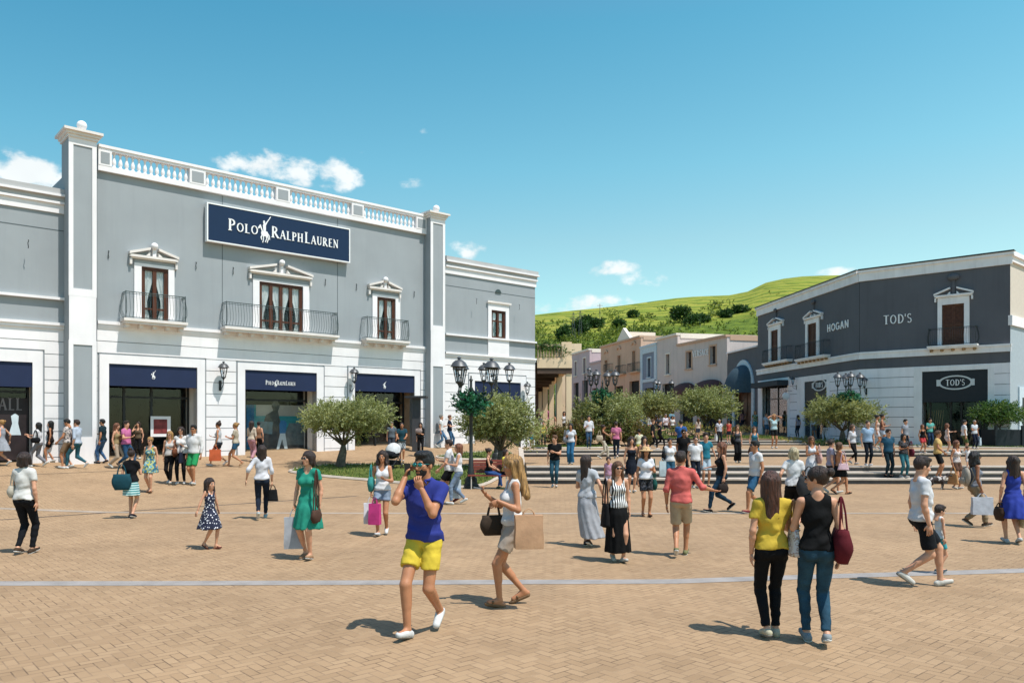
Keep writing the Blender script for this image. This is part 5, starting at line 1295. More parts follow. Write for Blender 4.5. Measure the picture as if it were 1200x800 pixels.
# ================================================================ people: each body is one continuous surface grown from a distance field
def surface_net(lo, h, V):
    """numpy surface nets of the zero level of V"""
    nx, ny, nz = V.shape
    S = V < 0
    c = np.zeros((nx-1, ny-1, nz-1), dtype=np.int8)
    for a in (0, 1):
        for b in (0, 1):
            for d in (0, 1): c += S[a:nx-1+a, b:ny-1+b, d:nz-1+d]
    act = (c > 0) & (c < 8)
    idx = -np.ones(act.shape, dtype=np.int64)
    I = np.argwhere(act); idx[act] = np.arange(len(I))
    acc = np.zeros((len(I), 3)); cnt = np.zeros(len(I))
    cor = [(a, b, d) for a in (0, 1) for b in (0, 1) for d in (0, 1)]
    for p in cor:
        for ax in range(3):
            if p[ax] == 0:
                q = list(p); q[ax] = 1
                v0 = V[I[:, 0]+p[0], I[:, 1]+p[1], I[:, 2]+p[2]]; v1 = V[I[:, 0]+q[0], I[:, 1]+q[1], I[:, 2]+q[2]]
                m = (v0 < 0) != (v1 < 0)
                t = np.where(m, v0/np.where(m, v0-v1, 1), 0)
                pos = np.tile(np.array(p, float), (len(I), 1)); pos[:, ax] += t
                acc += pos*m[:, None]; cnt += m
    vert = lo + h*(I + acc/np.maximum(cnt, 1)[:, None])
    quads = []
    for ax in range(3):
        b, d = [(1, 2), (2, 0), (0, 1)][ax]
        sl0 = [slice(None)]*3; sl1 = [slice(None)]*3
        sl0[ax] = slice(0, -1); sl1[ax] = slice(1, None)
        e = S[tuple(sl0)] != S[tuple(sl1)]; s0 = S[tuple(sl0)]
        E = np.argwhere(e)
        ok = (E[:, b] > 0) & (E[:, d] > 0) & (E[:, b] < V.shape[b]-1) & (E[:, d] < V.shape[d]-1)
        E = E[ok]; sg = s0[E[:, 0], E[:, 1], E[:, 2]]
        def at(ob, od):
            q = E.copy(); q[:, b] += ob; q[:, d] += od
            return idx[q[:, 0], q[:, 1], q[:, 2]]
        q = np.stack([at(-1, -1), at(0, -1), at(0, 0), at(-1, 0)], 1)
        q[~sg] = q[~sg][:, ::-1]
        quads.append(q)
    return vert, np.concatenate(quads)
class Field:
    def __init__(s, lo, hi, h):
        s.lo = np.array(lo, float); s.h = h
        n = np.ceil((np.array(hi)-s.lo)/h).astype(int)+1
        s.V = np.full(tuple(n), 1.0)
        s.ax = [s.lo[i]+h*np.arange(n[i]) for i in range(3)]
    def sub(s, lo, hi):
        a = [max(0, int((lo[i]-s.lo[i])/s.h)) for i in range(3)]
        b = [min(s.V.shape[i], int((hi[i]-s.lo[i])/s.h)+2) for i in range(3)]
        if any(b[i] <= a[i] for i in range(3)): return None, None
        sl = tuple(slice(a[i], b[i]) for i in range(3))
        return sl, (s.ax[0][sl[0]][:, None, None], s.ax[1][sl[1]][None, :, None], s.ax[2][sl[2]][None, None, :])
    def mix(s, sl, d, k, op):
        v = s.V[sl]
        if op == 'sub':
            d = -d
            if k > 0:
                hh = np.clip(0.5-0.5*(v-d)/k, 0, 1); s.V[sl] = v*(1-hh)+d*hh + k*hh*(1-hh)
            else: s.V[sl] = np.maximum(v, d)
        else:
            if k > 0:
                hh = np.clip(0.5+0.5*(v-d)/k, 0, 1); s.V[sl] = v*(1-hh)+d*hh - k*hh*(1-hh)
            else: s.V[sl] = np.minimum(v, d)
    def cone(s, a, b, ra, rb, k=0.02, op='add', fl=1.0, flat=False):
        a = np.array(a, float); b = np.array(b, float); m = max(ra, rb)*max(1, fl)+k+2.5*s.h
        sl, g = s.sub(np.minimum(a, b)-m, np.maximum(a, b)+m)
        if sl is None: return
        ab = b-a; L2 = max(ab@ab, 1e-9)
        px, py, pz = g[0]-a[0], g[1]-a[1], g[2]-a[2]
        t = np.clip((px*ab[0]+py*ab[1]+pz*ab[2])/L2, 0, 1)
        d = np.sqrt((px-t*ab[0])**2+((py-t*ab[1])/fl)**2+(pz-t*ab[2])**2) - (ra+(rb-ra)*t)
        if flat:
            L = math.sqrt(L2); d = np.maximum(d, (px*ab[0]+py*ab[1]+pz*ab[2])/L - L)
        s.mix(sl, d, k, op)
    def ell(s, c, r, k=0.03, op='add', rx=0.0):
        c = np.array(c, float); r = np.array(r, float); m = k+2.5*s.h
        e = r if rx == 0 else np.array([r[0], max(r), max(r)])
        sl, g = s.sub(c-e-m, c+e+m)
        if sl is None: return
        x, y, z = g[0]-c[0], g[1]-c[1], g[2]-c[2]
        if rx: y, z = y*math.cos(rx)+z*math.sin(rx), -y*math.sin(rx)+z*math.cos(rx)
        k0 = np.sqrt((x/r[0])**2+(y/r[1])**2+(z/r[2])**2)
        k1 = np.sqrt((x/r[0]**2)**2+(y/r[1]**2)**2+(z/r[2]**2)**2)
        s.mix(sl, k0*(k0-1)/np.maximum(k1, 1e-6), k, op)
    def cut(s, fn):
        """keep where fn(x,y,z) < 0"""
        g = (s.ax[0][:, None, None], s.ax[1][None, :, None], s.ax[2][None, None, :])
        s.V = np.maximum(s.V, fn(*g))
    def bump(s, amp, fr, seed, zs=1.0):
        r = np.random.RandomState(seed)
        g = (s.ax[0][:, None, None], s.ax[1][None, :, None], s.ax[2][None, None, :])
        w = 0
        for i in range(5):
            kx, ky, kz = r.normal(size=3)*fr; ph = r.rand()*6.28
            w = w + np.sin(kx*g[0]+ky*g[1]+kz*zs*g[2]+ph+1.5*np.sin(kz*g[0]*.7+kx*g[2]*.6))
        s.V = s.V - np.maximum(amp*w/3, -.003)
    def mesh(s):
        V = s.V
        V[0] = V[-1] = 1; V[:, 0] = V[:, -1] = 1; V[:, :, 0] = V[:, :, -1] = 1
        return surface_net(s.lo, s.h, V)
def folds(g, bands, seed, fr):
    """slanting cloth folds gathered round given heights: (z, spread, depth)"""
    x = g.ax[0][:, None, None]; y = g.ax[1][None, :, None]; z = g.ax[2][None, None, :]
    ph = seed*1.7
    w = 0
    for (zc, sp, am) in bands:
        w = w + am*np.exp(-((z-zc)/sp)**2)*(np.sin(fr*z+14*x+ph+2.2*np.sin(9*x+ph)+2*np.sin(8*y+ph))+.6*np.sin(fr*.6*z-19*x+9*y+ph*2))
    g.V = g.V - np.maximum(w, -.002)
def np_obj(name, parts, mats, parent=None, M=None):
    """parts: list of (verts, quads/faces, material index)"""
    vs = []; fs = []; mi = []; o = 0
    for v, f, m in parts:
        v = np.asarray(v, float)
        vs.append(v); fs.extend([tuple(int(i)+o for i in q) for q in f]); mi.extend([m]*len(f)); o += len(v)
    me = bpy.data.meshes.new(name)
    V = np.concatenate(vs) if vs else np.zeros((0, 3))
    me.from_pydata(V.tolist(), [], fs)
    for m in mats: me.materials.append(m)
    if len(mats) > 1: me.polygons.foreach_set('material_index', mi)
    me.polygons.foreach_set('use_smooth', [True]*len(fs)); me.update()
    ob = bpy.data.objects.new(name, me); COL.objects.link(ob)
    if parent: ob.parent = parent
    return ob
def ik(a, t, l1, l2, pole):
    a = Vector(a); t = Vector(t); d = t-a; L = d.length
    if L > (l1+l2)*0.999: t = a + d*((l1+l2)*0.999/L); d = t-a; L = d.length
    x = (l1*l1-l2*l2+L*L)/(2*L); y = math.sqrt(max(l1*l1-x*x, 1e-6))
    u = d/L; p = Vector(pole); p = (p-u*p.dot(u)); p = p.normalized() if p.length > 1e-6 else Vector((0, -1, 0))
    return a+u*x+p*y, t
SKINS = {'l': '#c99476', 'm': '#b27a58', 'd': '#8a5a3e', 'k': '#3d2a22'}
HAIRS = {'br': '#2c1a12', 'bk': '#0d0b0b', 'bl': '#a37b48', 'au': '#4a281a', 'lb': '#5d3c22', 'gr': '#8d8881', 'wh': '#b7a988', 'rd': '#74452c'}
def skinmat(k):
    return mat('skin_'+k, hexcol(SKINS[k]), 0.5, var=0.1, scale=14, spec=0.4)
def hairmat(k): return mat('hair_'+k, hexcol(HAIRS[k]), 0.55, var=0.75, scale=55, bump=1.0, bscale=80, spec=0.5, stretch=(1, 1, 0.10))
_cache = {}
def head_mesh(fem, h):
    key = ('head', fem, h)
    if key in _cache: return _cache[key]
    f = Field((-.13, -.16, -.22), (.13, .15, .16), h)
    w = 0.94 if fem else 1.0
    f.ell((0, .018, .032), (.074*w, .094, .088), 0)
    f.ell((0, -.022, -.04), (.056*w, .066, .078), .03)
    f.ell((0, -.06, -.096), (.024*w, .024, .022), .03)
    f.ell((.042*w, -.052, -.02), (.024, .024, .026), .02); f.ell((-.042*w, -.052, -.02), (.024, .024, .026), .02)
    f.cone((-.03, -.078, .03), (.03, -.078, .03), .012, .012, .018)
    f.cone((0, -.084, .018), (0, -.108, -.03), .008, .013, .012)
    f.cone((-.011, -.092, -.034), (.011, -.092, -.034), .009, .009, .01)
    f.ell((.031, -.1, .008), (.017, .016, .012), .012, 'sub'); f.ell((-.031, -.1, .008), (.017, .016, .012), .012, 'sub')
    f.ell((0, -.082, -.066), (.024, .014, .011), .01)
    for sx in (-1, 1): f.ell((sx*.076*w, .012, -.006), (.011, .02, .032), .008)
    f.cone((0, .01, -.06), (0, .03, -.2), .052 if fem else .058, .054 if fem else .062, .03)
    parts = [(*f.mesh(), 0)]
    m = MB()
    for sx in (-1, 1):
        m.ball((sx*.031, -.079, .008), .0125, 8, 6, 1)
        m.ball((sx*.031, -.088, .008), .0062, 6, 4, 2)
        m.tube([(sx*.016, -.1, .027), (sx*.032, -.102, .033), (sx*.05, -.088, .027)], .0042, 5, 3)
    m.ball((0, -.089, -.062), .02, 8, 5, 4, (1, .45, .25)); m.ball((0, -.087, -.07), .017, 8, 5, 4, (1, .45, .3))
    for mi in (1, 2, 3, 4):
        fs = [q for q, k in zip(m.f, m.m) if k == mi]
        parts.append((np.array(m.v), fs, mi))
    _cache[key] = parts
    return parts
def hair_mesh(style, h):
    key = ('hair', style, h)
    if key in _cache: return _cache[key]
    f = Field((-.19, -.17, -.5), (.19, .26, .22), h)
    big = .013 if style in ('short', 'buzz') else .019
    if style == 'buzz': big = .006
    f.ell((0, .022, .036), (.077+big, .095+big, .09+big), 0)
    if style == 'short':
        f.cone((-.035, -.062, .098), (.035, -.062, .098), .022, .022, .02); f.ell((0, -.005, .108), (.07, .085, .036), .03)
    zc = -.02 if style in ('short', 'buzz') else -.05
    if style in ('long', 'mid', 'bob', 'curly', 'longc', 'wavy'):
        ln = {'long': -.36, 'mid': -.22, 'bob': -.11, 'curly': -.2, 'wavy': -.3, 'longc': -.42}[style]
        wd = {'curly': .062, 'wavy': .042}.get(style, .034)
        f.cone((0, .075, .02), (0, .105, ln), .085, .045, .04)
        f.cone((-.06, .06, .02), (-.075, .07, ln*.9), wd*1.1, wd, .04); f.cone((.06, .06, .02), (.075, .07, ln*.9), wd*1.1, wd, .04)
        f.cone((-.082, .0, .04), (-.092, -.01, ln*.72), .022, wd*.8, .03); f.cone((.082, .0, .04), (.092, -.01, ln*.72), .022, wd*.8, .03)
    if style in ('bun', 'pony'):
        f.ell((0, .14, .075) if style == 'bun' else (0, .125, .06), (.045, .04, .045), .012)
    if style == 'pony': f.cone((0, .14, .05), (0, .16, -.14), .032, .018, .02)
    if style == 'top': f.ell((0, .06, .15), (.05, .05, .04), .012)
    # open the face, the ears and the neck
    f.ell((0, -.115, -.035), (.073, .09, .105 if style in ('short', 'buzz') else .1), .012, 'sub')
    if style in ('short', 'buzz', 'bun', 'pony', 'top'):
        f.ell((0, -.06, -.12), (.16, .16, .1), .01, 'sub')
        f.ell((.1, -.005, -.035), (.045, .035, .05), .01, 'sub'); f.ell((-.1, -.005, -.035), (.045, .035, .05), .01, 'sub')
        f.ell((0, .03, -.19), (.15, .14, .12), .01, 'sub')
    f.bump(.014 if style in ('curly', 'wavy') else .004, 55 if style == 'curly' else 38, 5, .4)
    _cache[key] = f.mesh()
    return _cache[key]
def xf(v, M): 
    A = np.array(M); return np.asarray(v) @ A[:3, :3].T + A[:3, 3]
def hand_parts(w, d, side, palm_n, s, curl, seg):
    """palm and five unequal bent fingers: w wrist, d direction, palm_n palm normal"""
    m = MB(); w = Vector(w); d = Vector(d).normalized(); n = Vector(palm_n); n = (n-d*n.dot(d)).normalized()
    a = d.cross(n)*side          # towards the thumb
    m.tube([w-d*.01*s, w+d*.03*s, w+d*.065*s, w+d*.088*s], [.022*s, .034*s, .040*s, .034*s], seg, 0, flat=.45)
    v0 = np.array(m.v)
    # orient the flattened section across the palm
    for i in range(len(m.v)):
        p = Vector(m.v[i])-w; t = p.dot(d); q = p-d*t; ln = q.length
        if ln > 1e-6:
            k = i % seg; th = 2*math.pi*k/seg; r = [.022, .036, .042, .036][i//seg]*s
            m.v[i] = tuple(w+d*t+a*(r*math.cos(th))+n*(r*.42*math.sin(th)))
    for j, (off, L) in enumerate(((.030, .070), (.010, .078), (-.010, .073), (-.029, .058))):
        p = w+d*.083*s+a*off*s; dd = (d+a*off*2.0).normalized(); pts = [p-dd*.01*s]
        for q in range(3):
            ang = curl*(.35+.45*q)*(1+.12*j)
            dr = (dd*math.cos(ang)+n*math.sin(ang)); p = p+dr*(L*(.45, .32, .23)[q])*s; pts.append(p)
        m.tube(pts, [.0095*s, .009*s, .008*s, .0062*s], max(5, seg-2), 0)
    p = w+d*.02*s+a*.026*s; dd = (d*.75+a*.6+n*.25).normalized(); q1 = p+dd*.04*s; q2 = q1+(d*.85+a*.25+n*(.2+.4*curl)).normalized()*.032*s
    m.tube([p-dd*.01*s, q1, q2], [.013*s, .0105*s, .0075*s], max(5, seg-2), 0)
    return (np.array(m.v), m.f, 0)
_pid = [0]
def make_person(px=None, fy=None, hy=None, a=0, sex='f', hair='long', hc='br', skin='l', top=('tee', 'ffffff'), bot=('jeans', '26354c'),
                stride=0.0, lead=1, arms=('hang', 'hang'), look=0, nod=0, shoes='ddddd8', glasses=False, hat=None, build=1.0,
                label='', group=None, sit=None, pos=None, H=None, lean=0.0, wind=0, lod=None, pxh=None, fyo=0, beard=False):
    _pid[0] += 1; seed = _pid[0]
    fem = sex in 'fg'; child = sex in 'gb'
    if pos is None:
        X, Y, Z = hit(px, fy)
    else: X, Y, Z = pos
    if H is None: H = (fy-hy)/F*Y
    s = H/1.765
    h = 0.011 if Y < 12 else (0.016 if Y < 17 else (0.022 if Y < 26 else 0.03))
    hh = 0.007 if Y < 12 else (0.011 if Y < 20 else .016)
    seg = 8 if Y < 14 else (6 if Y < 26 else 5)
    # everything below is laid out for a 1.75 m figure in its own frame (facing -Y) and scaled by s
    ck = 0.9 if child else 1.0
    sh = (.155 if fem else .18)*(0.86 if child else 1); hipx = .088*ck
    b = build
    L1, L2, LA1, LA2 = .445, .425, .29, .255
    drop = 0.0
    if stride: drop = .86-math.sqrt(max(.86**2-(stride*.95)**2, .3))
    hipz = .93-drop
    if sit is not None: hipz = sit/s+.09
    top_s = 1.765-.93
    P = {}
    P['pel'] = Vector((0, 0, hipz+.02))
    ly = math.sin(lean); lz = math.cos(lean)
    def T(x, y, z):      # torso point: z above the pelvis origin, lean rotates forward (-y)
        z = z-.93
        return Vector((x, y*lz - z*ly, hipz + z*lz + y*ly*0.5))
    shs = {1: T(sh, .012, 1.425), -1: T(-sh, .012, 1.425)}
    hipj = {1: Vector((hipx, 0, hipz-.02)), -1: Vector((-hipx, 0, hipz-.02))}
    ank = {}; knee = {}; toe = {}; heel = {}
    for sd in (1, -1):
        f = stride*(1 if sd == lead else -1)
        if sit is not None:
            kz = min(.50, hipz+.02)
            knee[sd] = hipj[sd]+Vector((sd*.03, -.42, kz-hipj[sd].z)); ank[sd] = Vector((hipj[sd].x+sd*.02, knee[sd].y-.02+(.12 if sd == lead else -.05), .08))
        else:
            up = .0
            if stride and f < 0: up = min(.13, stride*.42)
            t = Vector((sd*(hipx*.75 if stride else hipx*1.1), -f, .078+up))
            knee[sd], ank[sd] = ik(hipj[sd], t, L1, L2, (0.06*sd, -1, .1))
        pitch = 0
        if stride and sit is None: pitch = -min(.9, stride*2.3) if f < 0 else .25
        dr = Vector((sd*.12, -math.cos(pitch), math.sin(pitch))).normalized()
        if f < 0 and stride: dr = Vector((sd*.1, -math.cos(pitch), math.sin(pitch)))
        toe[sd] = ank[sd]+dr*.135+Vector((0, 0, -.045)); heel[sd] = ank[sd]-dr*.045+Vector((0, 0, -.04))
    zmin = min(min(toe[k].z, heel[k].z) for k in (1, -1))-.032
    wr = {}; elb = {}; hd = {}; pn = {}; curl = {}
    for sd, mode in ((-1, arms[0]), (1, arms[1])):     # arms = (right arm, left arm)
        S = shs[sd]; c = .5; pole = Vector((sd*.5, .9, -.2)); dirn = None; nrm = Vector((-sd, 0, 0))
        if mode == 'hang': t = S+Vector((sd*.055, -.02, -.53))
        elif mode == 'fwd': t = S+Vector((sd*.03, -.24, -.45))
        elif mode == 'back': t = S+Vector((sd*.06, .22, -.46))
        elif mode == 'hold': t = S+Vector((sd*.07, -.05, -.52)); c = 1.5
        elif mode == 'bag': t = S+Vector((sd*.05, -.22, -.17)); c = 1.3; pole = Vector((sd*.3, .5, -1))
        elif mode == 'bend': t = S+Vector((-sd*.04, -.30, -.24)); c = 1.0; pole = Vector((sd*.5, .6, -1)); nrm = Vector((0, 0.3, 1))
        elif mode == 'phone': t = S+Vector((-sd*.06, -.31, -.12)); c = 1.0; pole = Vector((sd*.3, .3, -1)); nrm = Vector((0, .8, .6))
        elif mode == 'ear': t = S+Vector((-sd*.035, -.13, .10)); c = 1.3; pole = Vector((sd*.18, -.35, -1)); nrm = Vector((-sd, .3, 0))
        elif mode == 'chin': t = S+Vector((-sd*.12, -.20, -.0)); c = 1.2; pole = Vector((sd*.3, -.1, -1)); nrm = Vector((0, 1, 0))
        elif mode == 'out': t = S+Vector((sd*.34, -.16, -.30)); c = .35; pole = Vector((sd*.2, .6, -1)); nrm = Vector((0, -.2, 1))
        elif mode == 'reach': t = S+Vector((sd*.0, -.48, -.14)); c = .6; pole = Vector((sd*.3, .3, -1)); nrm = Vector((-sd, 0, 0))
        elif mode == 'push': t = S+Vector((-sd*.02, -.36, -.33)); c = 1.5; pole = Vector((sd*.5, .6, -1)); nrm = Vector((0, 0, -1))
        elif mode == 'hip': t = S+Vector((sd*.02, -.02, -.40)); pole = Vector((sd, .5, 0)); nrm = Vector((-sd, 0, 0))
        elif mode == 'up': t = S+Vector((-sd*.03, -.08, .26)); c = .9; pole = Vector((sd*1, -.4, .2)); nrm = Vector((-sd, .3, 0))
        elif mode == 'cross': t = S+Vector((-sd*.16, -.22, -.22)); c = .7; pole = Vector((sd*.5, .3, -1)); nrm = Vector((0, 1, 0))
        elif mode == 'swing': t = S+Vector((sd*.19, .06, -.46)); c = .4
        elif mode == 'lap': t = S+Vector((-sd*.05, -.30, -.38)); c = .7; nrm = Vector((0, 0, -1))
        else: t = S+Vector((sd*.05, 0, -.53))
        elb[sd], wr[sd] = ik(S, t, LA1*ck, LA2*ck, pole)
        hd[sd] = (wr[sd]-elb[sd]).normalized(); pn[sd] = nrm; curl[sd] = c
        if mode in ('bend', 'phone'): hd[sd] = (hd[sd]+Vector((-sd*.3, 0, .25))).normalized()
        if mode in ('hold', 'hang', 'bag'): hd[sd] = (hd[sd]+Vector((0, 0, -1))).normalized()
    # ---- body surface
    allp = list(knee.values())+list(ank.values())+list(toe.values())+list(heel.values())+list(wr.values())+list(elb.values())+list(shs.values())
    A = np.array([tuple(p) for p in allp])
    lo = np.minimum(A.min(0)-.09, [-.25, -.22, -.02]); hi = np.maximum(A.max(0)+.09, [.25, .25, T(0, 0, 1.6).z])
    if lean: lo[1] -= .1
    hsc = h/s
    f = Field(lo, hi, hsc)
    PE = (.155*b, .108*b, .11) if not fem else (.158*b, .108*b, .115)
    WA = (.142*b, .10*b, .14) if not fem else (.118*b, .088*b, .13)
    CH = (.168*b, .115*b, .165) if not fem else (.138*b, .1*b, .15)
    if child: PE = (.13, .1, .11); WA = (.12, .09, .13); CH = (.13, .095, .15)
    def torso(g, e, k=.05, low=True):
        if low: g.ell(P['pel']+Vector((0, .008, 0)), (PE[0]+e, PE[1]+e, PE[2]+e), k)
        g.ell(T(0, 0, 1.09), (WA[0]+e, WA[1]+e, WA[2]+e), k)
        g.ell(T(0, .004, 1.27), (CH[0]+e, CH[1]+e, CH[2]+e), k)
        g.cone(T(-sh*.72, .012, 1.415), T(sh*.72, .012, 1.415), .056+e, .056+e, .05)
        g.cone(T(-sh*.5, .015, 1.45), T(0, .02, 1.50), .03+e*.7, .045+e*.5, .04); g.cone(T(sh*.5, .015, 1.45), T(0, .02, 1.50), .03+e*.7, .045+e*.5, .04)
        if fem and not child:
            for q in (-1, 1): g.ell(T(q*.062, -.078, 1.275), (.058+e, .05+e, .056+e), .03)
        if low:
            for q in (-1, 1): g.ell(hipj[q]+Vector((-q*.01, .055, .02)), (.08+e, .075+e, .085+e), .03)
    def arm(g, sd, e1, e2, upto=2.0, k=.03):
        ra, rb, rc = (.048*b, .038*b, .026) if not fem else (.041*b, .033*b, .0225)
        if child: ra, rb, rc = .036, .03, .022
        u = min(1, upto); E = shs[sd].lerp(elb[sd], u)
        g.cone(shs[sd], E, ra+e1, ra+(rb-ra)*u+e2, k, flat=upto < 1)
        if upto > 1:
            u2 = upto-1; W = elb[sd].lerp(wr[sd], u2)
            mid = elb[sd].lerp(wr[sd], .3*u2)
            g.cone(elb[sd], mid, rb+e2, rb*1.04+e2, .02)
            g.cone(mid, W, rb*1.04+e2, rb+(rc-rb)*u2+e2, .02, flat=upto < 2)
    def leg(g, sd, e1, e2, upto=2.0, k=.03, flare=0):
        ra, rb, rc = (.083*b, .054*b, .035) if not fem else (.084*b, .052*b, .032)
        if child: ra, rb, rc = .068, .046, .03
        u = min(1, upto); K = hipj[sd].lerp(knee[sd], u)
        g.cone(hipj[sd], K, ra+e1, ra+(rb-ra)*u+e2+(flare if upto <= 1 else 0), k, flat=upto < 1)
        if upto > 1:
            u2 = upto-1; W = knee[sd].lerp(ank[sd], u2)
            g.cone(knee[sd], W, rb*.98+e2, rb+(rc-rb)*u2+e2+flare, .02, flat=upto < 2)
            if u2 > .3:
                ax = (ank[sd]-knee[sd]).normalized(); bk_ = Vector((0, 1, 0)); bk_ = (bk_-ax*bk_.dot(ax)).normalized()
                g.cone(knee[sd]+ax*.06+bk_*.012, knee[sd]+ax*.19+bk_*.012, rb*.9+e2, rb*.72+e2, .03)
    torso(f, -.006)
    lz_ = -.006 if bot[0] in ('jeans', 'ljeans', 'trousers', 'wide', 'leggings') else 0
    for sd in (1, -1):
        arm(f, sd, 0, 0); leg(f, sd, -.006, lz_)
        f.cone(heel[sd]+Vector((0, 0, .0)), toe[sd], .03, .026, .02)
        f.cone(ank[sd], toe[sd], .033, .024, .02)
    f.cone(T(0, .02, 1.44), T(0, -.0, 1.56), .056 if not fem else .047, .05 if not fem else .043, .03)
    parts = [(*f.mesh(), 0)]
    M = Matrix.Diagonal((s, s, s, 1)); M.translation = Vector((0, 0, -zmin*s))
    for sd in (1, -1):
        parts.append(hand_parts(wr[sd], hd[sd], sd, pn[sd], .92 if fem else 1.02, curl[sd], seg))
    hs = (1.0 if not fem else .96)*(1.22 if child and H < 1.35 else 1.08 if child else 1)*1.0
    hc0 = T(0, -.012, 1.765-.125*hs)
    if lean: hc0 += Vector((0, -.02, -.0))
    HM = Matrix.Translation(hc0) @ Matrix.Rotation(R(look), 4, 'Z') @ Matrix.Rotation(R(nod)+lean*.4, 4, 'X') @ Matrix.Diagonal((hs, hs, hs, 1))
    for v, q, mi in head_mesh(fem, hh): parts.append((xf(v, HM), q, mi))
    sm = skinmat(skin)
    eye = mat('eye_white', (.5, .48, .45), .4, var=0); iris = mat('eye_iris', (.03, .02, .015), .3, var=0)
    lip = mat('lips_'+skin, tuple(x*y for x, y in zip(hexcol(SKINS[skin]), (.85, .5, .5))), .5, var=0)
    body = np_obj('person', [(xf(v, M), q, mi) for v, q, mi in parts], [sm, eye, iris, hairmat(hc), lip])
    body.location = (X, Y, Z); body.rotation_euler = (0, 0, R(a))
    tag(body, label, 'person', group)
    out = {'obj': body, 's': s, 'Y': Y}
    def emit(name, fld, m):
        v, q = fld.mesh()
        if len(q) == 0: return None
        return np_obj(name, [(xf(v, M), q, 0)], [m], body)
    # ---- hair / hat
    if hair != 'bald':
        v, q = hair_mesh(hair, hh*1.2)
        np_obj('hair', [(xf(xf(v, HM), M), q, 0)], [hairmat(hc)], body)
    if beard:
        bf = Field((-.12, -.15, -.16), (.12, .1, .06), hh*.8)
        bf.ell((0, -.024, -.045), (.060, .070, .079), .0); bf.ell((0, -.062, -.098), (.029, .029, .026), .02)
        bf.cut(lambda x, y, z: z+.028-.05*np.clip(np.abs(x)/.06, 0, 1)); bf.cut(lambda x, y, z: y-.02)
        bf.ell((0, -.098, -.064), (.02, .02, .007), .003, 'sub'); bf.ell((0, -.09, -.028), (.03, .05, .02), .01, 'sub')
        v, q = bf.mesh(); np_obj('beard', [(xf(xf(v, HM), M), q, 0)], [hairmat(hc)], body)
    if glasses:
        m = MB()
        for q in (-1, 1):
            m.ball((q*.032, -.102, .008), .026, 8, 6, None, (1, .3, .78))
            m.tube([(q*.055, -.095, .014), (q*.078, -.05, .016), (q*.082, .01, .01)], .003, 4)
        m.tube([(-.03, -.108, .014), (.03, -.108, .014)], .004, 4)
        gm = mat('dark_lens' if glasses is True else 'mirror_lens', (.015, .012, .012) if glasses is True else (.02, .25, .25), .15, metal=0 if glasses is True else .6, var=0, spec=.8)
        np_obj('sunglasses', [(xf(xf(np.array(m.v), HM), M), m.f, 0)], [gm], body)
    if hat:
        m = MB(); m.lathe([(.19, .035), (.185, .05), (.1, .066), (.092, .12), (.07, .145), (.001, .15)], (0, .01, 0), 18, 0, False)
        m.lathe([(.19, .033), (.09, .045), (.001, .05)], (0, .01, 0), 18, 0, False)
        np_obj('straw_hat' if hat == 'straw' else 'cap', [(xf(xf(np.array(m.v), HM), M), m.f, 0)], [mat('straw', hexcol('c9a679'), .9, var=.25, scale=60)], body)
    # ---- clothes
    tk, tc = top[0], top[1]; tpat = top[2] if len(top) > 2 else 'plain'
    bk, bc = bot[0], bot[1] if len(bot) > 1 else 'ffffff'; bpat = bot[2] if len(bot) > 2 else ('denim' if bot[0] in ('jeans', 'dshorts', 'ljeans') else 'plain')
    hem = hipz+(.025 if fem else -.005)
    def tilt(z): # plane following the lean
        return T(0, 0, z)
    def skirt_into(g, length, flare, zt=None, e=.012, pleat=0.0):
        zt = hipz+.10 if zt is None else zt
        z1 = length
        fr = max(abs(ank[1].y-ank[-1].y), abs(ank[1].y)*2)
        gz = g.ax[2][None, None, :]; gx = g.ax[0][:, None, None]; gy = g.ax[1][None, :, None]
        t0 = np.clip((zt-gz)/max(zt-z1, .05), 0, 1); u0 = np.clip((zt-gz)/.2, 0, 1); u0 = u0*u0*(3-2*u0)
        w0 = WA[0]+e+(PE[0]-WA[0]+.004)*u0+flare*t0
        dy = WA[1]+e+(PE[1]-WA[1]+.03)*u0+flare*t0*.9+fr*.2*t0*(1 if length < .8 else .5)
        wx = wind*t0*t0; an = np.arctan2(gy, gx-wx)
        rip = (pleat*1.6*t0**.7*(np.sin(an*11+seed+2*np.sin(gz*3+seed))+.6*np.sin(an*5+seed*2)))/w0
        q_ = np.sqrt(((gx-wx)/w0)**2+((gy-.008)/dy)**2)
        d_ = (q_-1+rip)*np.minimum(w0, dy)
        d_ = np.maximum(d_, gz-(zt+.02)); d_ = np.maximum(d_, z1-gz)
        sl_ = (slice(None),)*3
        g.mix(sl_, d_, .03, 'add')
        return
        if pleat:
            def pl(x, y, z):
                an = np.arctan2(y, x-wind*.5); return 0
            gx = (g.ax[0][:, None, None], g.ax[1][None, :, None], g.ax[2][None, None, :])
            an = np.arctan2(gx[1], gx[0])
            dn = np.clip((zt-gx[2])/max(zt-z1, .1), 0, 1)
            g.V = g.V + pleat*dn*np.sin(an*13+2*np.sin(gx[2]*4+seed))
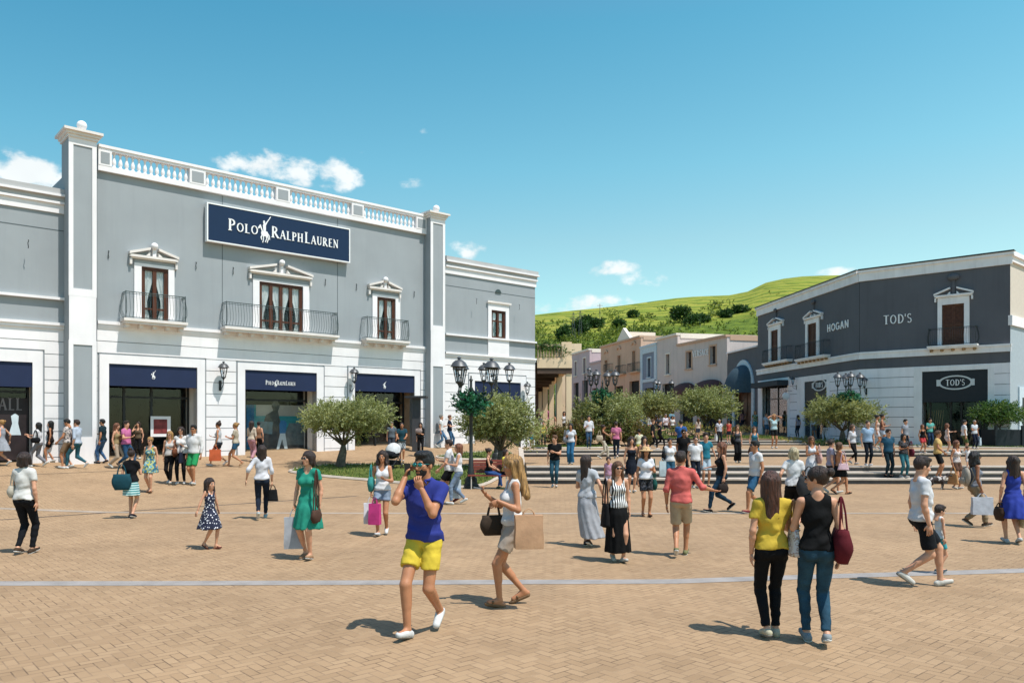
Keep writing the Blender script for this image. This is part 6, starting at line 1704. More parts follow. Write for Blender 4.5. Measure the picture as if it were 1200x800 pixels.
    if tk in ('tank', 'tee', 'polo', 'shirt', 'rolled', 'strapless', 'crop', 'dress', 'tdress', 'sdress', 'mdress'):
        isd = tk.endswith('dress')
        sl = {'tank': 0, 'strapless': 0, 'crop': 0, 'dress': .45, 'sdress': 0, 'tdress': .55, 'mdress': .4, 'tee': .55, 'polo': .6, 'shirt': 1.93, 'rolled': 1.25}[tk]
        lo2 = np.array([-.46-abs(wind), -.42, (.2 if isd else hem-.15)]); hi2 = np.array([.42+abs(wind), .42, T(0, 0, 1.56).z+.05])
        if lean: lo2[1] -= .35
        if sl > 0:
            for q in (1, -1):
                for pnt in (elb[q], wr[q] if sl > 1 else elb[q]):
                    v = np.array(tuple(pnt)); lo2 = np.minimum(lo2, v-.09); hi2 = np.maximum(hi2, v+.09)
        g = Field(lo2, hi2, hsc)
        e = .012 if tk not in ('tank', 'strapless') else .009
        if tk in ('tee', 'polo', 'shirt', 'rolled'): e = .019
        torso(g, e, .05, low=not (lean > .3))
        if tk in ('tee', 'polo', 'shirt', 'rolled', 'crop', 'tank') and not isd:
            g.ell((0, .0, hem+.05), (PE[0]+e-.006, PE[1]+e, .12), .05)
        if sl > 0:
            for q in (1, -1): arm(g, q, .012, .016 if sl < 1 else .01, sl, .035)
        zh = hem
        if isd:
            ln = {'dress': .56, 'sdress': .66, 'tdress': .56, 'mdress': .26}[tk] if len(bot) < 3 or not isinstance(bot[2], float) else bot[2]
            if isinstance(bot[1], float): ln = bot[1]
            g2f = .07 if tk != 'mdress' else .05
            if child: g2f = .14
            skirt_into(g, ln, g2f, pleat=.008)
            zh = ln
        if tk == 'crop': zh = hipz+.11
        if lean > .3:
            g.cut(lambda x, y, z: (T(0, 0, .99).z-z))
        else:
            wv = np.random.RandomState(seed).rand()*6
            g.cut(lambda x, y, z: (zh + .008*np.sin(x*18+wv)+.006*np.sin(y*23+wv) - z))
        nc = T(0, -.06, 1.545)
        if tk in ('tank', 'sdress'):
            g.ell(T(0, -.07, 1.50), (.085, .11, .15), .01, 'sub'); g.ell(T(0, .05, 1.53), (.075, .1, .1), .01, 'sub')
            for q in (1, -1): g.ell(T(q*(sh+.045), 0, 1.41), (.085, .14, .14), .015, 'sub')
        elif tk == 'strapless':
            g.cut(lambda x, y, z: (z-T(0, 0, 1.36).z))
            for q in (1, -1): g.ell(T(q*(sh+.05), 0, 1.4), (.08, .14, .14), .01, 'sub')
        elif tk == 'crop':
            g.ell(T(0, -.07, 1.50), (.085, .11, .13), .01, 'sub')
            for q in (1, -1): g.ell(T(q*(sh+.045), 0, 1.41), (.085, .14, .14), .015, 'sub')
        else:
            g.cone(T(0, .0, 1.485), T(0, -.03, 1.60), .07, .10, .004, 'sub')
            if fem: g.ell(T(0, -.08, 1.46), (.06, .07, .07), .01, 'sub')
        if sl > 0 and sl < 1.5:      # clean cuffs
            pass
        if Y < 24: folds(g, [(hipz+.12, .12, .007), (T(0, 0, 1.22).z, .13, .004)], seed, 48)
        g.bump(.007 if Y < 24 else .003, 17, seed, .7); g.bump(.0025, 44, seed+9, .5)
        v, q = g.mesh()
        nm = 'dress' if isd else {'tee': 't_shirt', 'polo': 'polo_shirt', 'tank': 'tank_top', 'shirt': 'shirt', 'rolled': 'shirt', 'strapless': 'top', 'crop': 'top'}[tk]
        so = np_obj(nm, [(xf(v, M), q, 0)], [cloth(tc, tpat)], body)
        if tk in ('polo', 'rolled', 'shirt') and Y < 34:
            m = MB(); c = T(0, .004, 1.488); rr = .068 if not fem else .058
            pts = []
            for i in range(13):
                an = R(-62+i*(304/12)) + R(0)
                an = R(-90+28)+R(304)*i/12
                pts.append(c+Vector((math.cos(an)*rr, math.sin(an)*rr*.95, .018+.012*math.sin(an))))
            m.tube(pts, .014, 6, 0)
            m.tube([pts[0], pts[0]+Vector((.03, -.03, -.03))], [.013, .004], 5); m.tube([pts[-1], pts[-1]+Vector((-.03, -.03, -.03))], [.013, .004], 5)
            np_obj('collar', [(xf(np.array(m.v), M), m.f, 0)], [cloth(tc, tpat)], so)
    if bk not in ('none',) and not tk.endswith('dress'):
        lo3 = np.minimum(A.min(0)-.1, [-.36-abs(wind), -.33, 0]); hi3 = np.array([max(.36, A[:, 0].max()*0+.36)+abs(wind), max(.33, A[:, 1].max()+.1), hipz+.2])
        lo3[2] = 0.0; lo3[1] = min(-.33, min(knee[1].y, knee[-1].y, ank[1].y, ank[-1].y)-.12)
        lo3[0] = -.36-abs(wind)
        g = Field(lo3, hi3, hsc)
        e = {'jeans': .007, 'ljeans': .008, 'trousers': .016, 'wide': .02, 'shorts': .014, 'dshorts': .01, 'mshorts': .02, 'leggings': .004, 'skirt': .012, 'lskirt': .012}[bk]
        e0 = min(e, .008)
        g.ell(P['pel']+Vector((0, .008, 0)), (PE[0]+e0, PE[1]+e0, PE[2]+e0), .03)
        g.ell(T(0, 0, 1.05), (WA[0]+e0, WA[1]+e0, .08), .05)
        for q in (-1, 1): g.ell(hipj[q]+Vector((-q*.01, .055, .02)), (.08+e0, .075+e0, .085+e0), .03)
        if bk in ('skirt', 'lskirt'):
            skirt_into(g, {'skirt': .58, 'lskirt': .17}[bk] if not isinstance(bpat, float) else bpat, .03 if bk == 'skirt' else .06, pleat=.006)
            zl = {'skirt': .58, 'lskirt': .17}[bk]
            g.cut(lambda x, y, z: zl + .01*np.sin(x*14) - z)
            if bk == 'lskirt' and arms and label.startswith('woman in a striped'):
                pass
        else:
            up = {'jeans': 1.93, 'ljeans': 1.93, 'trousers': 1.96, 'wide': 1.96, 'shorts': .60, 'dshorts': .42, 'mshorts': .82, 'leggings': 1.85}[bk]
            fl = {'wide': .05, 'trousers': .012, 'mshorts': .012, 'shorts': .010, 'dshorts': .012}.get(bk, .002)
            for q in (1, -1): leg(g, q, e0, e, up, .03 if bk in ('wide', 'trousers') else .012, fl)
            if Y < 24: folds(g, [(min(knee[1].z, knee[-1].z)+.02, .10, .0045), (min(ank[1].z, ank[-1].z)+.10, .12, .006), (hipz-.07, .08, .004)], seed, 62)
        if sit is None: g.cut(lambda x, y, z: z-(hipz+.10 if bk != 'skirt' else hipz+.12))
        g.bump(.0035, 26, seed+3, .5); g.bump(.002, 55, seed+4, .5)
        nm = {'jeans': 'jeans', 'ljeans': 'jeans', 'trousers': 'trousers', 'wide': 'trousers', 'leggings': 'trousers', 'shorts': 'shorts', 'dshorts': 'shorts', 'mshorts': 'shorts', 'skirt': 'skirt', 'lskirt': 'skirt'}[bk]
        emit(nm, g, cloth(bc, bpat if isinstance(bpat, str) else 'plain'))
    # ---- shoes
    if shoes:
        sandal = shoes.startswith('s')
        col = shoes[1:] if sandal else shoes
        for sd in (1, -1):
            lo4 = np.minimum(np.array(tuple(heel[sd])), np.array(tuple(toe[sd])))-.08; hi4 = np.maximum(np.array(tuple(heel[sd])), np.array(tuple(toe[sd])))+.1
            g = Field(lo4, hi4, min(hsc, .016))
            d = (toe[sd]-heel[sd]); 
            if sandal:
                g.cone(heel[sd]+Vector((0, 0, -.022)), toe[sd]+d*.12+Vector((0, 0, -.018)), .034, .036, 0)
                m2 = MB()
                cutz = d.normalized()
                hx = heel[sd]; nz = Vector((0, 0, 1)); nz = (nz-cutz*nz.dot(cutz)).normalized()
                g.cut(lambda x, y, z: ((x-hx.x)*nz.x+(y-hx.y)*nz.y+(z-hx.z)*nz.z)+.012)
                g.cone(heel[sd].lerp(toe[sd], .75)+Vector((-.03, 0, .012)), heel[sd].lerp(toe[sd], .75)+Vector((.03, 0, .012)), .018, .018, 0)
            else:
                g.cone(heel[sd]+Vector((0, 0, .004)), toe[sd]+d*.05, .041, .034, 0)
                g.cone(ank[sd]+Vector((0, .0, -.02)), toe[sd], .042, .026, .02)
                zt = ank[sd].z+.012
                g.cut(lambda x, y, z: z-zt)
                zb = min(heel[sd].z, toe[sd].z)-.031
                if not (stride and sd != lead): g.cut(lambda x, y, z: zb-z)
            v, q = g.mesh()
            if len(q):
                sho = np_obj('sandal' if sandal else 'shoe', [(xf(v, M), q, 0)], [cloth(col)], body)
                if not sandal and Y < 20:
                    g = Field(lo4-.02, hi4+.02, min(hsc, .012)); hx = heel[sd]; dn = d.normalized(); nz = Vector((0, 0, 1)); nz = (nz-dn*nz.dot(dn)).normalized()
                    g.cone(heel[sd]+Vector((0, 0, .004)), toe[sd]+d*.05, .047, .040, 0)
                    g.cut(lambda x, y, z: ((x-hx.x)*nz.x+(y-hx.y)*nz.y+(z-hx.z)*nz.z)+.014)
                    g.cut(lambda x, y, z: -.036-((x-hx.x)*nz.x+(y-hx.y)*nz.y+(z-hx.z)*nz.z))
                    v, q = g.mesh()
                    if len(q): np_obj('sole', [(xf(v, M), q, 0)], [cloth('f2f0ea' if int(col[:2], 16) < 200 else '9a958c')], sho)
    W = body.matrix_basis
    MM = W @ M
    out['hand'] = {-1: MM @ (wr[-1]+hd[-1]*.085), 1: MM @ (wr[1]+hd[1]*.085)}
    out['sh'] = {-1: MM @ (shs[-1]), 1: MM @ shs[1]}
    out['elb'] = {-1: MM @ elb[-1], 1: MM @ elb[1]}
    out['MM'] = MM; out['rz'] = R(a)
    return out

# ---------------------------------------------------------------- bags and other carried things (each a thing of its own)
def bag(kind, at, rz, col, label, w=.3, hgt=.32, d=.12, hl=.18, cat='bag', group=None, pat='plain', name=None, col2=None):
    """at = the point the handles hang from"""
    at = Vector(at); nm = name or {'paper': 'shopping_bag', 'tote': 'handbag', 'slouch': 'shoulder_bag', 'back': 'backpack', 'plastic': 'shopping_bag'}[kind]
    base = at-Vector((0, 0, hl+hgt))
    root = empty(nm, base, rz); tag(root, label, cat, group)
    m = MB()
    if kind in ('paper', 'plastic'):
        n = 6
        rings = []
        for j in range(n+1):
            t = j/n; ww = w*(1+.03*math.sin(t*7)); dd = d*(1-.35*t*t) if kind == 'paper' else d*(.85+.3*math.sin(t*3.1))*(1-.4*t)
            rings.append([(-ww/2, -dd/2, t*hgt), (0, -dd/2*(1+.12*math.sin(t*5)), t*hgt), (ww/2, -dd/2, t*hgt), (ww/2*.97, 0, t*hgt), (ww/2, dd/2, t*hgt), (0, dd/2*(1+.1*math.cos(t*4)), t*hgt), (-ww/2, dd/2, t*hgt), (-ww/2*.97, 0, t*hgt)])
        vs = [p for r in rings for p in r]; fs = [tuple(range(7, -1, -1))]
        for j in range(n):
            for k in range(8): fs.append((j*8+k, j*8+(k+1) % 8, (j+1)*8+(k+1) % 8, (j+1)*8+k))
        fs.append(tuple(range(n*8, n*8+8)))
        m.add(vs, fs)
    elif kind == 'back':
        m.ball((0, 0, hgt*.48), hgt*.5, 12, 8, None, (w/hgt, d/hgt, 1)); m.box(-w*.3, w*.3, -d*.62, -d*.4, hgt*.12, hgt*.45)
    else:
        n = 7; vs = []
        for j in range(n+1):
            t = j/n
            ww = w*(1.0-.28*t if kind == 'tote' else .72+.35*math.sin(min(1, t*1.15)*2.6)); dd = d*(math.sin(.5+t*2.1)*.9+.12) if kind == 'slouch' else d*(1-.55*t)
            for k in range(12):
                an = 2*math.pi*k/12; c, s_ = math.cos(an), math.sin(an)
                e = .55
                vs.append((ww/2*math.copysign(abs(c)**e, c), dd/2*math.copysign(abs(s_)**e, s_)*(1+.08*math.sin(k*2+t*9)), t*hgt))
        fs = [tuple(range(11, -1, -1))]
        for j in range(n):
            for k in range(12): fs.append((j*12+k, j*12+(k+1) % 12, (j+1)*12+(k+1) % 12, (j+1)*12+k))
        fs.append(tuple(range(n*12, n*12+12))); m.add(vs, fs)
    M4 = root.matrix_basis
    def fin(mm, nme, mt, par=root, sm=False):
        mm.v = [tuple(M4 @ Vector(p)) for p in mm.v]; return mm.build(nme, mt, par, smooth=sm)
    fin(m, 'bag_body', cloth(col, pat), sm='auto' if kind in ('paper', 'plastic') else True)
    hm = cloth(col2 or col)
    if kind == 'back':
        for sx in (-1, 1):
            h_ = MB(); h_.tube([(sx*w*.25, d*.45, hgt*.1), (sx*w*.32, d*.9, hgt*.5), (sx*w*.25, d*.45, hgt*.92)], .012, 5); fin(h_, 'strap', hm)
    elif hl > .01:
        for sy in (-1, 1):
            h_ = MB(); z0 = hgt*.93; q = []
            for i in range(9):
                t = i/8; q.append((-w*.24+w*.48*t, sy*d*.22*(1-math.sin(t*math.pi)*.9), z0+(hl+hgt*.07)*math.sin(t*math.pi)**.6))
            h_.tube(q, .007 if kind in ('paper', 'plastic') else .010, 5); fin(h_, 'handle', hm)
    return root
# ================================================================ the crowd
def P(px, fy, hy, a, sex, hair, hc, top, bot, label, **k):
    return make_person(px=px, fy=fy, hy=hy, a=a, sex=sex, hair=hair, hc=hc, top=top, bot=bot, label=label, **k)
def hb(p, side, kind, col, label, **k):
    """a bag hanging from a hand"""
    s = p['s']; h = p['hand'][side]; k = dict(k)
    for q in ('w', 'hgt', 'd', 'hl'):
        if q in k: k[q] = k[q]
    return bag(kind, h-Vector((0, 0, .0)), k.pop('rz', p['rz']+R(90)), col, label, **k)
def sb(p, side, kind, col, label, fwd=0.0, drop=.62, out_=.06, **k):
    """a bag hanging from the shoulder, strap over it"""
    M = p['MM']; s = p['s']; sh = p['sh'][side]
    R3 = Matrix.Rotation(p['rz'], 3, 'Z')
    at = sh+R3 @ Vector((side*out_*s, -fwd*s, .05*s)); hgt = k.pop('hgt', .26); hl = drop*s-hgt
    rt = bag(kind, at+Vector((0, 0, .0)), p['rz']+R(90), col, label, hgt=hgt, hl=max(hl, .05), **k)
    return rt
def back(p, col, label, w=.3, hgt=.4):
    R3 = Matrix.Rotation(p['rz'], 3, 'Z'); s = p['s']
    at = (p['sh'][1]+p['sh'][-1])/2+R3 @ Vector((0, .19*s, .0))
    return bag('back', at+Vector((0, 0, .0)), p['rz']+R(180), col, label, w=w*s, hgt=hgt*s, d=.16*s, hl=0.0, cat='backpack', name='backpack')
# ---- nearest
p = P(497, 742, 527, -18, 'm', 'short', 'bk', ('polo', '2b3a9c'), ('shorts', 'f6d40a'), 'man in blue polo shirt and bright yellow shorts walking with mirrored sunglasses', skin='m', stride=.23, lead=-1, arms=('ear', 'chin'), glasses='m', look=-12, shoes='eeeeec', build=1.0, beard=True)
ph = MB(); h = p['hand'][-1]; ph.box(h.x-.03, h.x+.03, h.y-.05, h.y-.04, h.z-.05, h.z+.07); tag(ph.build('mobile_phone', mat('phone_black', (.02, .02, .02), .3)), 'dark phone held by the man in yellow shorts', 'phone')
p = P(600, 709, 533, -78, 'f', 'longc', 'bl', ('tank', 'f4f0ee'), ('shorts', 'c3b2a2'), 'blonde woman in white tank top and beige shorts looking down at her phone', skin='m', stride=.16, lead=1, arms=('phone', 'bag'), nod=14, shoes='s8a6a4a')
R3 = Matrix.Rotation(p['rz'], 3, 'Z')
ph = MB(); h = p['hand'][-1]+R3 @ Vector((0, -.03, .03)); ph.hexa([(h.x-.07, h.y-.035, h.z), (h.x+.05, h.y-.035, h.z-.02), (h.x+.05, h.y+.035, h.z-.02), (h.x-.07, h.y+.035, h.z)], [(h.x-.07, h.y-.035, h.z+.01), (h.x+.05, h.y-.035, h.z-.01), (h.x+.05, h.y+.035, h.z-.01), (h.x-.07, h.y+.035, h.z+.01)]); tag(ph.build('mobile_phone', mat('phone_grey', (.15, .15, .16), .3)), 'phone in the hand of the blonde woman in beige shorts', 'phone')
bag('paper', p['elb'][1]+Vector((.12, -.12, .03)), R(8), 'd9a77c', 'tan paper shopping bag on the arm of the blonde woman in white', w=.32, hgt=.38, d=.15, hl=.07, cat='shopping bag')
bag('slouch', p['sh'][-1]+R3 @ Vector((-.02, -.20, -.22)), R(15), '4a3c30', 'dark olive shoulder bag hanging in front of the blonde woman', w=.32, hgt=.24, d=.12, hl=.16)
p = P(904, 747, 553, 178, 'f', 'longc', 'au', ('tee', 'eac51c'), ('jeans', '101217', 'plain'), 'woman in yellow t-shirt and black trousers seen from behind', stride=.07, lead=-1, arms=('bend', 'hang'), look=-25, shoes='d9cfae')
sb(p, -1, 'tote', 'e6dfd8', 'white patterned handbag on the shoulder of the woman in yellow', drop=.58, hgt=.26, w=.30, d=.12, fwd=-.08, out_=.05, pat='floral', col2='a97a4d')
p = P(957, 755, 547, 172, 'f', 'bun', 'br', ('tank', '0f1012'), ('jeans', '29566f'), 'woman in black sleeveless top and blue jeans seen from behind, hair in a bun', stride=.13, lead=1, arms=('hang', 'bend'), look=62, glasses=True, shoes='9aa3a6')
sb(p, -1, 'slouch', '6e1524', 'burgundy leather shoulder bag beside the woman in blue jeans', drop=.64, hgt=.32, w=.36, d=.16, fwd=-.05, out_=.06)
# ---- second row
p = P(1080, 687, 533, 82, 'm', 'short', 'br', ('tee', 'e9eaee'), ('mshorts', '15181f'), 'man in white t-shirt and black knee shorts striding right beside a small boy', stride=.26, lead=1, arms=('hang', 'hang'), look=10, nod=10, shoes='e2ded4', build=1.02)
P(1101, 672, 592, 95, 'b', 'short', 'br', ('tank', 'e8eef0'), ('shorts', '2fb4c0'), 'small boy in white vest and turquoise shorts beside the man in black shorts', stride=.09, arms=('hang', 'up'), nod=15, shoes='4a5a63')
p = P(1187, 637, 534, 172, 'f', 'wavy', 'br', ('sdress', '2440b0'), ('x', .52), 'woman in cobalt blue sleeveless romper at the right edge, seen from behind', stride=.13, lead=1, arms=('hold', 'hold'), shoes='d9d9d4')
hb(p, 1, 'slouch', '4d3526', 'brown handbag held by the woman in the cobalt romper', w=.30, hgt=.24, hl=.08)
hb(p, -1, 'paper', 'e8dcae', 'cream paper bag held by the woman in the cobalt romper', w=.28, hgt=.34, hl=.1, cat='shopping bag')
p = P(1143, 617, 528, 82, 'f', 'curly', 'bk', ('tank', '8d93a0'), ('trousers', 'a08a6c'), 'woman with dark curly hair in grey vest and khaki trousers striding right', stride=.24, arms=('hold', 'hang'), glasses=True, skin='d', shoes='5b4a3a')
hb(p, -1, 'paper', 'd5d9e4', 'white shopping bag with dark band carried by the woman in khaki trousers', w=.40, hgt=.36, hl=.08, cat='shopping bag')
back(p, 'b9ad9c', 'beige patterned backpack on the woman in khaki trousers', .36, .46)
p = P(798, 652, 528, 165, 'm', 'short', 'br', ('rolled', 'ee6a62'), ('mshorts', 'cdb492'), 'man in coral shirt and beige shorts seen from behind with one arm out', skin='m', stride=.21, lead=-1, arms=('out', 'hang'), shoes='8a8a5a', look=-15)
p = P(724, 658, 541, 10, 'f', 'long', 'lb', ('tank', '14141a', 'stripe'), ('lskirt', '0b0b0d'), 'woman in a striped sleeveless top and long black skirt walking forward', stride=.10, arms=('hang', 'hang'), glasses=True, shoes='d8d4cc')
sb(p, -1, 'tote', '131316', 'black tote on the shoulder of the woman in the striped top', drop=.85, hgt=.36, w=.30, d=.12, out_=.07)
p = P(688, 640, 533, 160, 'f', 'longc', 'br', ('tee', 'c9ccd2'), ('lskirt', 'b4b6bd'), 'woman in pale grey draped top and flowing grey skirt seen from behind', stride=.15, lead=1, arms=('swing', 'bend'), look=-40, wind=-.13, shoes='4a3a35')
p = P(246, 643, 560, 62, 'g', 'mid', 'br', ('sdress', '1d2444', 'dots'), ('x', .50), 'small girl in navy spotted dress skipping across the pavement', stride=.14, lead=1, arms=('swing', 'swing'), shoes='s7a3a33')
p = P(361, 655, 529, -14, 'f', 'bob', 'br', ('dress', '0fa086'), ('x', .50), 'woman in emerald green dress with sunglasses and a clear shopping bag', stride=.05, arms=('hold', 'hang'), glasses=True, look=-18, shoes='b88e68')
hb(p, -1, 'plastic', 'b9bcc4', 'clear grey plastic shopping bag held by the woman in the green dress', w=.30, hgt=.50, hl=.13, d=.1, cat='shopping bag', rz=R(10))
sb(p, 1, 'slouch', '5d4033', 'brown crossbody bag on the hip of the woman in the green dress', drop=.86, hgt=.20, w=.26, d=.09, fwd=.12, out_=.05)
p = P(29, 649, 530, 176, 'f', 'bob', 'br', ('tee', 'efece6'), ('jeans', '14161d', 'plain'), 'woman in white blouse and black jeans at the left, seen from behind', stride=.09, lead=-1, arms=('hang', 'bend'), shoes='54402f')
sb(p, 1, 'slouch', 'cfc6b4', 'cream bag under the arm of the woman in black jeans at left', drop=.5, hgt=.2, w=.26, fwd=.05)
p = P(307, 608, 520, 195, 'f', 'mid', 'br', ('rolled', 'ecebf2'), ('jeans', '1c2a3e'), 'woman in white blouse and dark jeans striding away, bags in her right hand', stride=.26, lead=-1, arms=('hold', 'swing'), shoes='9fc0c4')
bag('tote', Vector(p['hand'][-1])+Vector((.02, 0, 0)), 0.2, '17181c', 'black handbag in the hand of the woman in dark jeans', w=.24, hgt=.26, hl=.1)
p = P(448, 627, 528, 0, 'f', 'curly', 'br', ('tank', 'f3f1f5'), ('dshorts', '97a8c0'), 'woman with big curly brown hair in white vest and denim shorts', stride=.15, lead=-1, arms=('hold', 'bend'), shoes='e9e9e9', skin='m')
hb(p, -1, 'plastic', 'eceaf0', 'white shopping bag beside the pink one, held by the curly haired woman', w=.28, hgt=.40, hl=.12, cat='shopping bag', rz=R(12))
bag('paper', p['hand'][-1]+Vector((.10, -.16, -.0)), R(-12), 'e22a8c', 'bright pink shopping bag held by the curly haired woman', w=.22, hgt=.40, hl=.12, cat='shopping bag')
sb(p, -1, 'slouch', '2f9d98', 'turquoise shoulder bag of the curly haired woman', drop=.55, hgt=.28, w=.30, out_=.08)
p = P(526, 590, 514, -95, 'm', 'short', 'br', ('tee', 'f2f2f4'), ('shorts', '16171c'), 'young man in white t-shirt and black shorts walking left by the lawn', stride=.24, arms=('bend', 'fwd'), shoes='8a3a35')
p = P(537, 591, 519, -85, 'f', 'mid', 'rd', ('tank', 'efeef2'), ('ljeans', '8fa6c4'), 'auburn haired woman in white vest and pale jeans walking left', stride=.2, arms=('hold', 'bend'))
hb(p, -1, 'plastic', 'd5e2ee', 'pale blue plastic bag held by the auburn haired woman', w=.26, hgt=.5, hl=.1, cat='shopping bag')
p = P(154, 607, 527, 182, 'f', 'top', 'br', ('tee', '131318'), ('skirt', '2a9aa0', 'hstripe'), 'woman in black top and turquoise striped skirt seen from behind', stride=.09, arms=('bend', 'hang'), shoes='20182a')
bag('slouch', p['sh'][1]+Vector((.02, -.20, -.02)), R(12), '12505f', 'large teal shoulder bag on the back of the woman in the striped skirt', w=.40, hgt=.36, d=.14, hl=.22)
p = P(176, 577, 512, 0, 'f', 'bun', 'bl', ('sdress', '1a6f8f', 'tropic'), ('x', .62), 'blonde woman in blue and yellow patterned minidress with sunglasses', stride=.1, arms=('hang', 'hang'), glasses=True, shoes='s8a5a3a')
p = P(199, 567, 505, 5, 'f', 'long', 'bl', ('tank', 'd9d2cd'), ('jeans', '0f0f12', 'plain'), 'blonde woman in pale cardigan and black leggings with a brown bag', stride=.13, arms=('hang', 'bend'), glasses=True)
sb(p, 1, 'slouch', '7d4528', 'brown leather bag on the arm of the woman in black leggings', drop=.55, hgt=.24, w=.34, fwd=.14)
p = P(212, 567, 500, 12, 'f', 'mid', 'br', ('shirt', 'f0ebe8'), ('jeans', '14161c'), 'dark haired woman in white shirt standing between the leggings and green shorts', arms=('hold', 'bend'), glasses=True)
hb(p, 1, 'tote', '1b2138', 'navy shopper held low in front of the woman in the white shirt', w=.42, hgt=.34, hl=.22)
p = P(227, 568, 498, -10, 'm', 'short', 'bk', ('shirt', 'f5f2f0'), ('mshorts', '18a45c'), 'man in white shirt and bright green shorts with sunglasses', skin='m', stride=.09, arms=('hang', 'hang'), glasses=True, look=10)
# ---- along the store front
p = P(2, 546, 491, -90, 'f', 'bun', 'bl', ('sdress', 'a9aeb8'), ('x', .55), 'woman in grey sleeveless dress striding out of frame at the left edge', stride=.26, arms=('swing', 'swing'))
p = P(45, 547, 494, -88, 'f', 'mid', 'bk', ('rolled', 'ebe9ec'), ('trousers', '8b8a92'), 'dark haired woman in white cardigan pointing ahead, grey trousers', stride=.26, arms=('reach', 'bend'))
sb(p, 1, 'slouch', '16161c', 'black bag at the waist of the woman pointing ahead', drop=.5, hgt=.18, w=.3)
p = P(59, 542, 493, -70, 'f', 'mid', 'bk', ('tank', '2c1c1c'), ('shorts', '1a1418'), 'woman in dark brown vest walking left with an orange bag', stride=.12, arms=('hold', 'hang'), skin='m')
hb(p, -1, 'paper', 'e58a4a', 'orange paper bag beside the woman in the dark vest', w=.30, hgt=.36, hl=.1, cat='shopping bag')
p = P(79, 549, 491, -85, 'm', 'short', 'bk', ('tee', 'dccfc8', 'print'), ('mshorts', '9a7a5c'), 'man in patterned pale t-shirt leaning over beside the man in teal jeans', stride=.12, arms=('hold', 'fwd'), skin='m', nod=18)
p = P(90, 549, 490, -92, 'm', 'short', 'br', ('rolled', 'c5d3e6'), ('ljeans', '2e6f80'), 'man in pale blue shirt and teal jeans taking a long stride left', stride=.33, arms=('fwd', 'hang'), shoes='f0efee')
p = P(120, 543, 491, -88, 'm', 'short', 'bk', ('polo', '16343e'), ('ljeans', '3f6ea0'), 'man in dark teal polo shirt and blue jeans beside the first doorway', stride=.13, arms=('bend', 'hang'), skin='m', shoes='3a3a44')
p = P(137, 549, 495, 85, 'f', 'long', 'rd', ('tank', 'a58e62'), ('trousers', 'c5ad94'), 'red haired woman in olive vest and beige trousers walking right', stride=.25, arms=('hang', 'bag'), nod=10)
p = P(148, 549, 492, 80, 'm', 'short', 'br', ('tee', 'd96da6'), ('ljeans', '23547c'), 'man in pink t-shirt and blue jeans walking right past the first doorway', stride=.28, arms=('bend', 'hang'), shoes='7a6a60', build=1.05)
p = P(162, 537.5, 494, 0, 'f', 'long', 'br', ('tank', '6d5a44'), ('jeans', '121216', 'plain'), 'woman in khaki vest and black trousers standing in the first doorway', arms=('ear', 'hang'))
p = P(256, 546, 493, -88, 'f', 'top', 'br', ('tank', 'cfd3d6'), ('dshorts', '3c4654'), 'woman with a top knot in pale vest and dark shorts stepping left', stride=.28, arms=('bend', 'hold'), skin='m', shoes='e8e4e2')
hb(p, 1, 'paper', 'ee6a2c', 'vivid orange paper bag carried by the woman with the top knot', w=.40, hgt=.42, hl=.12, cat='shopping bag')
p = P(276, 547, 494, -88, 'f', 'bun', 'bl', ('tee', 'cdbfa6'), ('dshorts', '2e6c93'), 'blonde woman in beige top and blue denim shorts stepping left', stride=.28, lead=-1, arms=('bend', 'bend'), skin='m', shoes='sd8b48a')
p = P(295, 541, 493, 170, 'f', 'long', 'br', ('rolled', 'e3cdb4'), ('trousers', 'd79aa8'), 'woman in cream blouse and pink trousers in front of the beach poster', stride=.14, arms=('hang', 'bend'))
p = P(303, 537, 494, 190, 'f', 'bun', 'bk', ('tank', '9a6a4a'), ('jeans', '17171c', 'plain'), 'dark haired woman in tan vest half hidden at the beach poster', arms=('hang', 'hang'))
# ---- by the third doorway and lawn
p = P(471, 541, 495, 5, 'm', 'buzz', 'bk', ('polo', '1b4f5f'), ('mshorts', 'b5bcc0'), 'bald man in teal polo shirt pushing the stroller', arms=('push', 'push'), stride=.1, skin='m')
x_, y_, z_ = hit(459, 551); stroller(x_, y_, z_, R(-25), 'black stroller with white hood pushed by the man in the teal polo', 1.05)
p = P(459, 534, 494, 0, 'm', 'short', 'gr', ('tee', '6d7a85'), ('mshorts', '3a4250'), 'man in grey t-shirt behind the stroller, half hidden by the olive tree', arms=('hang', 'hang'))
p = P(493, 535, 495, 0, 'f', 'long', 'bk', ('rolled', '141417'), ('jeans', '0f0f12', 'plain'), 'woman dressed all in black beside the dark post, holding a bundle', arms=('hang', 'cross'))
tag(bag('slouch', p['hand'][1]+Vector((0, -.05, .22)), 0, 'b59f98', 'pale bundle held by the woman dressed all in black', w=.30, hgt=.2, d=.12, hl=.03), cat='bag')
p = P(517, 525, 485, 88, 'm', 'short', 'gr', ('tee', 'f2f1f0'), ('ljeans', '5f8bb4'), 'grey haired man in white t-shirt walking beside the man in navy', stride=.26, arms=('hang', 'bend'))
p = P(527, 524, 486, 88, 'm', 'short', 'rd', ('polo', '1c2a44'), ('ljeans', '3f719c'), 'man in navy polo shirt walking right along the white wall', stride=.2, arms=('bend', 'hang'))
X_, Y_, Z_ = hit(573, 572.5)
p = make_person(pos=(X_, Y_+.0, Z_), H=1.66, sit=.48, a=78, sex='f', hair='bun', hc='br', top=('tank', '101014'), bot=('ljeans', '2c5aa0'), label='woman in black vest and blue jeans sitting on the red bench', arms=('lap', 'lap'), nod=8, shoes='5a6a50')
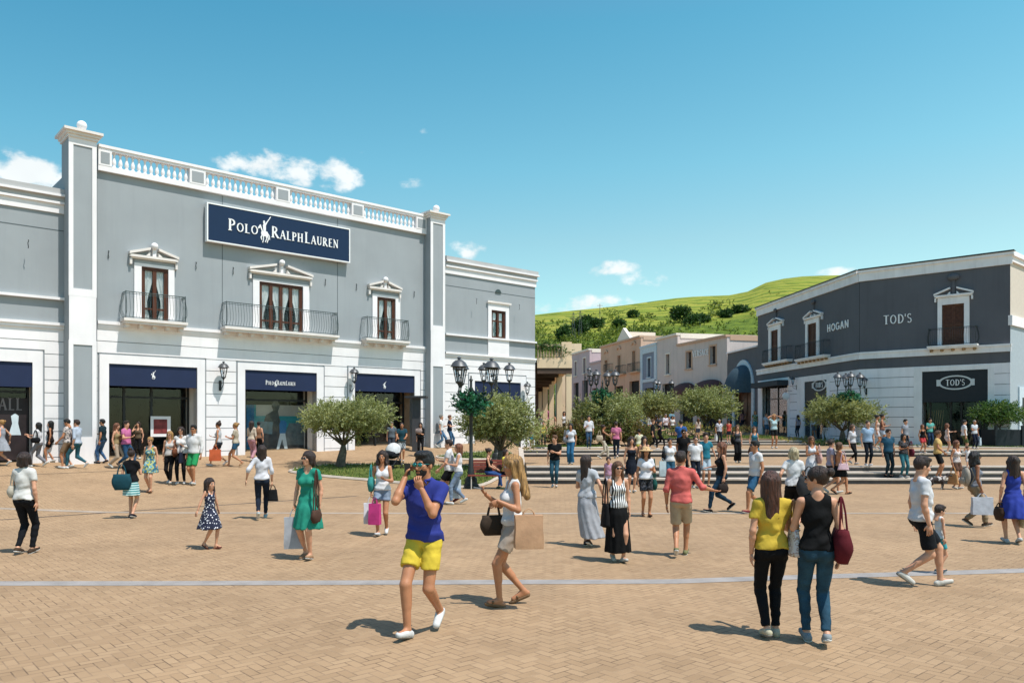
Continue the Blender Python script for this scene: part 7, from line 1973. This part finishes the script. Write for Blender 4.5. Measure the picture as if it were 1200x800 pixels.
p = make_person(pos=(X_+.56, Y_+.06, Z_), H=1.6, sit=.48, a=60, sex='f', hair='bob', hc='br', top=('tee', 'e8d52e'), bot=('jeans', '1b2030'), label='woman in yellow top sitting at the right end of the red bench', arms=('lap', 'lap'))
p = P(650, 571, 510, -12, 'm', 'short', 'lb', ('tee', '101216'), ('ljeans', '2a6076'), 'man in black t-shirt with blue print and faded jeans at the foot of the steps', stride=.06, arms=('hang', 'cross'), look=-35)
# ---- middle of the steps
p = P(740, 577, 512, 5, 'f', 'curly', 'br', ('strapless', '141c2c'), ('skirt', '141c2c'), 'woman in navy strapless dress with curly hair coming down the steps', stride=.05, arms=('hang', 'hang'))
sb(p, 1, 'slouch', '5a4638', 'brown bag on the shoulder of the woman in the navy strapless dress', drop=.6, hgt=.26, w=.26)
p = P(757, 605, 524, 3, 'f', 'wavy', 'br', ('tee', 'f0f0f8'), ('shorts', '0f0f14', 'print'), 'woman in wide straw sun hat, white top and black shorts', stride=.08, arms=('hang', 'bend'), hat='straw', skin='m', shoes='s5a4030')
sb(p, 1, 'slouch', '175a52', 'dark green shoulder bag of the woman in the straw hat', drop=.8, hgt=.24, w=.26)
p = P(755, 568, 511, 10, 'f', 'wavy', 'br', ('tank', '8d6a54'), ('jeans', '1a1c22'), 'brown haired woman just behind the straw hat', arms=('hang', 'hang'))
p = P(713, 583, 536, 0, 'g', 'bun', 'br', ('tee', 'c68fb0', 'floral'), ('shorts', 'd9c8d4'), 'small child in lilac patterned top behind the striped woman', arms=('hang', 'hang'), H=1.2)
p = P(785, 573, 513, 0, 'f', 'bun', 'bk', ('tee', 'f3f3f6'), ('ljeans', '2d6c8c'), 'woman in white t-shirt and blue jeans with a dark bag on her shoulder', stride=.04, arms=('hang', 'hold'), skin='m')
bag('plastic', p['hand'][-1]+Vector((-.05, -.05, .25)), 0, 'cfe3ea', 'pale blue paper bag beside the woman in white t-shirt and jeans', w=.22, hgt=.5, hl=.1, cat='shopping bag')
sb(p, -1, 'slouch', '101216', 'dark bag under the arm of the woman in white t-shirt', drop=.5, hgt=.3, w=.2)
p = P(801, 560, 503, 5, 'm', 'short', 'bk', ('polo', '0d0d10'), ('jeans', '15171d', 'plain'), 'man in black polo shirt with sunglasses between the white shirts', arms=('hang', 'bend'), glasses=True, skin='d')
p = P(815, 572, 511, 3, 'm', 'buzz', 'br', ('polo', 'f5f4f6'), ('jeans', '1b2638'), 'man in white polo shirt and dark jeans standing on the pavement by the steps', arms=('hang', 'hang'), glasses=True, stride=.04)
p = P(827, 571, 507, 0, 'b', 'short', 'br', ('tee', '1287a0'), ('mshorts', 'b8cfe0'), 'boy in turquoise t-shirt and pale shorts next to the white polo shirt', arms=('hang', 'swing'), shoes='3a3a40')
p = P(845, 600, 516, -86, 'f', 'wavy', 'rd', ('tank', '17191f'), ('jeans', '173f58'), 'woman in black vest and tight blue jeans striding left with a small bag', stride=.31, arms=('out', 'hang'), shoes='1a1416')
hb(p, 1, 'slouch', '3a2f2c', 'small dark handbag swinging from the woman in tight blue jeans', w=.24, hgt=.22, hl=.05)
p = P(885, 601, 515, -75, 'm', 'short', 'bk', ('tee', 'f4f4f6'), ('mshorts', '2d6c96'), 'man in white t-shirt and blue shorts with sunglasses, partly behind the woman in yellow', stride=.24, arms=('hang', 'hang'), glasses=True, skin='m', look=-5, shoes='8a3038')
p = P(930, 621, 524, 172, 'f', 'bob', 'wh', ('tee', 'f0f0f2'), ('shorts', '101116'), 'short blonde woman in white t-shirt and black shorts seen from behind', stride=.13, arms=('hang', 'swing'), shoes='3a4a52')
bag('slouch', p['sh'][-1]+Vector((.08, -.2, -.05)), R(10), '3a3c40', 'large charcoal bag slung across the back of the short blonde woman', w=.50, hgt=.44, d=.16, hl=.2)
p = P(951, 573, 511, 0, 'f', 'long', 'lb', ('sdress', 'e8ebf2'), ('x', .4), 'woman in pale sleeveless dress raising her hand, on the steps', arms=('cross', 'bend'), skin='m', glasses=True)
sb(p, 1, 'slouch', 'eab9b0', 'pale pink shoulder bag of the woman in the pale dress', drop=.62, hgt=.34, w=.34, fwd=.12)
p = P(974, 578, 514, 85, 'm', 'short', 'br', ('tee', 'b9aec4'), ('mshorts', '15161c'), 'man in lilac t-shirt and black shorts walking right behind the woman in orange', stride=.24, arms=('hang', 'hang'), look=20)
p = P(984, 579, 517, 88, 'f', 'bob', 'lb', ('tank', 'e29a6a'), ('skirt', '121216'), 'woman in orange top and black skirt stepping right at the foot of the steps', stride=.26, arms=('bend', 'hang'), skin='m', shoes='s2a2a2a')
sb(p, -1, 'tote', 'ecc3cf', 'pink handbag carried by the woman in the orange top', drop=.62, hgt=.2, w=.36, fwd=.05)
p = P(999, 544, 497, 30, 'f', 'mid', 'lb', ('rolled', 'd8d6da'), ('jeans', '0f1014', 'plain'), 'woman in pale blouse and black trousers crossing the middle landing', stride=.22, arms=('hang', 'hang'), lead=-1)
p = P(1017, 549, 496, 0, 'm', 'buzz', 'br', ('tee', 'a7c6e4'), ('jeans', '14202e'), 'man in light blue shirt and dark jeans on the lower steps', arms=('hang', 'hang'), stride=.03, shoes='eeeeee')
p = P(1028, 528, 487, 60, 'f', 'bun', 'bk', ('tank', 'e8c9b8'), ('shorts', 'e6e0e4'), 'woman in pink vest and white shorts going up the right hand steps', stride=.14, arms=('hang', 'bend'), skin='m')
p = P(1034, 528, 486, 60, 'f', 'bun', 'bk', ('tank', '9a6a58'), ('dshorts', 'c8d4e6'), 'woman in rust vest right beside the one in pink going up the steps', stride=.14, lead=-1, arms=('bend', 'hang'), skin='m')
p = P(1041, 559.5, 503, 8, 'm', 'short', 'br', ('tee', '215b78'), ('jeans', '12303c'), 'man in teal shirt and dark jeans with sunglasses stepping down', arms=('hang', 'hang'), glasses=True, stride=.04, shoes='15181c')
p = P(1059, 560, 508, 5, 'f', 'long', 'bk', ('tee', '2a2220', 'print'), ('ljeans', '2f7f8c'), 'woman in dark patterned top and turquoise jeans with a burgundy bag', stride=.08, arms=('bend', 'hang'), skin='m')
sb(p, 1, 'slouch', '7a2438', 'burgundy bag on the arm of the woman in turquoise jeans', drop=.62, hgt=.28, w=.34, fwd=-.0, out_=.16)
p = P(1061, 533, 493, 30, 'm', 'short', 'bk', ('tee', '9aa0ac'), ('jeans', '1c2230'), 'man in grey t-shirt behind the woman in turquoise jeans', arms=('hang', 'hang'))
p = P(1081, 532, 498, 10, 'f', 'long', 'rd', ('tank', '0f0f12'), ('shorts', 'd8343c'), 'red haired woman in black vest and red shorts near the wide doorway', stride=.1, arms=('hang', 'swing'), skin='m')
p = P(1090, 524, 490, 0, 'm', 'short', 'bk', ('tee', '5fc0b4'), ('jeans', '2a4a70'), 'man in mint t-shirt standing inside the wide doorway', arms=('bend', 'bend'))
p = P(1099, 562, 506, 55, 'm', 'short', 'lb', ('tee', 'e9bf6e'), ('mshorts', '14161a'), 'man in mustard t-shirt and black shorts leading the dog', arms=('fwd', 'hang'), skin='m', glasses=True, build=1.1, look=15, stride=.05)
p = P(1110, 531, 496, 85, 'f', 'mid', 'rd', ('tank', 'f0d8cc'), ('dshorts', 'e4d6d8'), 'woman in pale pink vest reaching out towards the man in white', arms=('hang', 'reach'), stride=.06)
p = P(1130, 531, 492, 78, 'm', 'short', 'bk', ('tee', 'f7f7f8'), ('mshorts', '5a6a3a'), 'man in white t-shirt and olive shorts in front of the wide doorway', arms=('hang', 'out'), stride=.05)
p = P(1142, 526, 492, 15, 'm', 'buzz', 'gr', ('tee', 'dfe6ee'), ('jeans', '1a2740'), 'bald man in pale t-shirt with a red jacket right of the wide doorway', arms=('bend', 'hold'), stride=.06, skin='m')
hb(p, 1, 'paper', 'c9dcea', 'pale blue paper bag carried by the bald man by the wide doorway', w=.26, hgt=.4, hl=.1, cat='shopping bag')
p = P(1121, 573, 516, 20, 'f', 'mid', 'rd', ('tank', 'f0e6e2', 'floral'), ('shorts', '6a4a3a'), 'woman in white floral top and brown shorts walking with a tan bag', stride=.05, arms=('hold', 'hang'), skin='m')
hb(p, -1, 'tote', 'e0a060', 'large tan bag in the hand of the woman in the floral top', w=.42, hgt=.36, hl=.22)
p = P(1134, 552, 534, 0, 'g', 'bun', 'lb', ('tee', 'f0e8e6'), ('shorts', 'e6d8d4'), 'toddler in white on the steps behind the floral top', arms=('hang', 'hang'), H=.95)
# ---- upper landings
p = P(669, 544, 496, -20, 'f', 'bob', 'bk', ('tee', 'eeeef4'), ('wide', '1f6f9c'), 'woman in white top and wide blue trousers on the left of the landing', stride=.04, arms=('bend', 'hold'), skin='m')
sb(p, -1, 'slouch', '8a8a90', 'grey bag in front of the woman in wide blue trousers', drop=.55, hgt=.24, w=.32, fwd=.18)
p = P(637, 525.5, 493, -10, 'f', 'bun', 'br', ('tank', 'f0cf2c'), ('jeans', '1b2430'), 'woman in yellow vest and dark jeans left of the landing', arms=('hang', 'hang'))
p = P(623, 525, 496, 0, 'f', 'mid', 'br', ('tee', '8a7a60'), ('skirt', '2a8a9c'), 'woman in turquoise skirt half hidden behind the full olive tree', arms=('hang', 'hang'))
p = P(690, 526, 487, 0, 'm', 'short', 'bk', ('rolled', 'f0f0f4'), ('ljeans', '34597c'), 'man in white shirt and blue jeans standing above the middle steps', arms=('bend', 'hang'), stride=.02)
p = P(674, 520, 486, 10, 'f', 'mid', 'br', ('tee', 'eceae8'), ('shorts', '22202a'), 'woman in white top under a black jacket by the russet shrub', stride=.1, arms=('hang', 'hang'))
p = P(648, 512, 483, 20, 'f', 'mid', 'br', ('tank', '6a4a34'), ('shorts', 'b89a74'), 'brown dressed woman in front of the columns', arms=('hang', 'bend'))
p = P(661, 513, 482, 0, 'f', 'mid', 'bk', ('tee', 'f2f2f4'), ('jeans', '1b1c24'), 'dark haired woman in white top at the corner column', arms=('hang', 'hang'))
p = P(641, 507, 477, 150, 'f', 'top', 'bk', ('tee', 'e87aa8'), ('jeans', '26283a'), 'woman in bright pink top under the colonnade', arms=('hang', 'hang'))
p = P(633, 511, 486, 200, 'm', 'short', 'br', ('tee', 'e9e4e0'), ('mshorts', 'c9ae8a'), 'man in cream t-shirt under the colonnade beside the pink top', arms=('hang', 'hang'))
p = P(707, 538, 497, 88, 'f', 'bun', 'br', ('tank', '4a342a'), ('trousers', 'd6cbb4'), 'woman in brown vest and cream trousers stretching out her arm', stride=.24, arms=('reach', 'hang'), skin='m')
sb(p, -1, 'slouch', 'd8c4a6', 'beige bag behind the woman stretching out her arm', drop=.55, hgt=.28, w=.3, fwd=-.2)
p = P(722, 537, 494, 170, 'm', 'short', 'br', ('tee', 'e27aa2'), ('jeans', '22344e'), 'man in pink t-shirt and jeans seen from behind on the landing', stride=.14, arms=('hang', 'hang'))
p = P(749, 541, 503, 185, 'f', 'bun', 'bk', ('tee', 'f2eec8'), ('skirt', 'd9c83c'), 'woman in white top and yellow skirt on the middle landing', arms=('hang', 'out'), stride=.05)
p = P(765, 527, 491, 80, 'm', 'short', 'lb', ('rolled', '17181e'), ('jeans', '0d0e12', 'plain'), 'man in black shirt and black trousers climbing the upper steps', stride=.24, arms=('hang', 'bend'))
p = P(773, 525, 492, 82, 'm', 'short', 'bk', ('rolled', '20222a'), ('jeans', '101116', 'plain'), 'second man in black just behind him on the upper steps', stride=.3, arms=('bend', 'hang'), lead=-1)
p = P(780, 513, 485, 20, 'm', 'short', 'gr', ('rolled', 'ece4ee'), ('jeans', '22252e'), 'man in pale lilac shirt above the upper steps', arms=('bend', 'hang'), stride=.1)
p = P(788, 513, 487, 10, 'f', 'mid', 'br', ('tee', 'f1efec'), ('jeans', '15161c'), 'woman in white t-shirt right of the pale lilac shirt', arms=('hang', 'bend'), stride=.06)
p = P(761, 506, 480, 0, 'm', 'short', 'gr', ('tee', 'f4f2f2'), ('mshorts', 'cfd2d8'), 'man all in white below the rounded olive tree', arms=('hang', 'hang'))
p = P(752, 516, 496, 0, 'b', 'bun', 'br', ('tee', 'f4efea'), ('shorts', 'd8cfc8'), 'child in white behind the yellow skirt', arms=('hang', 'hang'), H=1.15)
p = P(798, 541, 492, 175, 'm', 'short', 'bk', ('tee', '1f5fa8'), ('jeans', '22303f'), 'man in blue t-shirt seen from behind on the middle landing', arms=('hang', 'bend'), stride=.06)
p = P(843, 522, 491, 5, 'm', 'buzz', 'gr', ('tee', 'eceaf4', 'print'), ('jeans', '23262e'), 'grey haired man in patterned white t-shirt above the steps', arms=('hold', 'hang'), skin='m')
hb(p, -1, 'plastic', 'f0f2f4', 'white plastic bag held by the man in the patterned white t-shirt', w=.28, hgt=.34, hl=.1, cat='shopping bag')
p = P(864, 542, 498, 0, 'f', 'long', 'lb', ('tank', '3a3f48', 'print'), ('wide', '101116'), 'woman in grey printed top and wide black trousers on the landing', arms=('hold', 'hang'), stride=.05)
sb(p, -1, 'slouch', '101014', 'black bag beside the woman in wide black trousers', drop=.6, hgt=.3, w=.3)
p = P(884, 543, 500, 5, 'f', 'long', 'lb', ('sdress', '2b7f9c'), ('x', .6), 'woman in blue sleeveless dress right of the wide black trousers', arms=('hold', 'hang'), stride=.05, shoes='s6a4a34')
hb(p, -1, 'slouch', '6b4a34', 'brown bag hanging beside the blue sleeveless dress', w=.26, hgt=.24, hl=.1)
p = P(907, 525, 485, 0, 'f', 'long', 'bl', ('tee', 'b9dbe0'), ('shorts', '14161a'), 'woman in pale top and black shorts raising both arms above the steps', arms=('up', 'up'), skin='m')
p = P(955, 514, 483, 178, 'm', 'short', 'gr', ('shirt', 'f6f6f8'), ('mshorts', '7d8494'), 'grey haired man in white shirt and grey shorts seen from behind', arms=('hang', 'hang'), stride=.06, skin='m')
p = P(967, 516, 488, 190, 'f', 'bun', 'lb', ('tee', '2a1c1a'), ('trousers', 'eeeef0'), 'woman in brown top and white trousers next to the grey haired man', stride=.13, arms=('hang', 'hang'))
p = P(943, 506, 480, 60, 'm', 'short', 'bk', ('rolled', '17191f'), ('jeans', '0e0f13', 'plain'), 'man in dark clothes leaning by the narrow doorway', stride=.14, arms=('cross', 'hang'))
p = P(924, 510, 482, 178, 'f', 'long', 'br', ('dress', 'e9b422'), ('x', .52), 'woman in golden yellow dress near the small shop window', arms=('hang', 'hang'))
p = P(917, 508, 480, 170, 'm', 'short', 'bk', ('tee', '1a1c22'), ('jeans', '274a6c'), 'man in black t-shirt and jeans beside the golden yellow dress', arms=('hang', 'hang'))
p = P(911, 507, 482, 10, 'm', 'short', 'br', ('tee', '8fd0d8'), ('jeans', '2a4a6c'), 'man in aqua t-shirt at the small shop window', arms=('hang', 'hang'))
p = P(901, 508, 479, 0, 'f', 'mid', 'bk', ('tee', '14151b'), ('shorts', '22242c'), 'woman in black t-shirt left of the aqua t-shirt', arms=('hang', 'hang'))
p = P(892, 504, 475, 180, 'm', 'short', 'bk', ('tee', '35b6cf'), ('mshorts', '4ab0c8'), 'man in turquoise t-shirt at the end of the slate building', arms=('hang', 'hang'))
p = P(885, 509, 481, 0, 'f', 'long', 'bl', ('tee', '5a6a3a', 'tropic'), ('skirt', '2aa8c0'), 'woman in patterned top and turquoise skirt by the arched doorway', arms=('hang', 'hang'))
p = P(877, 506, 479, 30, 'm', 'short', 'br', ('tee', 'c6d6e8'), ('mshorts', '8a94a4'), 'man in pale blue t-shirt in front of the arched doorway', arms=('hang', 'hang'))
p = P(870, 506, 480, 200, 'f', 'mid', 'br', ('tee', 'd98a8a', 'floral'), ('jeans', '3a4660'), 'woman in pink flowered top in front of the arched doorway', arms=('hang', 'hang'))
p = P(863, 504, 478, 170, 'm', 'short', 'bk', ('tee', '2f9fc4'), ('jeans', '1f3a52'), 'man in azure t-shirt left of the arched doorway', arms=('hang', 'hang'))
p = P(855, 505, 481, 190, 'm', 'short', 'br', ('tee', '27909c'), ('jeans', '22405c'), 'man in sea green t-shirt beside the azure t-shirt', arms=('hang', 'hang'))
p = P(846, 503, 479, 0, 'm', 'short', 'bk', ('tee', '2b2e3a'), ('jeans', '1a1d26'), 'man in charcoal t-shirt right of the clipped olive tree', arms=('hang', 'hang'))
p = P(881, 507, 486, 0, 'g', 'bun', 'bl', ('tee', 'f4f6fa'), ('shorts', 'dfe6f0'), 'child in white in front of the arched doorway', arms=('hang', 'hang'), H=1.2)
p = P(805, 500, 478, 0, 'f', 'mid', 'br', ('tee', 'b8d4d8'), ('shorts', '5a7a9c'), 'woman in pale aqua top in the street left of the clipped olive tree', arms=('hang', 'hang'))
p = P(811, 500, 479, 60, 'f', 'long', 'rd', ('tank', 'e6a090'), ('shorts', '8a98b4'), 'woman in peach vest in the street beside the pale aqua top', arms=('hang', 'hang'), stride=.15)
p = P(798, 499, 478, 180, 'm', 'short', 'bk', ('tee', '3a4452'), ('jeans', '222a38'), 'man in slate t-shirt in the street seen from behind', arms=('hang', 'hang'))

p = P(736, 511, 488, 10, 'f', 'mid', 'bk', ('tee', 'f0eeea'), ('jeans', '2a3346'), 'woman in white t-shirt between the russet shrub and the yellow skirt', arms=('hang', 'hang'))
p = P(772, 511, 487, 190, 'm', 'short', 'bk', ('tee', '5a6272'), ('jeans', '1c222e'), 'man in grey t-shirt behind the two men in black', arms=('hang', 'hang'))
p = P(818, 517, 491, 190, 'f', 'long', 'lb', ('tee', 'd8c0b0'), ('shorts', '4a5670'), 'woman in beige t-shirt by the yellow green hedge clump', arms=('hang', 'hang'))
p = P(703, 513, 487, 0, 'f', 'bun', 'br', ('tank', 'c9745a'), ('trousers', '7a6a5a'), 'woman in terracotta vest in front of the broad olive tree', arms=('bend', 'hang'))
p = P(830, 503, 480, 0, 'm', 'short', 'br', ('tee', 'e8e4ec'), ('mshorts', '6a7080'), 'man in off white t-shirt behind the clipped olive tree trunk', arms=('hang', 'hang'))
p = P(975, 507, 484, 170, 'f', 'mid', 'bk', ('tee', '3a4a52'), ('jeans', '1a2028'), 'woman in dark grey green t-shirt by the right hand olive trunk', arms=('hang', 'hang'))
p = P(898, 512, 484, 20, 'm', 'short', 'lb', ('tee', 'cfd8e6'), ('mshorts', '3f6a88'), 'man in ice blue t-shirt left of the raised arms', arms=('hang', 'hang'))
p = P(935, 513, 486, 200, 'f', 'long', 'br', ('tee', 'c8b8c8'), ('jeans', '2c3c54'), 'woman in mauve t-shirt between the golden dress and narrow doorway', arms=('hang', 'hang'))
p = P(854, 520, 493, 180, 'b', 'short', 'br', ('tee', 'd84a3a'), ('shorts', '3a4256'), 'boy in red t-shirt beside the man in the patterned white t-shirt', arms=('hang', 'hang'), H=1.35)
p = P(787, 507, 481, 190, 'm', 'short', 'bk', ('tee', '7ab0c8'), ('jeans', '26324a'), 'man in dusty blue t-shirt far down the street', arms=('hang', 'hang'))

# ---- the dog
def dog(px, fy, a, label):
    X, Y, Z = hit(px, fy); f = Field((-.2, -.62, 0), (.2, .62, .75), .014)
    f.ell((0, -.10, .40), (.12, .22, .145), .03); f.ell((0, .16, .41), (.10, .20, .115), .04)
    f.cone((0, -.24, .46), (0, -.38, .60), .085, .065, .04); f.ell((0, -.42, .635), (.07, .085, .068), .03); f.cone((0, -.46, .62), (0, -.56, .60), .042, .03, .02)
    for sx in (-1, 1):
        f.cone((sx*.06, -.40, .66), (sx*.095, -.37, .54), .026, .034, .01)
        f.cone((sx*.075, -.20, .36), (sx*.07, -.22, .20), .05, .03, .03); f.cone((sx*.07, -.22, .20), (sx*.07, -.20, .035), .028, .022, .015); f.cone((sx*.07, -.20, .03), (sx*.07, -.25, .026), .026, .024, .01)
        f.cone((sx*.07, .24, .38), (sx*.075, .20, .24), .07, .04, .03); f.cone((sx*.075, .20, .24), (sx*.07, .32, .15), .038, .024, .015); f.cone((sx*.07, .32, .15), (sx*.07, .30, .035), .023, .021, .01); f.cone((sx*.07, .30, .03), (sx*.07, .25, .026), .025, .024, .01)
    f.cone((0, .32, .46), (0, .50, .58), .03, .022, .03); f.bump(.005, 50, 3)
    v, q = f.mesh(); m, nt, N, L, b = newmat('black_white_dog_fur')
    tc = N.new('ShaderNodeTexCoord'); n = N.new('ShaderNodeTexNoise'); n.inputs['Scale'].default_value = 4; L.new(tc.outputs['Object'], n.inputs['Vector'])
    r = N.new('ShaderNodeValToRGB'); r.color_ramp.elements[0].position = .53; r.color_ramp.elements[0].color = (.03, .02, .018, 1); r.color_ramp.elements[1].position = .56; r.color_ramp.elements[1].color = (.5, .45, .42, 1); L.new(n.outputs['Fac'], r.inputs['Fac']); L.new(r.outputs['Color'], b.inputs['Base Color']); b.inputs['Roughness'].default_value = .9
    o = np_obj('dog', [(v, q, 0)], [m]); o.location = (X, Y, Z); o.rotation_euler = (0, 0, R(a)); o.scale = (.78, .78, .78); tag(o, label, 'dog')
    mm = MB(); mm.ball((0, -.585, .61), .018, 6, 5); mm.ball((.035, -.485, .655), .012, 6, 4); mm.ball((-.035, -.485, .655), .012, 6, 4); np_obj('nose', [(np.array(mm.v), mm.f, 0)], [mat('dog_nose', (.01, .01, .01), .3, var=0)], o)
dog(1098, 573.5, 80, 'black and white dog standing below the man in the mustard t-shirt')
# ================================================================ sky, sun, camera
SUN_AZ = (.80, -.60); EL = 64.0
def build_world():
    w = bpy.data.worlds.new('World'); SC.world = w; w.use_nodes = True
    nt = w.node_tree; N, L = nt.nodes, nt.links; N.clear()
    out = N.new('ShaderNodeOutputWorld'); bg = N.new('ShaderNodeBackground'); bg.inputs['Strength'].default_value = .145
    sk = N.new('ShaderNodeTexSky'); sk.sky_type = 'NISHITA'; sk.sun_disc = False; sk.sun_elevation = R(EL); sk.sun_rotation = math.atan2(SUN_AZ[0], SUN_AZ[1]); sk.air_density = 1.0; sk.dust_density = .6; sk.ozone_density = 1.0; sk.altitude = 200
    # warmer-green grading of the blue, as the film rendered it
    gr = N.new('ShaderNodeMix'); gr.data_type = 'RGBA'; gr.blend_type = 'MULTIPLY'; gr.inputs['Factor'].default_value = 1.0; L.new(sk.outputs[0], gr.inputs[6])
    tc = N.new('ShaderNodeTexCoord'); sp = N.new('ShaderNodeSeparateXYZ'); L.new(tc.outputs['Generated'], sp.inputs[0])
    def M(op, a, b_=None, c=None, clamp=False):
        n = N.new('ShaderNodeMath'); n.operation = op; n.use_clamp = clamp
        for i, v in enumerate((a, b_, c)):
            if v is None: continue
            if isinstance(v, (int, float)): n.inputs[i].default_value = v
            else: L.new(v, n.inputs[i])
        return n.outputs[0]
    az = M('ARCTAN2', sp.outputs['X'], sp.outputs['Y']); hy = M('SQRT', M('ADD', M('MULTIPLY', sp.outputs['X'], sp.outputs['X']), M('MULTIPLY', sp.outputs['Y'], sp.outputs['Y'])))
    el = M('ARCTAN2', sp.outputs['Z'], hy)
    tr = N.new('ShaderNodeValToRGB'); e = tr.color_ramp.elements
    e[0].position = .0; e[0].color = (.93, 1.10, .88, 1); e[1].position = .30; e[1].color = (.48, 1.14, 1.02, 1)
    q = e.new(.45); q.color = (.85, .93, 1.02, 1); q = e.new(.10); q.color = (.90, 1.14, .91, 1); q = e.new(.145); q.color = (.87, 1.14, .91, 1); q = e.new(.20); q.color = (.70, 1.2, 1.0, 1)
    L.new(M('DIVIDE', el, math.pi/2, None, True), tr.inputs['Fac']); az0 = M('ARCTAN2', sp.outputs['X'], sp.outputs['Y'])
    k = M('MULTIPLY_ADD', M('COSINE', M('SUBTRACT', az0, 1.2)), .22, .92)
    cg = N.new('ShaderNodeCombineXYZ'); L.new(M('POWER', k, 2.0), cg.inputs[0]); L.new(k, cg.inputs[1]); L.new(M('POWER', k, .6), cg.inputs[2])
    vm = N.new('ShaderNodeVectorMath'); vm.operation = 'MULTIPLY'; L.new(tr.outputs['Color'], vm.inputs[0]); L.new(cg.outputs[0], vm.inputs[1])
    L.new(vm.outputs[0], gr.inputs[7])
    cm = N.new('ShaderNodeCombineXYZ'); L.new(az, cm.inputs[0]); L.new(M('MULTIPLY', el, 1.5), cm.inputs[1])
    n1 = N.new('ShaderNodeTexNoise'); n1.inputs['Scale'].default_value = 26; n1.inputs['Detail'].default_value = 7; n1.inputs['Roughness'].default_value = .58; L.new(cm.outputs[0], n1.inputs['Vector'])
    n2 = N.new('ShaderNodeTexNoise'); n2.inputs['Scale'].default_value = 9; n2.inputs['Detail'].default_value = 3; n2.inputs['Distortion'].default_value = .4; L.new(cm.outputs[0], n2.inputs['Vector'])
    tot = None
    clouds = [(296, 190, 52, 20, 1.0), (345, 202, 45, 17, 1.0), (396, 206, 34, 20, 1.0), (34, 203, 60, 26, 1.0), (432, 181, 14, 7, .45), (478, 212, 20, 10, .5), (500, 152, 16, 6, .4), (550, 292, 26, 13, .75), (718, 314, 34, 11, .75), (756, 328, 40, 14, .65), (690, 357, 75, 13, .8), (985, 318, 30, 7, .9), (785, 322, 10, 6, .3)]
    for (px, py, rx, ry, s) in clouds:
        a0 = math.atan2(px-HX, F); e0 = math.atan2(HY-py, math.hypot(px-HX, F)); ra = rx/F*math.cos(a0)**2; re = ry/F*math.cos(a0)
        dx = M('DIVIDE', M('SUBTRACT', az, a0), ra); dy = M('DIVIDE', M('SUBTRACT', el, e0), re)
        d = M('ADD', M('MULTIPLY', dx, dx), M('MULTIPLY', dy, dy)); v = M('MULTIPLY', M('SUBTRACT', 1.25, d, clamp=False), s)
        v = M('MAXIMUM', v, 0.0)
        tot = v if tot is None else M('MAXIMUM', tot, v)
    f = M('ADD', M('MULTIPLY', tot, .62), M('MULTIPLY', M('SUBTRACT', n1.outputs['Fac'], .62), 2.2))
    f = M('ADD', f, M('MULTIPLY', M('SUBTRACT', n2.outputs['Fac'], .5), .6))
    mk = N.new('ShaderNodeMapRange'); mk.interpolation_type = 'SMOOTHSTEP'; mk.inputs['From Min'].default_value = .0; mk.inputs['From Max'].default_value = .55; L.new(f, mk.inputs['Value'])
    mask = M('MULTIPLY', M('MULTIPLY', mk.outputs['Result'], M('MINIMUM', M('MULTIPLY', tot, 1.6), 1.0)), .92)
    shade = N.new('ShaderNodeMapRange'); shade.inputs['From Min'].default_value = .35; shade.inputs['From Max'].default_value = .65; shade.inputs['To Min'].default_value = .86; shade.inputs['To Max'].default_value = 1.0; L.new(n2.outputs['Fac'], shade.inputs['Value'])
    cc = N.new('ShaderNodeVectorMath'); cc.operation = 'SCALE'; cc.inputs[0].default_value = CLOUDC; L.new(shade.outputs['Result'], cc.inputs['Scale'])
    mx = N.new('ShaderNodeMix'); mx.data_type = 'RGBA'; L.new(mask, mx.inputs['Factor']); L.new(gr.outputs[2], mx.inputs[6]); L.new(cc.outputs['Vector'], mx.inputs[7])
    L.new(mx.outputs[2], bg.inputs['Color']); L.new(bg.outputs[0], out.inputs['Surface'])
SKYTINT = (1.0, 1.0, 1.0, 1); CLOUDC = (6.0, 6.2, 6.2)
build_world()
l = bpy.data.lights.new('sun', 'SUN'); l.energy = 4.2; l.angle = R(.53); l.color = (1, .955, .88)
so = bpy.data.objects.new('sun', l); COL.objects.link(so)
d = Vector((-SUN_AZ[0]*math.cos(R(EL)), -SUN_AZ[1]*math.cos(R(EL)), -math.sin(R(EL)))); so.rotation_euler = d.to_track_quat('-Z', 'Y').to_euler(); so.location = (30, -20, 60)
cam = bpy.data.cameras.new('camera'); co = bpy.data.objects.new('camera', cam); COL.objects.link(co); SC.camera = co
co.location = (0, 0, CAMZ); co.rotation_euler = (R(90), 0, 0)
cam.sensor_fit = 'HORIZONTAL'; cam.sensor_width = 36; cam.lens = 36*F/1200; cam.shift_y = 97/1200; cam.clip_end = 4000; cam.clip_start = .05
SC.view_settings.view_transform = 'Standard'; SC.view_settings.look = 'None'; SC.view_settings.gamma = 1; SC.view_settings.exposure = 0.30
SC.render.engine = 'CYCLES'
SC.cycles.use_denoising = True; SC.cycles.max_bounces = 6; SC.cycles.transparent_max_bounces = 12
